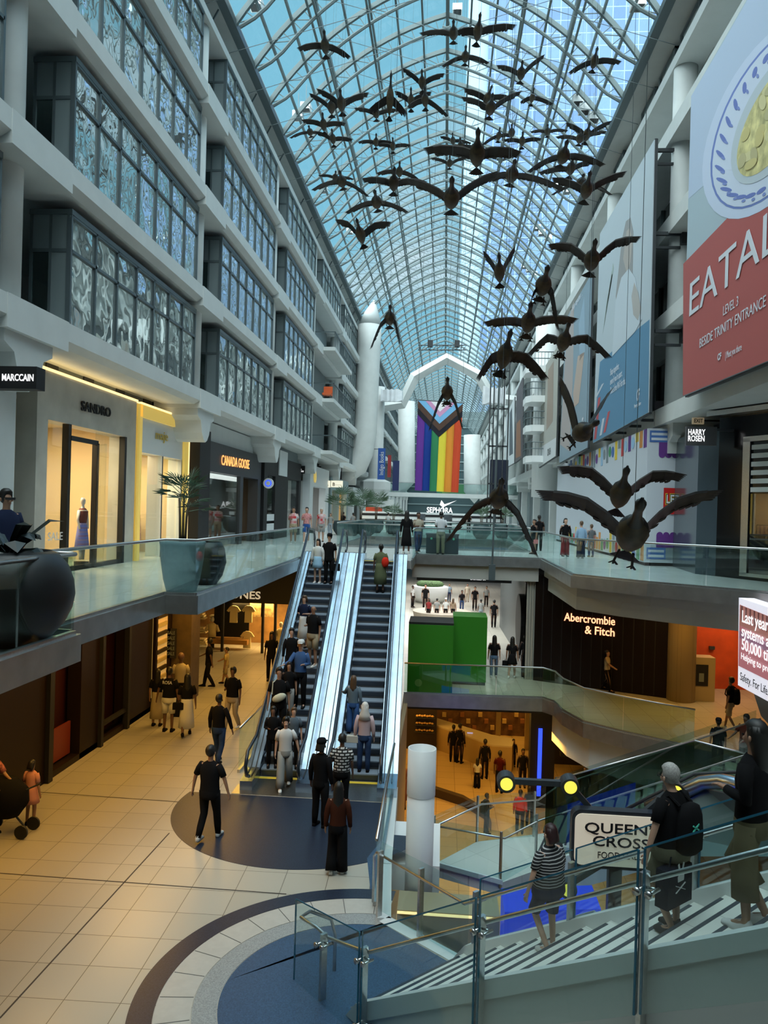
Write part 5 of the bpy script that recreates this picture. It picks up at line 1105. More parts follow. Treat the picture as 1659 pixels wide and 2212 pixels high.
o = ay_(38.3, 1015, 1587); MB().box(o.x-.14, 38.2, o.z-.13, o.x+.14, 38.24, o.z+.13).obj('screen', e_('screen_blue', (.5, .5, .9), .7), t)
t = thing('kitchen_wall', 'brown back wall of the coffee stand with warm lit shelves and cream posts', 'wall', (1, 41.5, Z1)); MB().box(-.5, 42.4, Z1, 5, 42.7, Z2-.5).obj('wall_panel', mat('kitchen_brown', (.12, .06, .025), .6, noise=.4, nscale=3), t)
for px in (935, 1077, 1140): o = ay_(40, px, 1560); MB().box(o.x-.12, 40, Z1, o.x+.12, 40.25, Z2-.5).obj('post', mat('cream_post', (.42, .30, .13), .6), t)
for k in range(14): o = ay_(42.2, 960+k*13, 1545+(k % 3)*14); MB().box(o.x-.12, 42.2, o.z-.1, o.x+.1, 42.4, o.z+.12).obj('shelf_item', mat(['itA', 'itB'][k % 2], [(.5, .35, .15), (.25, .1, .04)][k % 2], .7), t)
t = thing('neon_pillar', 'thin bright blue neon strip on a dark pillar on the food level', 'pillar', FZ(1163, 1745)); o = FZ(1163, 1745); MB().box(o.x-.4, o.y, Z1, o.x+.6, o.y+.6, Z2-.5).obj('pillar', BLACK, t); MB().box(o.x-.09, o.y-.06, Z1+.5, o.x+.07, o.y-.01, Z1+3.3).obj('neon_strip', LEDB, t)
o = ay_(36, 1255, 1595); tag(MB().box(o.x-.9, 36, o.z-.9, o.x+1.1, 36.3, o.z+.7).obj('steel_hood', mat('hood', (.07, .08, .11), .25, .8)), 'dark steel hood with pale glints on the food level', 'hood')
t = thing('dark_stall', 'dark unlit food stall right of the blue neon strip', 'stall', FZ(1260, 1640)); a, c = FZ(1190, 1680), FZ(1330, 1650); MB().box(a.x, 38, Z1, 9.5, 39, Z1+4.6).obj('body', mat('stall_dark', (.02, .014, .01), .5), t)
# oval planter wall
b = MB(); pts = [FZ(850, 1710), FZ(930, 1712), FZ(1000, 1735), FZ(1050, 1765), FZ(1060, 1790)]; o0 = FZ(930, 1830)
for a, c in zip(pts, pts[1:]): b.slab([a, c, c+Vector((0, 0, .35)), a+Vector((0, 0, .35))], (.0, -.35, 0))
tag(b.obj('curved_bench', mat('bench_dark', (.05, .03, .02), .5)), 'long curved dark bench edge on the amber food level floor', 'bench')
# lit cream counter and blue bank stand below the kerb
def cB(px, py, z): return az_(z, px, py)
t = thing('lit_counter', 'glowing cream counter below the floor edge, behind the white vent column', 'counter', (0, 13.9, Z1))
a, c = ay_(13.6, 858, 1965), ay_(13.6, 1078, 2045); MB().box(a.x, 13.6, Z1, c.x, 14.3, a.z).obj('body', mat('cream_lit', (.40, .33, .2), .5), t); MB().box(a.x, 13.58, a.z-.06, c.x, 13.62, a.z-.02).obj('led_strip', LEDW, t)
t = thing('bank_stand', 'deep blue bank stand with white rounded panels', 'stand', (2, 13, Z1)); BL_ = mat('bank_blue', (.0, .02, .45), .4, emit=(.0, .06, 1), es=.5)
a, c = ay_(12.9, 1090, 1970), ay_(12.9, 1296, 2045); MB().slab([(a.x, 12.9, Z1), (c.x, 12.9, Z1), (c.x, 12.9, ay_(12.9, 1296, 1963).z), (a.x, 12.9, a.z)], (0, .8, 0)).obj('body', BL_, t)
def bq(pts, m, nm, k): MB().slab([ay_(12.9-.01*k, *p) for p in pts], (0, .006, 0)).obj(nm, m, t)
for k, (x, y) in enumerate(((1238, 1968), (1180, 1999))):
    bq([(x, y+14), (x+4, y+10), (x+46, y-2), (x+50, y+2), (x+50, y+60), (x, y+60)], WHITE2, 'white_border', 1+k*3); bq([(x+3, y+17), (x+6, y+13), (x+44, y+2), (x+47, y+5), (x+47, y+60), (x+3, y+60)], mat('bank_navy', (.01, .03, .12), .4), 'panel', 2+k*3)
    o = ay_(12.86, x+37, y+17); MB().disc(o, .055, (0, 1, 0), .012, 20).obj('red_roundel', mat('bank_red', (.7, .05, .04), .5), t)
p0_ = ay_(12.86, 1242, 1998); text('BMO', p0_, p0_+Vector((.17, 0, .01)), (0, 0, 1), .075, WHITE2, t, ext=.004)
# ================================================================== L3 FURNITURE
def lathe_thing(name, label, cat, x, y, z, prof, m, seg=28, group=None, part='pot'):
    t = thing(name, label, cat, (x, y, z), group=group); b = MB(); b.smooth = True; b.lathe(prof, (x, y, z), seg); b.obj(part, m, t); return t
LEAF = mat('palm_leaf', (.06, .12, .07), .5, noise=.3, nscale=5); DLEAF = mat('dark_leaf', (.006, .012, .010), .3); SOIL = mat('soil', (.015, .01, .008), .9)
def fan(b, c, d, L_, n=9, wd=.5):
    d = Vector(d).normalized(); s = d.cross(Vector((0, 0, 1)))
    if s.length < .1: s = Vector((1, 0, 0))
    s.normalize(); up = s.cross(d)
    for k in range(n):
        a = (k/(n-1)-.5)*2.4; q = (d*cos(a)+s*sin(a)+up*.08*random.uniform(-1, 1)).normalized(); w = q.cross(up).normalized()*.018*L_/.5
        m_ = c+q*L_*.55; e = c+q*L_+Vector((0, 0, -.12*L_)); b.add([c, m_+w, e, m_-w], [(0, 1, 2), (0, 2, 3)])
def palm(t, x, y, z, h, n, L_, m=LEAF, bend=.5):
    b = MB(); b.smooth = True
    for k in range(3): b.tube([(x+.05*(k-1), y, z), (x+.07*(k-1), y, z+h*.5), (x+.1*(k-1), y+.02, z+h*.8)], [.03, .025, .02], 6)
    b.obj('trunk', mat('palm_trunk', (.10, .07, .04), .8), t); b = MB()
    for k in range(n):
        a = 2*pi*k/n*2.4; e = random.uniform(.1, 1.3); zz = z+h*random.uniform(.55, .95); d = Vector((cos(a)*cos(e), sin(a)*cos(e), sin(e)+.1)); s = Vector((x, y, zz)); tip = s+d*L_*.55
        b.tube([s, tip], .008, 4); fan(b, tip, d, L_*.6)
    o = b.obj('fronds', m, t)
p = az_(0, 389, 1283); px0, py0 = p.x-.15, p.y+.5
t = lathe_thing('potted_palm', 'tall fan palm in a pale blue grey tapered pot on the left walkway', 'plant', px0, py0, 0, [(.30, 0), (.37, .25), (.43, .65), (.45, .95), (.47, 1.02), (.43, 1.03), (.42, .95)], mat('pot_bluegrey', (.22, .32, .36), .5, noise=.1, nscale=9))
MB().lathe([(.42, .93), (.42, .95)], (px0, py0, 0), 20).obj('soil', SOIL, t); palm(t, px0, py0, .9, 1.25, 18, .58)
t = lathe_thing('potted_plant', 'large round black planter with broad dark leaves at the near left edge', 'plant', -5.35, 9.1, 0, [(.35, 0), (.52, .1), (.66, .26), (.75, .45), (.78, .62), (.76, .8), (.69, .98), (.58, 1.12), (.5, 1.16), (.47, 1.1)], mat('pot_black', (.006, .007, .008), .45), seg=48)
b = MB(); c = Vector((-5.35, 9.1, 1.1))
for k in range(16):
    a = 2*pi*k/16+.3*(k % 3); e = random.uniform(.15, 1.0); d = Vector((cos(a)*cos(e), sin(a)*cos(e), sin(e))); s = d.cross(Vector((0, 0, 1))).normalized(); L_ = random.uniform(.5, .95)
    m1 = c+d*L_*.35; m2 = c+d*L_*.7+Vector((0, 0, -.03)); e_p = c+d*L_+Vector((0, 0, -.22)); w1 = s*.09; w2 = s*.12
    b.add([c+s*.01, m1+w1, m2+w2, e_p, m2-w2, m1-w1, c-s*.01, m1+Vector((0, 0, .03)), m2+Vector((0, 0, .03))], [(0, 1, 7), (1, 2, 8, 7), (2, 3, 8), (3, 4, 8), (4, 5, 7, 8), (5, 6, 7)])
b.obj('leaves', DLEAF, t)
t = lathe_thing('black_planter', 'round black planter standing just behind the pale palm pot', 'planter', px0+.02, py0+1.5, 0, [(.25, 0), (.38, .2), (.46, .5), (.42, .8), (.34, .95)], mat('pot_black', (.006, .007, .008))); MB().lathe([(.33, .93), (.33, .95)], (px0+.02, py0+1.5, 0), 20).obj('soil', SOIL, t)
for k, (px, Y, n) in enumerate(((738, 50.5, 'big green fan palm beyond the escalators, leftmost'), (779, 53.5, 'second green fan palm beyond the escalators'), (812, 57, 'third smaller fan palm beyond the escalators'), (1040, 51, 'pale green spiky plant left of the lift frame base'), (1085, 54, 'spiky plant behind the near goose on the right'), (850, 55, 'low leafy plant behind the cafe tables'))):
    q = ay_(Y, px, 1130); t = lathe_thing('potted_palm', n, 'plant', q.x, Y, 0, [(.32, 0), (.55, .3), (.6, .7), (.5, .95)], mat('pot_dark', (.03, .05, .055), .5), 20, 'plants around the far cafe'); palm(t, q.x, Y, .9, 1.3 if k < 3 else .7, 16, 1.2 if k < 3 else .8, mat('palm_far', (.10, .17, .10), .6))
# pots seen through the far glass
for k, (px, n) in enumerate(((758, 'dark round pot behind the glass, leftmost'), (790, 'dark round pot behind the glass, second from left'), (1120, 'teal grey round pot behind the glass near the right end'))):
    q = ay_(49.3, px, 1150); t = lathe_thing('round_pot', n, 'planter', q.x, 49.3, 0, [(.3, 0), (.6, .25), (.65, .7), (.5, 1.0)], mat('pot_dark', (.03, .05, .055)), 20, 'round pots behind the far glass', 'shell'); MB().lathe([(.48, .97), (.48, .99)], (q.x, 49.3, 0), 16).obj('soil', SOIL, t)
# cafe tables and chairs
tb = None; n_ = ['leftmost', 'second from left', 'third from left', 'fourth from left', 'rightmost']
for k in range(5):
    x = -3.4+k*1.9; lab = 'white round topped cafe table beyond the far glass, '+n_[k]
    if tb is None:
        tb = thing('cafe_table', lab, 'table', (x, 52, 0), group='cafe tables'); b = MB(); b.lathe([(.7, .98), (.7, 1.03)], (x, 52, 0), 20); b.obj('table_top', WHITE2, tb); b = MB(); b.lathe([(.25, 0), (.05, .05), (.05, .98)], (x, 52, 0), 12); b.obj('pedestal', DARKM, tb)
    else: c = cp(tb, None, (x, 52+(k % 2)*1.3, 0)); c['label'] = lab
# white and black striped beauty kiosk
t = thing('beauty_kiosk', 'low white kiosk with black stripes and white capital lettering on top', 'kiosk', (-1, 66, 0)); a, c = ay_(66, 782, 1104), ay_(66, 1085, 1133)
MB().box(a.x, 66, 0, c.x, 69, a.z).obj('body', WHITE2, t)
for z in (a.z-.35, a.z-.85): MB().box(a.x, 65.96, z, c.x, 66, z+.2).obj('black_stripe', BLACK, t)
q0, q1 = ay_(66, 922, 1099), ay_(66, 978, 1100); text('SEPHORA', (q0.x, 66, a.z+.05), (q1.x, 66, a.z+.05), (0, 0, 1), .45, LETW, t, ext=.05, bold=.02)
for px in (910, 968): q = ay_(65.9, px, 1115); MB().box(q.x-.35, 65.9, .3, q.x+.35, 65.95, a.z-.1).obj('photo_panel', mat('photo_dark', (.05, .06, .07), .5, noise=.6, nscale=4), t)
q = ay_(74, 950, 1088); b = MB(); b.slab([(q.x, 74, q.z-.1), (q.x+.3, 74, q.z-.35), (q.x+1.6, 74, q.z+.35), (q.x+.45, 74, q.z-.05), (q.x+.15, 74, q.z+.35)], (0, .1, 0)); b.box(q.x+.3, 74.02, 0, q.x+.4, 74.08, q.z); tag(b.obj('swoosh_sign', LETW), 'white curved tick shaped sign above the striped kiosk', 'sign')
# far crossing bridge with glass at level four
t = thing('far_footbridge', 'pale footbridge with glass sides crossing under the flag, far away', 'bridge', (0, 96, 4)); a = ay_(96, 960, 1066); MB().box(-9, 96, a.z-.5, 9, 99, a.z).obj('bridge_deck', WHITE, t); MB().box(-9, 96, a.z, 9, 96.05, a.z+1.2).obj('glass_side', GLASS, t); MB().box(-9, 95.95, a.z+1.2, 9, 96.1, a.z+1.28).obj('handrail', STEEL, t)
q = ay_(95, 765+0, 1075); 
b = MB(); q0 = ay_(80, 795, 1078); q1 = ay_(80, 850, 1100); b.box(q0.x, 80, q1.z, q1.x, 80.3, q0.z); tag(b.obj('hoarding_panel', WHITE), 'pale blank panel left of the striped kiosk', 'panel')
q0 = ay_(70, 790, 1095); q1 = ay_(70, 825, 1110); tag(MB().box(q0.x, 70, 0, q1.x, 70.2, q0.z).obj('notice_board', mat('red_panel', (.5, .06, .02), .6)), 'small orange red board left of the striped kiosk', 'board')
# dark bins on the bridge
t = thing('litter_bin', 'wide dark grey recycling bin standing on the bridge behind the man in white', 'bin', (-.6, 31.9, 0)); q0 = ay_(31.9, 921, 1155); q1 = ay_(31.9, 990, 1197)
MB().box(q0.x, 31.9, 0.02, q1.x, 32.6, q0.z).obj('body', mat('bin_grey', (.03, .045, .055), .4), t); MB().box(q0.x-.02, 31.88, q0.z, q1.x+.02, 32.62, q0.z+.06).obj('lid', mat('bin_lid', (.05, .07, .08), .4), t)
for px in (932, 980): MB().disc((ay_(31.88, px, 1162).x, 31.88, q0.z-.15), .045, (0, 1, 0), .01, 16).obj('recycling_mark', mat('green_mark', (.1, .5, .3), .5), t)
# level-two far planter and corridor signs
q = az_(Z2, 928, 1300); t = lathe_thing('flower_planter', 'big round white planter with flowers in the bright corridor', 'planter', q.x, q.y, Z2, [(1.0, 0), (1.25, .4), (1.3, 1.1), (1.1, 1.15)], WHITE2)
b = MB(); b.smooth = True; b.ell((q.x, q.y, Z2+1.25), 1.0, 1.0, .35, 14, 6); o = b.obj('foliage', mat('planter_leaf', (.07, .14, .05), .8, noise=.7, nscale=12), t); o['kind'] = 'stuff'
b = MB(); q = ay_(36, 1000, 1252); b.box(-1.2, 36, q.z-.1, 3.2, 36.2, q.z+.25); t = tag(b.obj('wayfinding_sign', DARKM), 'dark overhead direction sign at the mouth of the bright corridor', 'sign')
text('Dundas St', (1.3, 35.98, q.z), (2.0, 35.98, q.z), (0, 0, 1), .12, LETW, t, ext=.01)
# ================================================================== GEESE
GD = mat('goose_dark', (.007, .0055, .005), .5, .0, noise=.6, nscale=14, spec=.25); GBELLY = mat('goose_belly', (.042, .029, .012), .55, noise=.5, nscale=12); GH = mat('goose_head', (.010, .011, .012), .35)
def vz(x):
    P = [arc(i*.5) for i in range(17)]; u = XC-abs(x-XC)
    return next((P[i][1]+(P[i+1][1]-P[i][1])*(u-P[i][0])/(P[i+1][0]-P[i][0]) for i in range(16) if P[i][0] <= u <= P[i+1][0]+1e-6), P[0][1])
def goose(label, c, l, r, h, t_, depth=None, feet=False, bend=.0):
    """c body, l / r wing tips, h head, t_ tail, all picture points of one bird; real size from its wing span"""
    sm = sqrt((l[0]-c[0])**2+(l[1]-c[1])**2)+sqrt((r[0]-c[0])**2+(r[1]-c[1])**2)
    D = depth or F_*1.72/sm; d = ray(*c); P = CAM+d*D; f = d.normalized(); X = f.cross(Vector((0, 0, 1))).normalized(); Z = X.cross(f); M = D/F_
    T = thing('goose', label, 'goose', P, group='flock of hanging goose sculptures')
    def I(p): return X*((p[0]-c[0])*M)-Z*((p[1]-c[1])*M)
    hv, tv = I(h), I(t_); bv = hv-tv; L_ = .98; q = bv.length
    if q > L_*.98: L_ = q*1.02
    b = (bv-f*sqrt(max(0, L_*L_-q*q))).normalized()    # towards the head, leaning to the viewer
    s = b.cross(f).normalized(); n = s.cross(b)         # n = out of the back
    if n.dot(f) < 0: n = -n
    tail = P+tv*.0-b*(L_*.42)+tv*.15
    prof = [(0, .012, .01), (.06, .035, .03), (.16, .085, .075), (.30, .125, .115), (.45, .14, .13), (.56, .115, .11), (.64, .07, .07), (.72, .042, .045), (.82, .034, .036), (.88, .042, .045), (.935, .045, .045), (.97, .022, .018), (1.02, .012, .006)]
    m = MB(); m.smooth = True; rs = []
    for u, a, c2 in prof:
        o = P+b*((u-.42)*L_)+n*(.02 if u < .6 else .02+(u-.6)*.12); rs.append([o+s*(a*cos(2*pi*k/12))-n*(c2*sin(2*pi*k/12)) for k in range(12)])
    m.rings(rs); nf = 12
    for i in range(len(m.m)):
        u = prof[min(i//nf, len(prof)-1)][0]; k = i % nf
        m.m[i] = 1 if (u < .62 and 0 <= k <= 5) else (2 if u > .62 else 0)
    m.obj('body', [GD, GBELLY, GH], T)
    m = MB()      # tail fan
    for k in range(7):
        a = (k-3)*.19; e = P-b*(L_*.40); dd = (-b*cos(a)+s*sin(a)); w_ = s*.022; m.slab([e-w_, e+w_, e+dd*.19+w_*1.4, e+dd*.21, e+dd*.19-w_*1.4], n*.006)
    m.obj('tail', GD, T)
    for tip, sg in ((l, -1), (r, 1)):
        tp = I(tip); ln = tp.length; rt = P+X*(.06*sg)+b*.10; full = .86
        dz = sqrt(max(0, full*full-ln*ln)) if ln < full else 0
        tipv = tp+f*(dz*.6)
        o = P+tipv; mid = rt.lerp(o, .42)+Z*(.035+bend)+n*.03
        m = MB(); ch = -(b-b.project(tipv.normalized())*.35).normalized()
        pts = [(0, .26, rt), (.2, .28, rt.lerp(mid, .5)+Z*.02), (.42, .27, mid), (.62, .24, mid.lerp(o, .38)+Z*.02), (.78, .19, mid.lerp(o, .64)+Z*.012)]
        vs = []
        for u, w_, p in pts: vs += [p+n*.012, p+ch*w_*.5+n*.02, p+ch*w_, p+ch*w_-n*.004, p+ch*w_*.5-n*.006, p-n*.012]
        m.rings([vs[i*6:i*6+6] for i in range(5)])
        base = pts[-1][2]; dirv = (o-base)
        for k in range(6):
            st_ = base+ch*(.19*k/6*1.0); w_ = ch*.028; e = base+dirv*(1-.085*k)+ch*(.012+.036*k)
            m.slab([st_-dirv*.08, st_-dirv*.08+w_*1.3, st_.lerp(e, .7)+w_, e+w_*.2, st_.lerp(e, .7)], n*.007)
        for k in range(9):   # scalloped secondary feather ends
            u = k/9; p = (rt.lerp(mid, u/.5) if u < .5 else mid.lerp(base, (u-.5)/.5))+ch*.215; q2 = (tipv.normalized()*.045); m.slab([p-q2, p+q2, p+q2*.8+ch*.045, p+ch*.06, p-q2*.8+ch*.045], n*.006)
        m.obj('wing', GD, T)
    if feet:
        for sg in (-1, 1):
            m = MB(); a = P-b*(L_*.28)-n*.05+s*(.06*sg); e = a-b*.13-n*.06+s*.02*sg; m.tube([a, e], .012, 6)
            for k in (-1, 0, 1): m.bar(e, e-b*.05+s*(.035*k)-n*.01, .02, .008)
            m.obj('foot', GD, T)
    hp = P+b*(L_*.1); MB().tube([hp+n*.05, Vector((hp.x, hp.y, vz(hp.x)))], .0028, 4).obj('hanging_wire', GREYM, T)
C5 = lambda x, y: (600+.4822*x, .4822*y)
GE = [  # crop coordinates of the upper flock
 ('highest goose on the left, alone against blue sky, wings drooping', (212, 205), (85, 222), (332, 240), (205, 150), (215, 240)),
 ('left of two geese overlapping near the ridge at the top', (787, 150), (632, 146), (895, 135), (785, 115), (787, 188)),
 ('right of two geese overlapping near the ridge at the top, long neck up', (897, 140), (800, 135), (1070, 120), (908, 80), (895, 185)),
 ('small goose just below the top pair with drooping wings', (840, 255), (733, 290), (950, 280), (840, 217), (838, 280)),
 ('goose with one wing raised high towards the tower, right of centre', (1090, 330), (978, 290), (1193, 260), (1092, 292), (1085, 365)),
 ('goose alone at the upper right before the blue tower', (1418, 275), (1303, 308), (1538, 287), (1430, 225), (1412, 305)),
 ('goose with both wings lifted, above the centre left cluster', (647, 370), (555, 312), (748, 332), (645, 325), (650, 402)),
 ('large goose with long raised neck and wings hanging down like a cloak', (503, 440), (403, 490), (585, 500), (503, 325), (500, 503)),
 ('right goose of the left overlapping pair, wings raised', (285, 465), (170, 410), (408, 412), (278, 418), (290, 505)),
 ('left goose of the left overlapping pair, half behind its neighbour', (240, 480), (138, 430), (350, 430), (236, 440), (243, 515)),
 ('goose with level wings below the long necked one', (441, 508), (340, 490), (545, 488), (438, 480), (443, 538)),
 ('goose squeezed between the long necked one and its right neighbour', (597, 450), (520, 412), (690, 412), (597, 408), (600, 490)),
 ('goose with wings sloping down right of the centre left cluster', (660, 448), (577, 475), (770, 512), (657, 400), (662, 478)),
 ('upper goose of the pair in front of the tower edge', (938, 440), (832, 397), (1040, 435), (950, 393), (918, 470)),
 ('lower goose of the pair in front of the tower edge, wings up', (953, 485), (820, 435), (1090, 420), (957, 440), (945, 522)),
 ('small goose right of the tower edge pair, wings bowed down', (1140, 437), (1085, 452), (1235, 467), (1148, 400), (1137, 460)),
 ('goose with straight level wings at the left, beneath the overlapping pair', (205, 558), (105, 545), (305, 545), (200, 518), (210, 590)),
 ('tiny goose with thin drooping wings at the far left of the flock', (145, 593), (52, 622), (225, 600), (140, 570), (150, 606)),
 ('goose just right of the tiny far left one', (247, 622), (160, 595), (338, 618), (240, 592), (250, 652)),
 ('left goose of a small level winged pair left of the ridge', (440, 637), (357, 638), (520, 635), (440, 603), (440, 655)),
 ('right goose of a small level winged pair left of the ridge', (516, 655), (435, 648), (597, 647), (515, 630), (518, 683)),
 ('upper goose in the tangle left of the big dark one', (785, 630), (725, 612), (870, 640), (783, 603), (788, 650)),
 ('middle goose in the tangle left of the big dark one', (820, 655), (727, 668), (915, 668), (818, 630), (824, 680)),
 ('goose peeping out below the big dark one, on its left', (770, 732), (685, 708), (850, 705), (770, 712), (770, 757)),
 ('big dark goose with very wide level wings at the ridge', (893, 690), (648, 660), (1098, 685), (893, 620), (890, 768)),
 ('pale goose seen edge on with both thin wings straight up', (1048, 595), (1020, 505), (1072, 500), (1048, 565), (1048, 615)),
 ('goose right of the big dark one with wings bowed to the left', (990, 608), (910, 645), (1060, 608), (995, 580), (988, 630)),
 ('small goose with level wings under the pale edge on one', (1095, 632), (1010, 622), (1182, 625), (1095, 602), (1093, 660)),
 ('goose with flat wings left of the right hand tangle', (1208, 590), (1130, 585), (1300, 590), (1208, 570), (1208, 612)),
 ('upper goose of the tangle near the right eaves', (1385, 603), (1290, 545), (1492, 555), (1395, 563), (1378, 635)),
 ('lower brown winged goose of the tangle near the right eaves', (1353, 622), (1245, 605), (1470, 600), (1358, 595), (1350, 647)),
 ('goose with long arched wings below the right hand tangle', (1278, 700), (1115, 755), (1465, 745), (1297, 648), (1273, 735)),
 ('goose with nearly level wings under the long arched one', (1313, 755), (1168, 762), (1420, 730), (1325, 713), (1310, 790)),
 ('goose with wings spread high before the right wall', (1383, 850), (1225, 787), (1555, 785), (1395, 797), (1373, 905)),
 ('goose half hidden behind the one before the right wall, wings down', (1360, 822), (1225, 862), (1497, 878), (1367, 798), (1355, 845)),
 ('goose right of the big V winged one with long drooping wings', (1048, 785), (930, 800), (1290, 850), (1063, 733), (1045, 818)),
 ('big goose in the middle with wings in a wide V', (778, 890), (570, 805), (985, 775), (780, 850), (780, 972)),
 ('goose left of the V winged one with straight wings', (520, 820), (372, 805), (670, 810), (522, 770), (520, 865)),
 ('smaller goose just above the straight winged one', (545, 770), (440, 777), (635, 797), (545, 730), (545, 793)),
 ('front goose of the crossed pair on the left, wings curved down', (287, 815), (150, 855), (415, 870), (275, 785), (290, 845)),
 ('rear goose of the crossed pair on the left, wings level', (257, 795), (180, 790), (343, 797), (258, 775), (255, 812)),
 ('goose with bowed wings low on the left, below the crossed pair', (443, 908), (300, 955), (590, 942), (435, 868), (450, 938)),
 ('small goose behind and under the big dark one, on its right', (1000, 718), (950, 700), (1060, 705), (1000, 700), (998, 738)),
]
for n, c, l, r, h, t_ in GE: goose(n, C5(*c), C5(*l), C5(*r), C5(*h), C5(*t_))
GE2 = [
 ('lowest goose of the left group, wings raised like an eagle', (779, 507), (722, 478), (845, 478), (765, 488), (780, 537), None, 0, .08),
 ('goose alone under the ridge with wings in a narrow V', (1079, 588), (1041, 541), (1112, 533), (1077, 558), (1080, 616), 19, 0, 0),
 ('goose with lifted wings crossing the edge of the woman poster', (1278, 563), (1182, 524), (1379, 519), (1285, 530), (1275, 590), None, 0, .08),
 ('goose with long wings hanging straight down at the top of the lower group', (1173, 618), (1130, 722), (1211, 715), (1181, 585), (1168, 642), 13, 1, .15),
 ('goose with straight level wings in the lower right group', (1141, 697), (1042, 695), (1247, 690), (1145, 670), (1138, 730), None, 1, 0),
 ('goose with arched wings overlapping the level winged one', (1218, 738), (1138, 765), (1320, 773), (1228, 710), (1213, 770), None, 1, .16),
 ('goose with tan belly and drooping wings, left of the lower group', (1090, 768), (1027, 820), (1187, 817), (1098, 725), (1080, 805), 13, 1, .1),
 ('dark goose with wings hanging down left of the flag axis', (842, 688), (800, 755), (868, 745), (843, 665), (843, 704), 20, 0, .12),
 ('goose with wings straight down in front of the rainbow flag', (966, 848), (927, 933), (1004, 928), (966, 822), (966, 868), 18, 1, .08),
 ('goose about to land with wings straight up before the poster bottoms', (1256, 935), (1207, 810), (1322, 835), (1275, 917), (1232, 948), 10.5, 1, 0),
 ('second nearest goose, purple sheen wings raised, before the hoarding', (1340, 1068), (1205, 1009), (1475, 1023), (1353, 1030), (1335, 1112), None, 0, .1),
 ('nearest goose, large with spread dark wings and tan belly', (1364, 1155), (1155, 1062), (1550, 1052), (1375, 1115), (1350, 1212), None, 1, .06),
 ('goose with long wings sloping down like a tent before the bridge', (1077, 1078), (962, 1178), (1166, 1203), (1083, 1047), (1075, 1105), 11, 1, .1)]
for n, c, l, r, h, t_, dp_, ft, bd in GE2: goose(n, c, l, r, h, t_, dp_, bool(ft), bd)
# ================================================================== PEOPLE
SKINS = [mat('skin_light', (.50, .30, .21), .55), mat('skin_tan', (.33, .18, .11), .55), mat('skin_brown', (.13, .065, .04), .55)]
def cl(name, col, **k): return mat('cloth_'+name, col, .9, spec=.12, **k)
BK = cl('black', (.007, .007, .008)); WHC = cl('white', (.62, .63, .62)); GRC = cl('grey', (.30, .31, .30)); JN = cl('jeans', (.025, .05, .12), noise=.2); KH = cl('khaki', (.36, .30, .20)); NV = cl('navy', (.012, .018, .045))
HB_ = mat('hair_black', (.008, .007, .006), .5); HBR = mat('hair_brown', (.09, .05, .025), .5); HG = mat('hair_grey', (.36, .35, .33), .6, noise=.3, nscale=60); HW_ = mat('hair_white', (.62, .60, .56), .6); HBL = mat('hair_blond', (.40, .30, .15), .5)
ARM = {'down': ((.05, .02, -.27), (.02, -.05, -.25)), 'hold': ((.05, .04, -.26), (-.10, -.22, .02)), 'up': ((.05, .0, -.26), (-.06, -.17, .14)), 'fwd': ((.03, -.16, -.22), (.0, -.2, -.10)), 'back': ((.06, .13, -.24), (.02, .06, -.25)), 'out': ((.11, .0, -.25), (.06, -.04, -.25)), 'rail': ((.10, -.12, -.20), (.10, -.2, -.03))}
LEG = {'stand': ((0, -.01, .49), (0, .02, .08)), 'wf': ((0, -.12, .51), (0, -.19, .09)), 'wb': ((0, .0, .49), (0, .22, .14)), 'down': ((.0, -.22, .55), (.0, -.14, .13)), 'bent': ((0, -.16, .52), (0, .10, .10))}
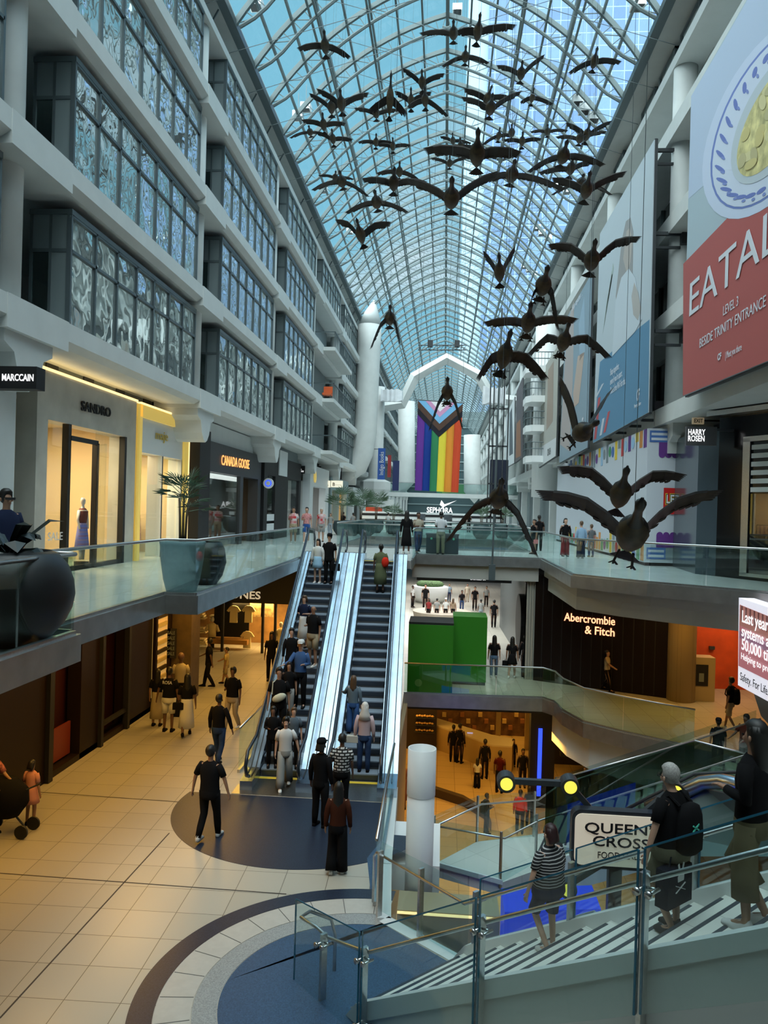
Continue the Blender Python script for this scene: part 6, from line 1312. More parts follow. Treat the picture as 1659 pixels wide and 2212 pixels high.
def person(label, P, H, yaw=0, top=(BK, 'short'), low=(BK, 'long'), shoe=BK, skin=1, hair=(HB_, 'short'), arms=('down', 'down'), legs=('stand', 'stand'), w_=1., detail=0, head=(0, 0), group=None, extra=None):
    T = thing('person', label, 'person', P, radians(yaw), group); k = H/1.75; B = basis(T); sk = SKINS[skin]
    def V(x, y, z): return B @ (Vector((x, y, z))*k)
    J = {}
    hy, hx = head   # head pushed forward, turned
    V3 = Vector
    J['pel'] = V3((0, 0, .95)); J['wst'] = V3((0, 0, 1.08)); J['ch'] = V3((0, .0, 1.28)); J['nb'] = V3((0, .0, 1.45)); J['nk'] = V3((0, -.01-hy*.4, 1.51)); J['jaw'] = V3((hx*.3, -.025-hy, 1.565-hy*.2)); J['cr'] = V3((hx*.1, -.005-hy, 1.645-hy*.3)); J['tp'] = V3((0, .0-hy, 1.70-hy*.3))
    vs = [J['pel'], J['wst'], J['ch'], J['nb'], J['nk'], J['jaw'], J['cr'], J['tp']]; rad = [(.13*w_, .10), (.12*w_, .09), (.14*w_, .095), (.07, .07), (.047, .047), (.058, .062), (.078, .088), (.05, .06)]; ed = [(i, i+1) for i in range(7)]
    if detail: vs += [V3((hx*.3, -.105-hy, 1.60-hy*.3))]; rad += [(.013, .016)]; ed += [(5, len(vs)-1)]
    seg = {}
    for s, a in ((-1, arms[0]), (1, arms[1])):
        sh = V3((s*.17*w_**.5, .0, 1.40)); e = sh+V3((s*ARM[a][0][0], *ARM[a][0][1:])); wr = e+V3((s*ARM[a][1][0], *ARM[a][1][1:])); hd = (wr-e).normalized()
        n0 = len(vs); vs += [sh, e, wr, wr+hd*.05]; rad += [(.052, .05), (.038, .038), (.026, .024), (.034, .018)]; ed += [(2, n0), (n0, n0+1), (n0+1, n0+2), (n0+2, n0+3)]; seg[s] = (sh, e, wr)
        side = hd.cross(V3((0, 1, 0)) if abs(hd.y) < .8 else V3((1, 0, 0))).normalized(); cur = side.cross(hd)
        palm = n0+3
        if detail:
            for q in range(4):
                f0 = wr+hd*.085+cur*((q-1.5)*.019); f1 = f0+hd*(.034-.004*abs(q-1))+side*s*-.008; f2 = f1+hd*.022+side*s*-.016; m0 = len(vs); vs += [f0, f1, f2]; rad += [(.0095, .0095), (.0085, .0085), (.007, .007)]; ed += [(palm, m0), (m0, m0+1), (m0+1, m0+2)]
            m0 = len(vs); vs += [wr+hd*.04+cur*-.036, wr+hd*.075+cur*-.05]; rad += [(.011, .011), (.008, .008)]; ed += [(palm, m0), (m0, m0+1)]
        else:
            m0 = len(vs); vs += [wr+hd*.11, wr+hd*.15-side*s*.015]; rad += [(.03, .014), (.02, .01)]; ed += [(palm, m0), (m0, m0+1)]
    lg = {}
    for s, a in ((-1, legs[0]), (1, legs[1])):
        hp = V3((s*.095*w_**.5, 0, .88)); kn = V3((s*.10, LEG[a][0][1], LEG[a][0][2])); an = V3((s*.105, LEG[a][1][1], LEG[a][1][2])); to = an+V3((s*.015, -.13, -.05))
        n0 = len(vs); vs += [hp, kn, an, to]; rad += [(.08*w_, .08*w_), (.054, .056), (.036, .038), (.03, .02)]; ed += [(0, n0), (n0, n0+1), (n0+1, n0+2), (n0+2, n0+3)]; lg[s] = (hp, kn, an, to)
    me = bpy.data.meshes.new('body'); me.from_pydata([B @ (v*k) for v in vs], ed, []); o = bpy.data.objects.new('body', me); COL.objects.link(o)
    m = o.modifiers.new('s', 'SKIN'); m.branch_smoothing = .6; m.use_smooth_shade = True; sv = me.skin_vertices[0].data
    for i, r_ in enumerate(rad): sv[i].radius = (r_[0]*k, r_[1]*k); sv[i].use_root = (i == 0)
    if detail or H*F_/max(1, (P-CAM).length) > 90: ss = o.modifiers.new('u', 'SUBSURF'); ss.levels = 2 if detail else 1
    dg = bpy.context.evaluated_depsgraph_get(); me2 = bpy.data.meshes.new_from_object(o.evaluated_get(dg)); me2.materials.clear(); me2.materials.append(sk); o.modifiers.clear(); o.data = me2; bpy.data.meshes.remove(me); adopt(o, T)
    S_ = 14 if detail else 10
    def loft(rs, b=None, n=S_):
        b = b or MB(); b.smooth = True; b.rings([[V(cx+rx*cos(2*pi*i/n), cy+ry*sin(2*pi*i/n), z) for i in range(n)] for cx, cy, z, rx, ry in rs]); return b
    def tb(b, pts, rr): b.smooth = True; b.tube([V(*p) for p in pts], [r_*k for r_ in rr], 10)
    tm, ts = top; W2 = w_
    hem = .86 if ts not in ('long', 'hoodie') else .83
    b = loft([(0, 0, hem, .165*W2, .125*W2), (0, 0, .95, .163*W2, .122*W2), (0, 0, 1.1, .155*W2, .115*W2), (0, 0, 1.26, .178*W2**.7, .125*W2), (0, 0, 1.37, .185*W2**.5, .115), (0, .0, 1.435, .13, .09), (0, -.005, 1.475, .062, .062)])
    for s in (-1, 1):
        sh, e, wr = seg[s]; a = sh+V3((-s*.03, 0, .012))
        if ts == 'short': tb(b, [a, sh.lerp(e, .35), sh.lerp(e, .78)], (.066, .063, .06))
        elif ts != 'tank': tb(b, [a, sh.lerp(e, .5), e, e.lerp(wr, .5), e.lerp(wr, .93)], (.068, .06, .055, .046, .04))
    b.obj('top', tm, T)
    lm, ls = low
    if ls in ('long', 'wide', 'shorts', 'capri'):
        b = loft([(0, 0, 1.0, .15*W2, .112*W2), (0, 0, .93, .165*W2, .125*W2), (0, 0, .84, .172*W2, .13*W2), (0, 0, .79, .15*W2, .12*W2)])
        wd = {'long': (.088, .072, .062, .052), 'wide': (.095, .098, .105, .11), 'shorts': (.1, .095, .09, .09), 'capri': (.1, .1, .11, .115)}[ls]
        for s in (-1, 1):
            hp, kn, an, to = lg[s]; hp2 = hp+V3((0, 0, .03))
            if ls == 'shorts': tb(b, [hp2, hp.lerp(kn, .5), hp.lerp(kn, .95)], (.09*W2, wd[1], wd[2]))
            elif ls == 'capri': tb(b, [hp2, hp.lerp(kn, .5), kn, kn.lerp(an, .5)], (.09*W2, wd[1], wd[2], wd[3]))
            else: tb(b, [hp2, hp.lerp(kn, .5), kn, kn.lerp(an, .6), an+V3((0, .0, -.02))], (.09*W2, wd[0], wd[1], (wd[1]+wd[2])/2, wd[3]))
        b.obj('trousers' if ls in ('long', 'wide') else 'shorts', lm, T)
    elif ls in ('skirt', 'dress', 'mini'):
        z1 = {'skirt': .25, 'dress': .32, 'mini': .62}[ls]; loft([(0, 0, 1.08, .155*W2, .115*W2), (0, 0, .92, .17*W2, .135*W2), (0, 0, (z1+.9)/2, .20*W2, .17), (0, 0, z1, .225, .20)]).obj('skirt', lm, T)
    for s in (-1, 1):
        hp, kn, an, to = lg[s]; b = MB(); b.smooth = True; z = an.z-.08
        b.rings([[V(an.x+.043*sx*q, an.y-.03+yy, z+zz) for sx, zz in ((-1, 0), (1, 0), (1, hh*.6), (.5, hh), (-.5, hh), (-1, hh*.6))] for yy, q, hh in ((.085, .6, .06), (.06, .95, .11), (-.0, .95, .10), (-.08, 1.05, .06), (-.145, .95, .045), (-.175, .5, .03))]); b.obj('shoe', shoe, T)
    hm, hs = hair; cr = J['cr']; hc = (cr.x, cr.y+.012, cr.z+.02); b = MB(); b.smooth = True
    if hs != 'bald':
        n = 14; rs = []
        for j in range(1, 9):
            t = pi*j/9-pi/2; zz = .115*sin(t); rr = cos(t); ring = []
            for i in range(n):
                a = 2*pi*i/n; x = .092*rr*cos(a); y = .108*rr*sin(a); z = zz
                if y < -.02 and z < .045: y = max(y, -.055); x *= .85
                ring.append(V(hc[0]+x, hc[1]+y+.004, hc[2]+z))
            rs.append(ring)
        b.rings(rs)
    if hs in ('long', 'bob'):
        z1 = -.13 if hs == 'bob' else -.36
        b.rings([[V(hc[0]+rx*cos(2*pi*i/12), hc[1]+cy+ry*sin(2*pi*i/12), hc[2]+z) for i in range(12)] for z, rx, ry, cy in ((z1, .06 if hs == 'long' else .105, .035, .075), (z1*.75, .10, .05, .065), (z1*.4, .10, .07, .045), (0, .095, .09, .02), (.06, .08, .08, .01))])
    if hs == 'bun': b.ell(V(hc[0], hc[1]+.1, hc[2]+.03), .045*k, .045*k, .045*k, 8, 6)
    if hs == 'hijab': b.rings([[V(hc[0]+rx*cos(2*pi*i/12), hc[1]+cy+ry*sin(2*pi*i/12), hc[2]+z) for i in range(12)] for z, rx, ry, cy in ((-.33, .17, .12, .03), (-.2, .13, .11, .02), (-.08, .085, .09, .02), (.02, .098, .1, .01))])
    if hs != 'bald': b.obj('hair', hm, T)
    if hs == 'cap' or extra == 'cap':
        b = MB(); b.smooth = True; b.rings([[V(hc[0]+r_*cos(2*pi*i/14), hc[1]+r_*1.12*sin(2*pi*i/14), hc[2]+z) for i in range(14)] for z, r_ in ((.025, .100), (.07, .098), (.11, .075), (.125, .03))]); b.slab([V(hc[0]+x, hc[1]+y, hc[2]+.03) for x, y in ((-.07, -.06), (.07, -.06), (.055, -.17), (-.055, -.17))], (0, 0, .012)); b.obj('cap', BK if hm is not HBL else WHC, T)
    if detail or H*F_/max(1, (P-CAM).length) > 130:
        for s in (-1, 1):
            b = MB(); b.smooth = True; b.ell(V(hc[0]+s*.086, cr.y+.0, cr.z-.03), .012*k, .02*k, .03*k, 8, 6); b.obj('ear', sk, T)
            b = MB(); b.smooth = True; b.ell(V(J['cr'].x+s*.03, cr.y-.083, cr.z-.015), .011*k, .008*k, .008*k, 8, 6); b.obj('eye', BK, T)
        b = MB(); b.bar(V(cr.x-.022, cr.y-.088, cr.z-.088), V(cr.x+.022, cr.y-.088, cr.z-.088), .006, .007); b.obj('mouth', mat('lips', (.25, .08, .07), .5), T)
    T['_'] = 0; del T['_']
    hands = {s: V(*(seg[s][2]+(seg[s][2]-seg[s][1]).normalized()*.09)) for s in (-1, 1)}
    return T, V, hands, B
def bag(label, p, sx, sy, sz, m, yaw=0, cat='bag', name='shopping_bag', handle=True, slope=.85):
    t = thing(name, label, cat, (p[0], p[1], p[2]-sz), radians(yaw)); B = basis(t); b = MB()
    b.rings([[B @ Vector((x*q, y*q, z)) for x, y in ((-sx/2, -sy/2), (sx/2, -sy/2), (sx/2, sy/2), (-sx/2, sy/2))] for z, q in ((0, 1.0), (sz*.75, .98), (sz*.8, slope))]); b.obj('body', m, t)
    if handle:
        b = MB(); b.tube([B @ Vector((-sx*.22, 0, sz*.78)), B @ Vector((-sx*.15, 0, sz*1.0)), B @ Vector((sx*.15, 0, sz*1.0)), B @ Vector((sx*.22, 0, sz*.78))], .008, 5); b.obj('handle', m, t)
    return t, B
def rucksack(label, V, m=BK, s=1.):
    p = V(0, .0, 0); t = thing('backpack', label, 'bag', V(0, .17, 1.0)); b = MB(); b.smooth = True
    n = 12; b.rings([[V(.155*q*s*cos(2*pi*i/n), .20+.095*q*s*sin(2*pi*i/n), z) for i in range(n)] for z, q in ((.90, .7), (.94, 1), (1.1, 1.05), (1.28, .95), (1.38, .7), (1.41, .3))]); b.obj('body', m, t)
    for x in (-.11, .11): b = MB(); b.tube([V(x, .15, 1.38), V(x, .03, 1.455), V(x, -.11, 1.36), V(x*1.2, -.13, 1.2), V(x*1.4, .1, 1.0)], .018, 6); b.obj('strap', m, t)
    return t
def foot(fx, fy, z): return az_(z, fx, fy)
def pp_(label, fx, fy, hx, hy, z=Z2, **k):
    P = foot(fx, fy, z); H = ay_(P.y, hx, hy).z-P.z; return person(label, P, max(1.3, min(1.97, H)), **k)
def esc_(label, key, fx, fy, hy, xo=None, **k):
    best = None
    for q in range(0, 23):
        for xi in (-.25, -.12, 0, .12, .25):
            p = onesc(key, q, xi); d = p-CAM; kk = d.dot(CF); x = W_/2+F_*d.dot(CR)/kk; y = H_/2-F_*d.dot(CU)/kk; e = abs(y-fy)+abs(x-fx)*.35
            if best is None or e < best[0]: best = (e, p)
    P = best[1]; H = ay_(P.y, fx, hy).z-P.z; return person(label, P, max(1.45, min(1.9, H)), **k)
W1 = ('wf', 'wb'); W2_ = ('wb', 'wf')
# ---- level two floor
pp_('person in black t-shirt and trousers walking away onto the dark floor disc', 450, 1815, 440, 1610, yaw=172, arms=('out', 'out'), legs=W1, shoe=WHC, w_=1.15, detail=1)
pp_('person in black shirt and blue jeans walking away, holding a cigarette', 470, 1650, 463, 1500, yaw=170, low=(JN, 'long'), top=(BK, 'long'), skin=2, legs=W2_, arms=('out', 'down'), w_=1.1)
pp_('person in black polo and khaki trousers walking towards the camera in white shoes', 500, 1578, 493, 1441, yaw=-15, low=(KH, 'long'), skin=2, shoe=WHC, legs=W1, arms=('hold', 'down'), w_=1.15)
T, V, hd, B = pp_('person in black top and white pleated skirt with a handbag, walking away', 402, 1590, 413, 1457, yaw=200, low=(WHC, 'skirt'), hair=(HB_, 'long'), legs=W1, skin=2)
bag('small dark handbag on the side of the person in white skirt', V(.24, .05, 1.02), .3, .1, .24, BK, 10)
T, V, hd, B = pp_('person seen from behind in a black jersey with white letters across the shoulders', 363, 1580, 366, 1442, yaw=180, low=(WHC, 'shorts'), skin=2, arms=('down', 'out'), w_=1.15)
text('ROSA', V(.13, .15, 1.33), V(-.13, .15, 1.33), (0, 0, 1), .09, WHC, T, ext=.012)
bag('black shopping bag with white pattern held by the person in lettered jersey', hd[-1]+Vector((0, 0, .02)), .38, .12, .42, cl('black', (.01, .01, .01)), 180)
pp_('person in black top and long pale skirt, leftmost of the walking group', 338, 1568, 340, 1446, yaw=185, low=(cl('cream', (.42, .36, .24)), 'skirt'), hair=(HB_, 'long'))
pp_('person in cream t-shirt, deepest of the group by the tan pier', 388, 1545, 384, 1411, yaw=190, top=(cl('cream', (.45, .4, .3)), 'short'), hair=(SKINS[2], 'short'), skin=2)
pp_('person in dark clothes walking left in front of the amber shop', 450, 1485, 447, 1379, yaw=-90, legs=W1, arms=('fwd', 'back'), skin=2)
pp_('person in pale yellow shirt walking left before the amber shop', 488, 1478, 497, 1399, yaw=-90, top=(cl('yellow', (.55, .46, .22)), 'short'), low=(KH, 'shorts'), legs=W1, arms=('fwd', 'down'))
pp_('dark figure walking by the escalator side under the walkway', 585, 1470, 588, 1365, yaw=10, hair=(HB_, 'long'), skin=2)
pp_('person with long dark hair in a rust sweater and wide black trousers walking away', 727, 1885, 724, 1690, yaw=183, top=(cl('rust', (.055, .016, .008)), 'long'), low=(BK, 'wide'), hair=(HB_, 'long'), legs=('stand', 'bent'), shoe=WHC, detail=1)
pp_('person in black with a black cap standing left of the patterned sweater', 690, 1785, 690, 1597, yaw=160, top=(BK, 'long'), hair=(HB_, 'bob'), skin=2, extra='cap')
SW = tiles('knit_pattern', (.6, .6, .58), (.55, .55, .55), .07, .9, (.01, .01, .01), .22, w_=1.6, h_=.9, off=.5)
for q in SW.node_tree.nodes:
    if q.type == 'MAPPING': q.inputs['Rotation'].default_value = (radians(90), 0, 0)
T, V, hd, B = pp_('person seen from behind in a black and white knitted patterned sweater', 735, 1755, 722, 1585, yaw=182, top=(SW, 'short'), skin=2, w_=1.15, arms=('down', 'hold'))
pp_('person in white t-shirt and light grey trousers stepping off the left escalator', 614, 1702, 625, 1550, yaw=12, top=(WHC, 'short'), low=(GRC, 'wide'), shoe=WHC, skin=0, hair=(HB_, 'bob'), legs=W1, arms=('down', 'out'), detail=1)
# ---- escalator riders
T, V, hd, B = esc_('person in white cardigan over a light blue dress riding down at the top left', 'L', 686, 1266, 1165, yaw=-8, top=(WHC, 'long'), low=(cl('skyblue', (.30, .50, .68)), 'mini'), hair=(HB_, 'long'), shoe=WHC, skin=0)
T, V, hd, B = esc_('person in black flat cap holding a printed bag near the escalator top', 'L', 715, 1266, 1154, yaw=-5, hair=(HB_, 'short'), extra='cap', w_=1.1, skin=0)
bag('small black bag with white text rows held near the top of the escalator', hd[1]+Vector((0, -.05, 0)), .3, .1, .3, BK)
esc_('person in blue t-shirt under a white apron dress looking at a phone', 'L', 657, 1402, 1287, yaw=-12, top=(NV, 'short'), low=(WHC, 'dress'), hair=(HBR, 'bob'), arms=('hold', 'hold'), skin=0)
esc_('bald person in black t-shirt and khaki shorts riding down', 'L', 680, 1440, 1306, yaw=-30, low=(KH, 'shorts'), hair=(HB_, 'bald'), shoe=WHC, arms=('hold', 'down'), w_=1.15)
esc_('person in glasses and a black jacket riding down against the left handrail', 'L', 622, 1480, 1357, yaw=15, top=(BK, 'long'), skin=0)
esc_('person in a blue denim jacket and white cap riding down', 'L', 645, 1532, 1384, yaw=0, top=(cl('denim', (.05, .11, .26)), 'long'), hair=(HBL, 'cap'), arms=('rail', 'hold'), skin=0)
esc_('person in black t-shirt and grey trousers beside the one with the cream bag', 'L', 622, 1548, 1434, yaw=5, low=(GRC, 'long'), skin=1)
T, V, hd, B = esc_('person all in black wearing a cream crossbody bag', 'L', 596, 1612, 1442, yaw=8, skin=1, w_=1.1)
t = thing('crossbody_bag', 'cream crossbody bag on the chest of the person all in black', 'bag', V(0, -.16, 1.1)); b = MB(); b.smooth = True; b.ell(V(.02, -.17, 1.08), .19, .07, .10, 12, 8, Matrix.Rotation(radians(-25), 3, 'Y')); b.obj('pouch', cl('creambag', (.5, .52, .42)), t); MB().tube([V(-.15, -.14, 1.15), V(-.14, -.1, 1.42), V(-.05, .02, 1.47)], .014, 6).obj('strap', cl('creambag', (.5, .5, .4)), t)
esc_('person in dark grey shirt with fair curly hair behind the white t-shirt', 'L', 650, 1672, 1533, yaw=10, top=(cl('slate', (.09, .12, .15)), 'short'), hair=(HBR, 'bun'), skin=0)
esc_('dark clothed person holding an open laptop at the foot of the left escalator', 'L', 585, 1690, 1545, yaw=10, top=(BK, 'long'), arms=('hold', 'hold'), skin=2)
T, V, hd, B = esc_('person in a long olive dress riding up near the top with a red bag', 'R', 824, 1285, 1176, yaw=180, top=(cl('olive', (.11, .13, .07)), 'short'), low=(cl('olive', (.11, .13, .07)), 'dress'), hair=(HB_, 'bun'), skin=2, w_=1.15)
t = thing('red_bag', 'red shoulder bag of the person in the olive dress', 'bag', V(-.2, .1, 1.1)); b = MB(); b.smooth = True; b.ell(V(-.17, .12, 1.12), .12, .10, .17, 10, 8); b.obj('pouch', cl('red', (.6, .03, .015)), t)
T, V, hd, B = esc_('person with long brown hair, slate top and blue jeans riding up', 'R', 748, 1592, 1471, yaw=178, top=(cl('slateblue', (.12, .17, .21)), 'long'), low=(cl('bluejean', (.04, .10, .26)), 'wide'), hair=(HBR, 'long'), arms=('down', 'rail'), skin=0)
T, V, hd, B = esc_('person with a white head scarf, pale pink top and jeans riding up', 'R', 788, 1655, 1518, yaw=180, top=(cl('pink', (.55, .42, .44)), 'long'), low=(JN, 'long'), hair=(HW_, 'hijab'), skin=0)
bag('pale handbag beside the person in pink on the escalator', V(.30, .0, .95), .28, .12, .2, cl('pale', (.5, .5, .45)))
# ---- level three
CH = tiles('check_shirt', (.55, .02, .03), (.62, .62, .62), .12, .8, (.62, .62, .62), .0, w_=1., h_=1., off=.5)
for q in CH.node_tree.nodes:
    if q.type == 'MAPPING': q.inputs['Rotation'].default_value = (radians(90), 0, radians(0))
pp_('person in red and white checked shirt, leftmost of three walking on the upper level', 633, 1172, 632, 1096, 0, yaw=10, top=(CH, 'short'), low=(KH, 'shorts'), skin=1, shoe=WHC, w_=1.1, arms=('hold', 'down'))
T, V, hd, B = pp_('person in pink shirt and blue shorts, middle of three on the upper level', 661, 1173, 660, 1096, 0, yaw=8, top=(cl('pinkcheck', (.55, .25, .25), noise=.5, nscale=30), 'short'), low=(cl('blueshort', (.03, .09, .28)), 'shorts'), skin=0, shoe=WHC, arms=('hold', 'down'), legs=W1)
bag('small dark bag carried by the middle one of the three', hd[1], .2, .08, .3, BK)
pp_('white haired person in checked shirt, rightmost of three on the upper level', 693, 1170, 691, 1098, 0, yaw=0, top=(CH, 'short'), low=(GRC, 'shorts'), hair=(HW_, 'short'), skin=0, w_=1.1)
pp_('person in pale grey top and light jeans farther back on the upper level', 713, 1155, 714, 1109, 0, yaw=0, top=(GRC, 'short'), low=(cl('ljean', (.3, .38, .45)), 'long'), skin=0, hair=(HBR, 'bob'))
pp_('person in a long black dress standing at the bridge rail by the escalator', 877, 1196, 878, 1104, 0, yaw=175, top=(BK, 'long'), low=(BK, 'dress'), hair=(HB_, 'long'), shoe=WHC, skin=2)
pp_('person in beige shirt and jeans leaning at the bridge rail', 902, 1195, 901, 1107, 0, yaw=20, top=(cl('beige2', (.42, .38, .3)), 'short'), low=(JN, 'long'), skin=2, legs=W1, arms=('hold', 'hold'))
pp_('person in white shirt and olive trousers standing on the bridge, back to camera', 951, 1198, 952, 1106, 0, yaw=185, top=(cl('shirtwhite', (.55, .57, .6)), 'short'), low=(cl('olivep', (.18, .19, .13)), 'long'), skin=2, arms=('hold', 'hold'))
T, V, hd, B = pp_('person in black dress with a pink bag at the right end of the bridge', 1152, 1197, 1150, 1122, 0, yaw=-60, low=(BK, 'mini'), hair=(HB_, 'bun'), skin=1)
bag('pink bag carried at the right end of the bridge', hd[1], .2, .12, .22, cl('pinkbag', (.6, .2, .2)))
pp_('dark clothed person walking behind the one with the pink bag', 1163, 1190, 1159, 1113, 0, yaw=170, top=(BK, 'short'), skin=2, w_=1.1)
pp_('person in black shawl and red trousers walking before the hoarding', 1220, 1202, 1222, 1120, 0, yaw=10, top=(BK, 'long'), low=(cl('redtr', (.20, .015, .02)), 'wide'), hair=(HB_, 'bob'), skin=0, w_=1.1)
pp_('person in light blue shirt and dark trousers seen from behind before the hoarding', 1254, 1206, 1250, 1126, 0, yaw=185, top=(cl('lblue', (.25, .38, .52)), 'long'), low=(NV, 'wide'), skin=0, hair=(HBR, 'short'), w_=1.15, shoe=WHC)
pp_('person in grey top and jeans, rightmost of three before the hoarding', 1276, 1203, 1277, 1133, 0, yaw=190, top=(cl('grey3', (.12, .13, .14)), 'short'), low=(JN, 'long'), skin=0, hair=(HBR, 'short'))
P = ay_(11.3, 8, 1300); P.z = 0; T, V, hd, B = person('person in navy t-shirt and sunglasses at the near left edge', P, ay_(11.3, 15, 1058).z, yaw=60, top=(NV, 'short'), skin=1, w_=1.15, detail=1)
MB().slab([V(-.075, -.092, 1.645), V(.075, -.092, 1.645), V(.07, -.095, 1.61), V(-.07, -.095, 1.61)], B.to_3x3() @ Vector((0, -.01, 0))).obj('sunglasses', BLACK, T)
# ---- level two, right gallery and bright corridor
pp_('person in black top and blue jeans walking away beside the green kiosk', 1066, 1464, 1067, 1373, yaw=178, low=(cl('ljean2', (.10, .17, .28)), 'long'), hair=(HB_, 'long'), shoe=WHC, legs=W1, skin=0)
T, V, hd, B = pp_('person in black dress with a dark bag walking away, middle of three', 1105, 1466, 1103, 1376, yaw=170, low=(BK, 'mini'), hair=(HB_, 'long'), shoe=WHC, legs=W1, skin=1)
bag('dark bag held by the middle one of the three by the corridor', hd[1], .3, .1, .28, BK)
pp_('person in dark clothes walking close to the dark brown shopfront', 1134, 1462, 1134, 1371, yaw=175, top=(BK, 'long'), skin=2)
pp_('person in white t-shirt with a strap walking right before the salmon lettering', 1310, 1493, 1312, 1405, yaw=60, top=(cl('cream', (.5, .45, .35)), 'short'), skin=1, legs=W1, arms=('fwd', 'back'), hair=(HB_, 'bun'))
T, V, hd, B = pp_('person in khaki shorts with a backpack walking left by the orange wall', 1576, 1578, 1574, 1463, yaw=-130, low=(KH, 'shorts'), legs=W1, skin=1, shoe=WHC); rucksack('black backpack of the walker by the orange wall', V)
T, V, hd, B = pp_('person with a dark cap and backpack behind the glass at the right', 1549, 1668, 1547, 1552, yaw=170, skin=1, extra='cap'); rucksack('black backpack of the capped person behind the glass', V)
pp_('person in a maroon top leaning beside a pram at the right edge', 1608, 1672, 1606, 1543, yaw=-60, top=(cl('maroon2', (.09, .015, .01)), 'short'), skin=2, arms=('fwd', 'fwd'), w_=1.1)
SM = [(1066, 1356, 1296, 'person in black walking away down the bright corridor', BK, BK, 180), (1038, 1342, 1296, 'person with a light jacket and backpack in the bright corridor', GRC, cl('pj', (.3, .35, .4)), 180),
      (891, 1312, 1265, 'person in white shirt and black trousers by the white planter', WHC, BK, 60), (970, 1300, 1264, 'person in light blue top beyond the white planter', cl('pj2', (.3, .4, .5)), JN, 20), (997, 1322, 1275, 'person in black top and jeans carrying a paper bag in the corridor', BK, JN, 10),
      (1025, 1318, 1267, 'person in black beside the striped one in the corridor', BK, BK, 0), (1009, 1300, 1263, 'person in pale yellow dress in the far corridor', cl('py', (.55, .5, .4)), cl('py', (.5, .5, .4)), 0), (1050, 1310, 1266, 'person in grey near the corridor wall', GRC, BK, 0), (918, 1318, 1262, 'person in black on the left of the corridor', BK, BK, 0)]
for fx, fy, hy, n, a, c, yw in SM: pp_(n, fx, fy, fx, hy, yaw=yw, top=(a, 'short'), low=(c, 'long'), legs=W1 if yw == 180 else ('stand', 'stand'), skin=random.randrange(3))
bn = thing('bench', 'low round bench with people resting in the bright corridor', 'bench', az_(Z2, 955, 1338)); q = az_(Z2, 955, 1338); b = MB(); b.lathe([(1.7, .0), (1.8, .42), (1.5, .45)], (q.x, q.y+.6, Z2), 24); b.obj('seat', mat('bench_tan', (.35, .3, .24), .7), bn)
for k, (fx, a, n) in enumerate(((925, cl('red2', (.25, .03, .03)), 'resting person in red top, leftmost at the round bench'), (943, GRC, 'resting person in grey, second at the round bench'), (962, WHC, 'resting person in white cap, third at the round bench'), (978, cl('tan2', (.3, .22, .15)), 'resting person in tan, rightmost at the round bench'))):
    pp_(n, fx, 1340, fx, 1295+(k % 2)*3, yaw=(-30, 170, 10, 160)[k], top=(a, 'short'), skin=random.randrange(3), hair=((HB_, 'long'), (HB_, 'short'), (HBL, 'cap'), (HBR, 'long'))[k])
# ---- food level
FL = [(1030, 1702, 1638, 'person in white top and wide black trousers standing on the food level', WHC, (BK, 'wide'), 175, 'long', 1), (1046, 1682, 1597, 'tall dark person beside the counter on the food level', BK, (BK, 'long'), 190, 'short', 2), (1078, 1712, 1622, 'person in dark red jacket queueing on the food level', cl('dred', (.07, .008, .006)), (BK, 'long'), 160, 'short', 2),
      (978, 1645, 1566, 'dark pair of customers at the counter, left one', BK, (BK, 'long'), 180, 'bun', 2), (992, 1648, 1563, 'dark pair of customers at the counter, right one', BK, (BK, 'long'), 150, 'short', 1), (1108, 1655, 1610, 'person with a cream tote bag near the counter', BK, (BK, 'long'), 0, 'long', 1),
      (1128, 1700, 1618, 'dark figure left of the blue neon strip', BK, (BK, 'long'), 0, 'short', 2), (868, 1745, 1615, 'dark long dressed figure left of the white vent column', cl('rose', (.2, .1, .09)), (cl('rose', (.2, .1, .09)), 'dress'), 0, 'long', 2),
      (1296, 1740, 1652, 'person in white t-shirt holding a tray right of the neon', WHC, (BK, 'long'), -90, 'bob', 1), (1262, 1735, 1655, 'person in black tank top with bare arms on the food level', BK, (BK, 'long'), 0, 'bun', 0), (1322, 1730, 1645, 'dark figure behind the white t-shirt on the food level', BK, (BK, 'long'), 150, 'short', 2),
      (1287, 1660, 1625, 'person with bare shoulders in the dark stall', cl('skinny', (.3, .2, .12)), (BK, 'long'), 0, 'long', 1)]
for fx, fy, hy, n, a, c, yw, hs, sk in FL: pp_(n, fx, fy, fx, hy, Z1, yaw=yw, top=(a, 'short' if a is not BK else 'long'), low=c, hair=(HB_, hs), skin=sk)
T, V, hd, B = pp_('person in black hoodie with a backpack looking down on the food level', 1050, 1800, 1055, 1714, Z1, yaw=110, top=(BK, 'long'), skin=2, arms=('hold', 'hold')); rucksack('black backpack on the person in black hoodie on the food level', V)
pp_('person in a bright red hoodie on the food level', 1122, 1800, 1123, 1706, Z1, yaw=170, top=(cl('brightred', (.62, .03, .008)), 'long'), skin=2, w_=1.15)
pp_('person with dark curly hair right of the red hoodie', 1143, 1785, 1142, 1700, Z1, yaw=170, skin=2, hair=(HB_, 'bob'))
pp_('person in black t-shirt with a white emblem, left of the cream sign', 1224, 1872, 1222, 1712, -7.6, yaw=175, skin=1)
pp_('person with long fair hair just left of the cream sign', 1188, 1880, 1186, 1762, -7.6, yaw=150, hair=(HBL, 'long'), top=(GRC, 'short'), skin=0)
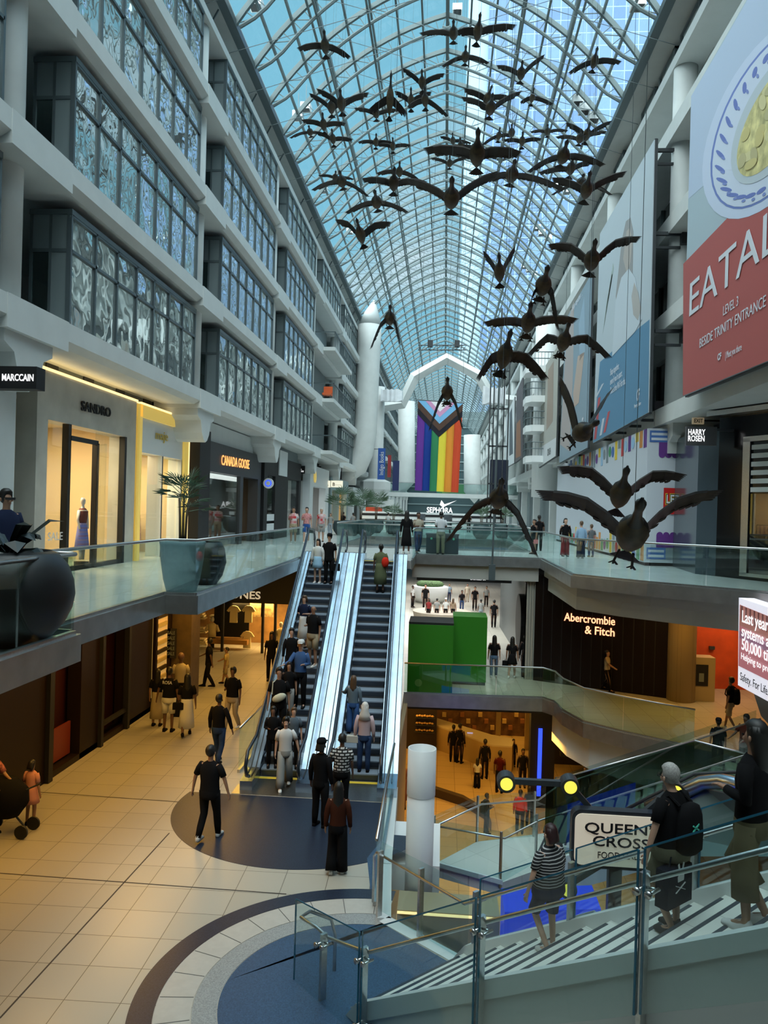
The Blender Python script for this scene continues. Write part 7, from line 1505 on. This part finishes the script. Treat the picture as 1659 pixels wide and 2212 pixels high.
for fx, hy, n, c_ in ((741, 1106, 'dark haired cafe guest beyond the escalators, leftmost', BK), (762, 1108, 'cafe guest in grey between the two big palms', GRC), (838, 1107, 'cafe guest in white beside the striped kiosk', WHC), (1012, 1109, 'cafe guest in black in front of the striped kiosk', BK)): pp_(n, fx, 1150, fx, hy, 0, yaw=random.choice((20, 160)), top=(c_, 'short'), skin=1, arms=('hold', 'down'))
# ---- stroller and child at the left edge
T, V, hd, B = pp_('small child in a pink dress beside the pram at the left edge', 66, 1783, 66, 1700, yaw=170, top=(cl('childpink', (.55, .25, .2)), 'short'), low=(cl('childpink', (.5, .2, .2)), 'mini'), hair=(HB_, 'bob'), skin=1)
T_c = T
q = az_(Z2, 18, 1800); t = thing('pram', 'black pram with hood cut by the left edge', 'pram', q); b = MB(); b.smooth = True; b.rings([[Vector((q.x+a*cos(2*pi*i/12)+o_, q.y+.3*s_*sin(2*pi*i/12), Z2+z)) for i in range(12)] for z, a, s_, o_ in ((.35, .2, .7, 0), (.6, .38, 1, 0), (.85, .42, 1, -.05), (1.05, .3, .8, -.15))]); b.obj('seat', BK, t)
b = MB()
for dx in (-.35, .35): b.tube([(q.x+dx, q.y, Z2+.12), (q.x, q.y, Z2+.5)], .02, 6)
b.tube([(q.x+.2, q.y, Z2+.8), (q.x+.62, q.y, Z2+1.0)], .018, 6); b.obj('frame', DARKM, t)
for dx in (-.38, .38):
    for dy in (-.22, .22): MB().disc((q.x+dx, q.y+dy, Z2+.13), .13, (0, 1, 0), .04, 18).obj('wheel', BLACK, t)
P = az_(Z2, -22, 1800); person('person bending over the pram, mostly cut by the left edge', P, 1.65, yaw=70, top=(cl('floral2', (.35, .12, .1), noise=.6, nscale=20), 'short'), skin=1, arms=('fwd', 'fwd'))
# ---- people on the foreground stair
nrm = Vector((-SLOPE*SA.x, -SLOPE*SA.y, 1)).normalized()
def onst(px, py):
    d = ray(px, py); k = (N0-CAM).dot(nrm)/d.dot(nrm); p = CAM+d*k; t = (p-N0).dot(SA); kk = max(0, min(nst-1, int(t/run))); p = p+SA*((kk+.42)*run-t); p.z = Z2+rise*(kk+1); return p
def stp(label, px, py, hx, hy, **k):
    P = onst(px, py); H = ay_(P.y, hx, hy).z-P.z; return person(label, P, max(1.5, min(1.95, H)), **k)
STP = tiles('thin_stripes', (.008, .009, .012), (.008, .009, .012), .034, .9, (.45, .45, .45), .16, w_=400, h_=1.)
for q in STP.node_tree.nodes:
    if q.type == 'MAPPING': q.inputs['Rotation'].default_value = (radians(90), 0, 0)
T, V, hd, B = stp('person with a dark bob and thin striped top walking down the stair', 1180, 2075, 1180, 1790, yaw=222, top=(STP, 'short'), low=(NV, 'shorts'), shoe=WHC, skin=0, hair=(mat('hair_maroon', (.025, .006, .007), .5), 'bob'), legs=('stand', 'bent'), arms=('down', 'out'), w_=1.6, detail=2)
T, V, hd, B = stp('grey haired person in black t-shirt and glasses walking down the stair', 1425, 2040, 1418, 1650, yaw=222, top=(BK, 'short'), low=(cl('greenish', (.16, .15, .10)), 'shorts'), shoe=cl('dkshoe', (.03, .035, .04)), skin=0, hair=(HG, 'short'), legs=('stand', 'bent'), arms=('down', 'out'), w_=1.5, detail=2, head=(.05, 0))
rucksack('black backpack with mint emblem on the grey haired person', V, s=1.15)
b = MB(); [b.tube([V(s*.035+.028*cos(a), -.15, 1.615+.022*sin(a)) for a in [2*pi*i/10 for i in range(11)]], .003, 4) for s in (-1, 1)]; b.bar(V(-.063, -.148, 1.62), V(-.085, -.02, 1.62), .005, .005); b.bar(V(.063, -.148, 1.62), V(.085, -.02, 1.62), .005, .005); b.obj('glasses', BLACK, T)
h = hd[1]; t, Bb = bag('dark navy shopping bag with a white rabbit skull print on the stair', h+Vector((.30, .05, .05)), .42, .14, .46, cl('bagnavy', (.006, .008, .018)), 42, slope=.96)
o0 = Bb @ Vector((0, -.072, .26)); RX = (Bb.to_3x3() @ Vector((1, 0, 0))); NN = (Bb.to_3x3() @ Vector((0, -1, 0)))
b = MB(); b.slab([o0+RX*x+Vector((0, 0, z)) for x, z in ((-.05, -.02), (.05, -.02), (.055, .03), (.03, .055), (.055, .15), (.035, .16), (.005, .06), (-.005, .06), (-.035, .16), (-.055, .15), (-.03, .055), (-.055, .03))], NN*.004)
b.bar(o0+RX*-.08+Vector((0, 0, -.12)), o0+RX*.08+Vector((0, 0, -.05)), .006, .014, up=NN); b.bar(o0+RX*-.08+Vector((0, 0, -.05)), o0+RX*.08+Vector((0, 0, -.12)), .006, .014, up=NN); b.obj('rabbit_print', WHC, t)
mint = cl('mint', (.08, .5, .38)); e0 = V(.06, .305, 1.2); rx = (B.to_3x3() @ Vector((1, 0, 0))); b = MB(); b.bar(e0-rx*.05+Vector((0, 0, .03)), e0+rx*.05-Vector((0, 0, .03)), .01, .014).bar(e0-rx*.05-Vector((0, 0, .03)), e0+rx*.05+Vector((0, 0, .03)), .01, .014)
o = b.obj('emblem_patch', mint); adopt(o, bpy.data.objects['backpack.003'] if 'backpack.003' in bpy.data.objects else T)
T, V, hd, B = stp('person in black top and wide khaki trousers on the stair at the right edge', 1640, 2030, 1655, 1560, yaw=225, top=(BK, 'long'), low=(cl('khaki3', (.16, .13, .075)), 'capri'), shoe=WHC, skin=1, hair=(HB_, 'long'), legs=('bent', 'stand'), arms=('down', 'hold'), detail=2, w_=1.1)
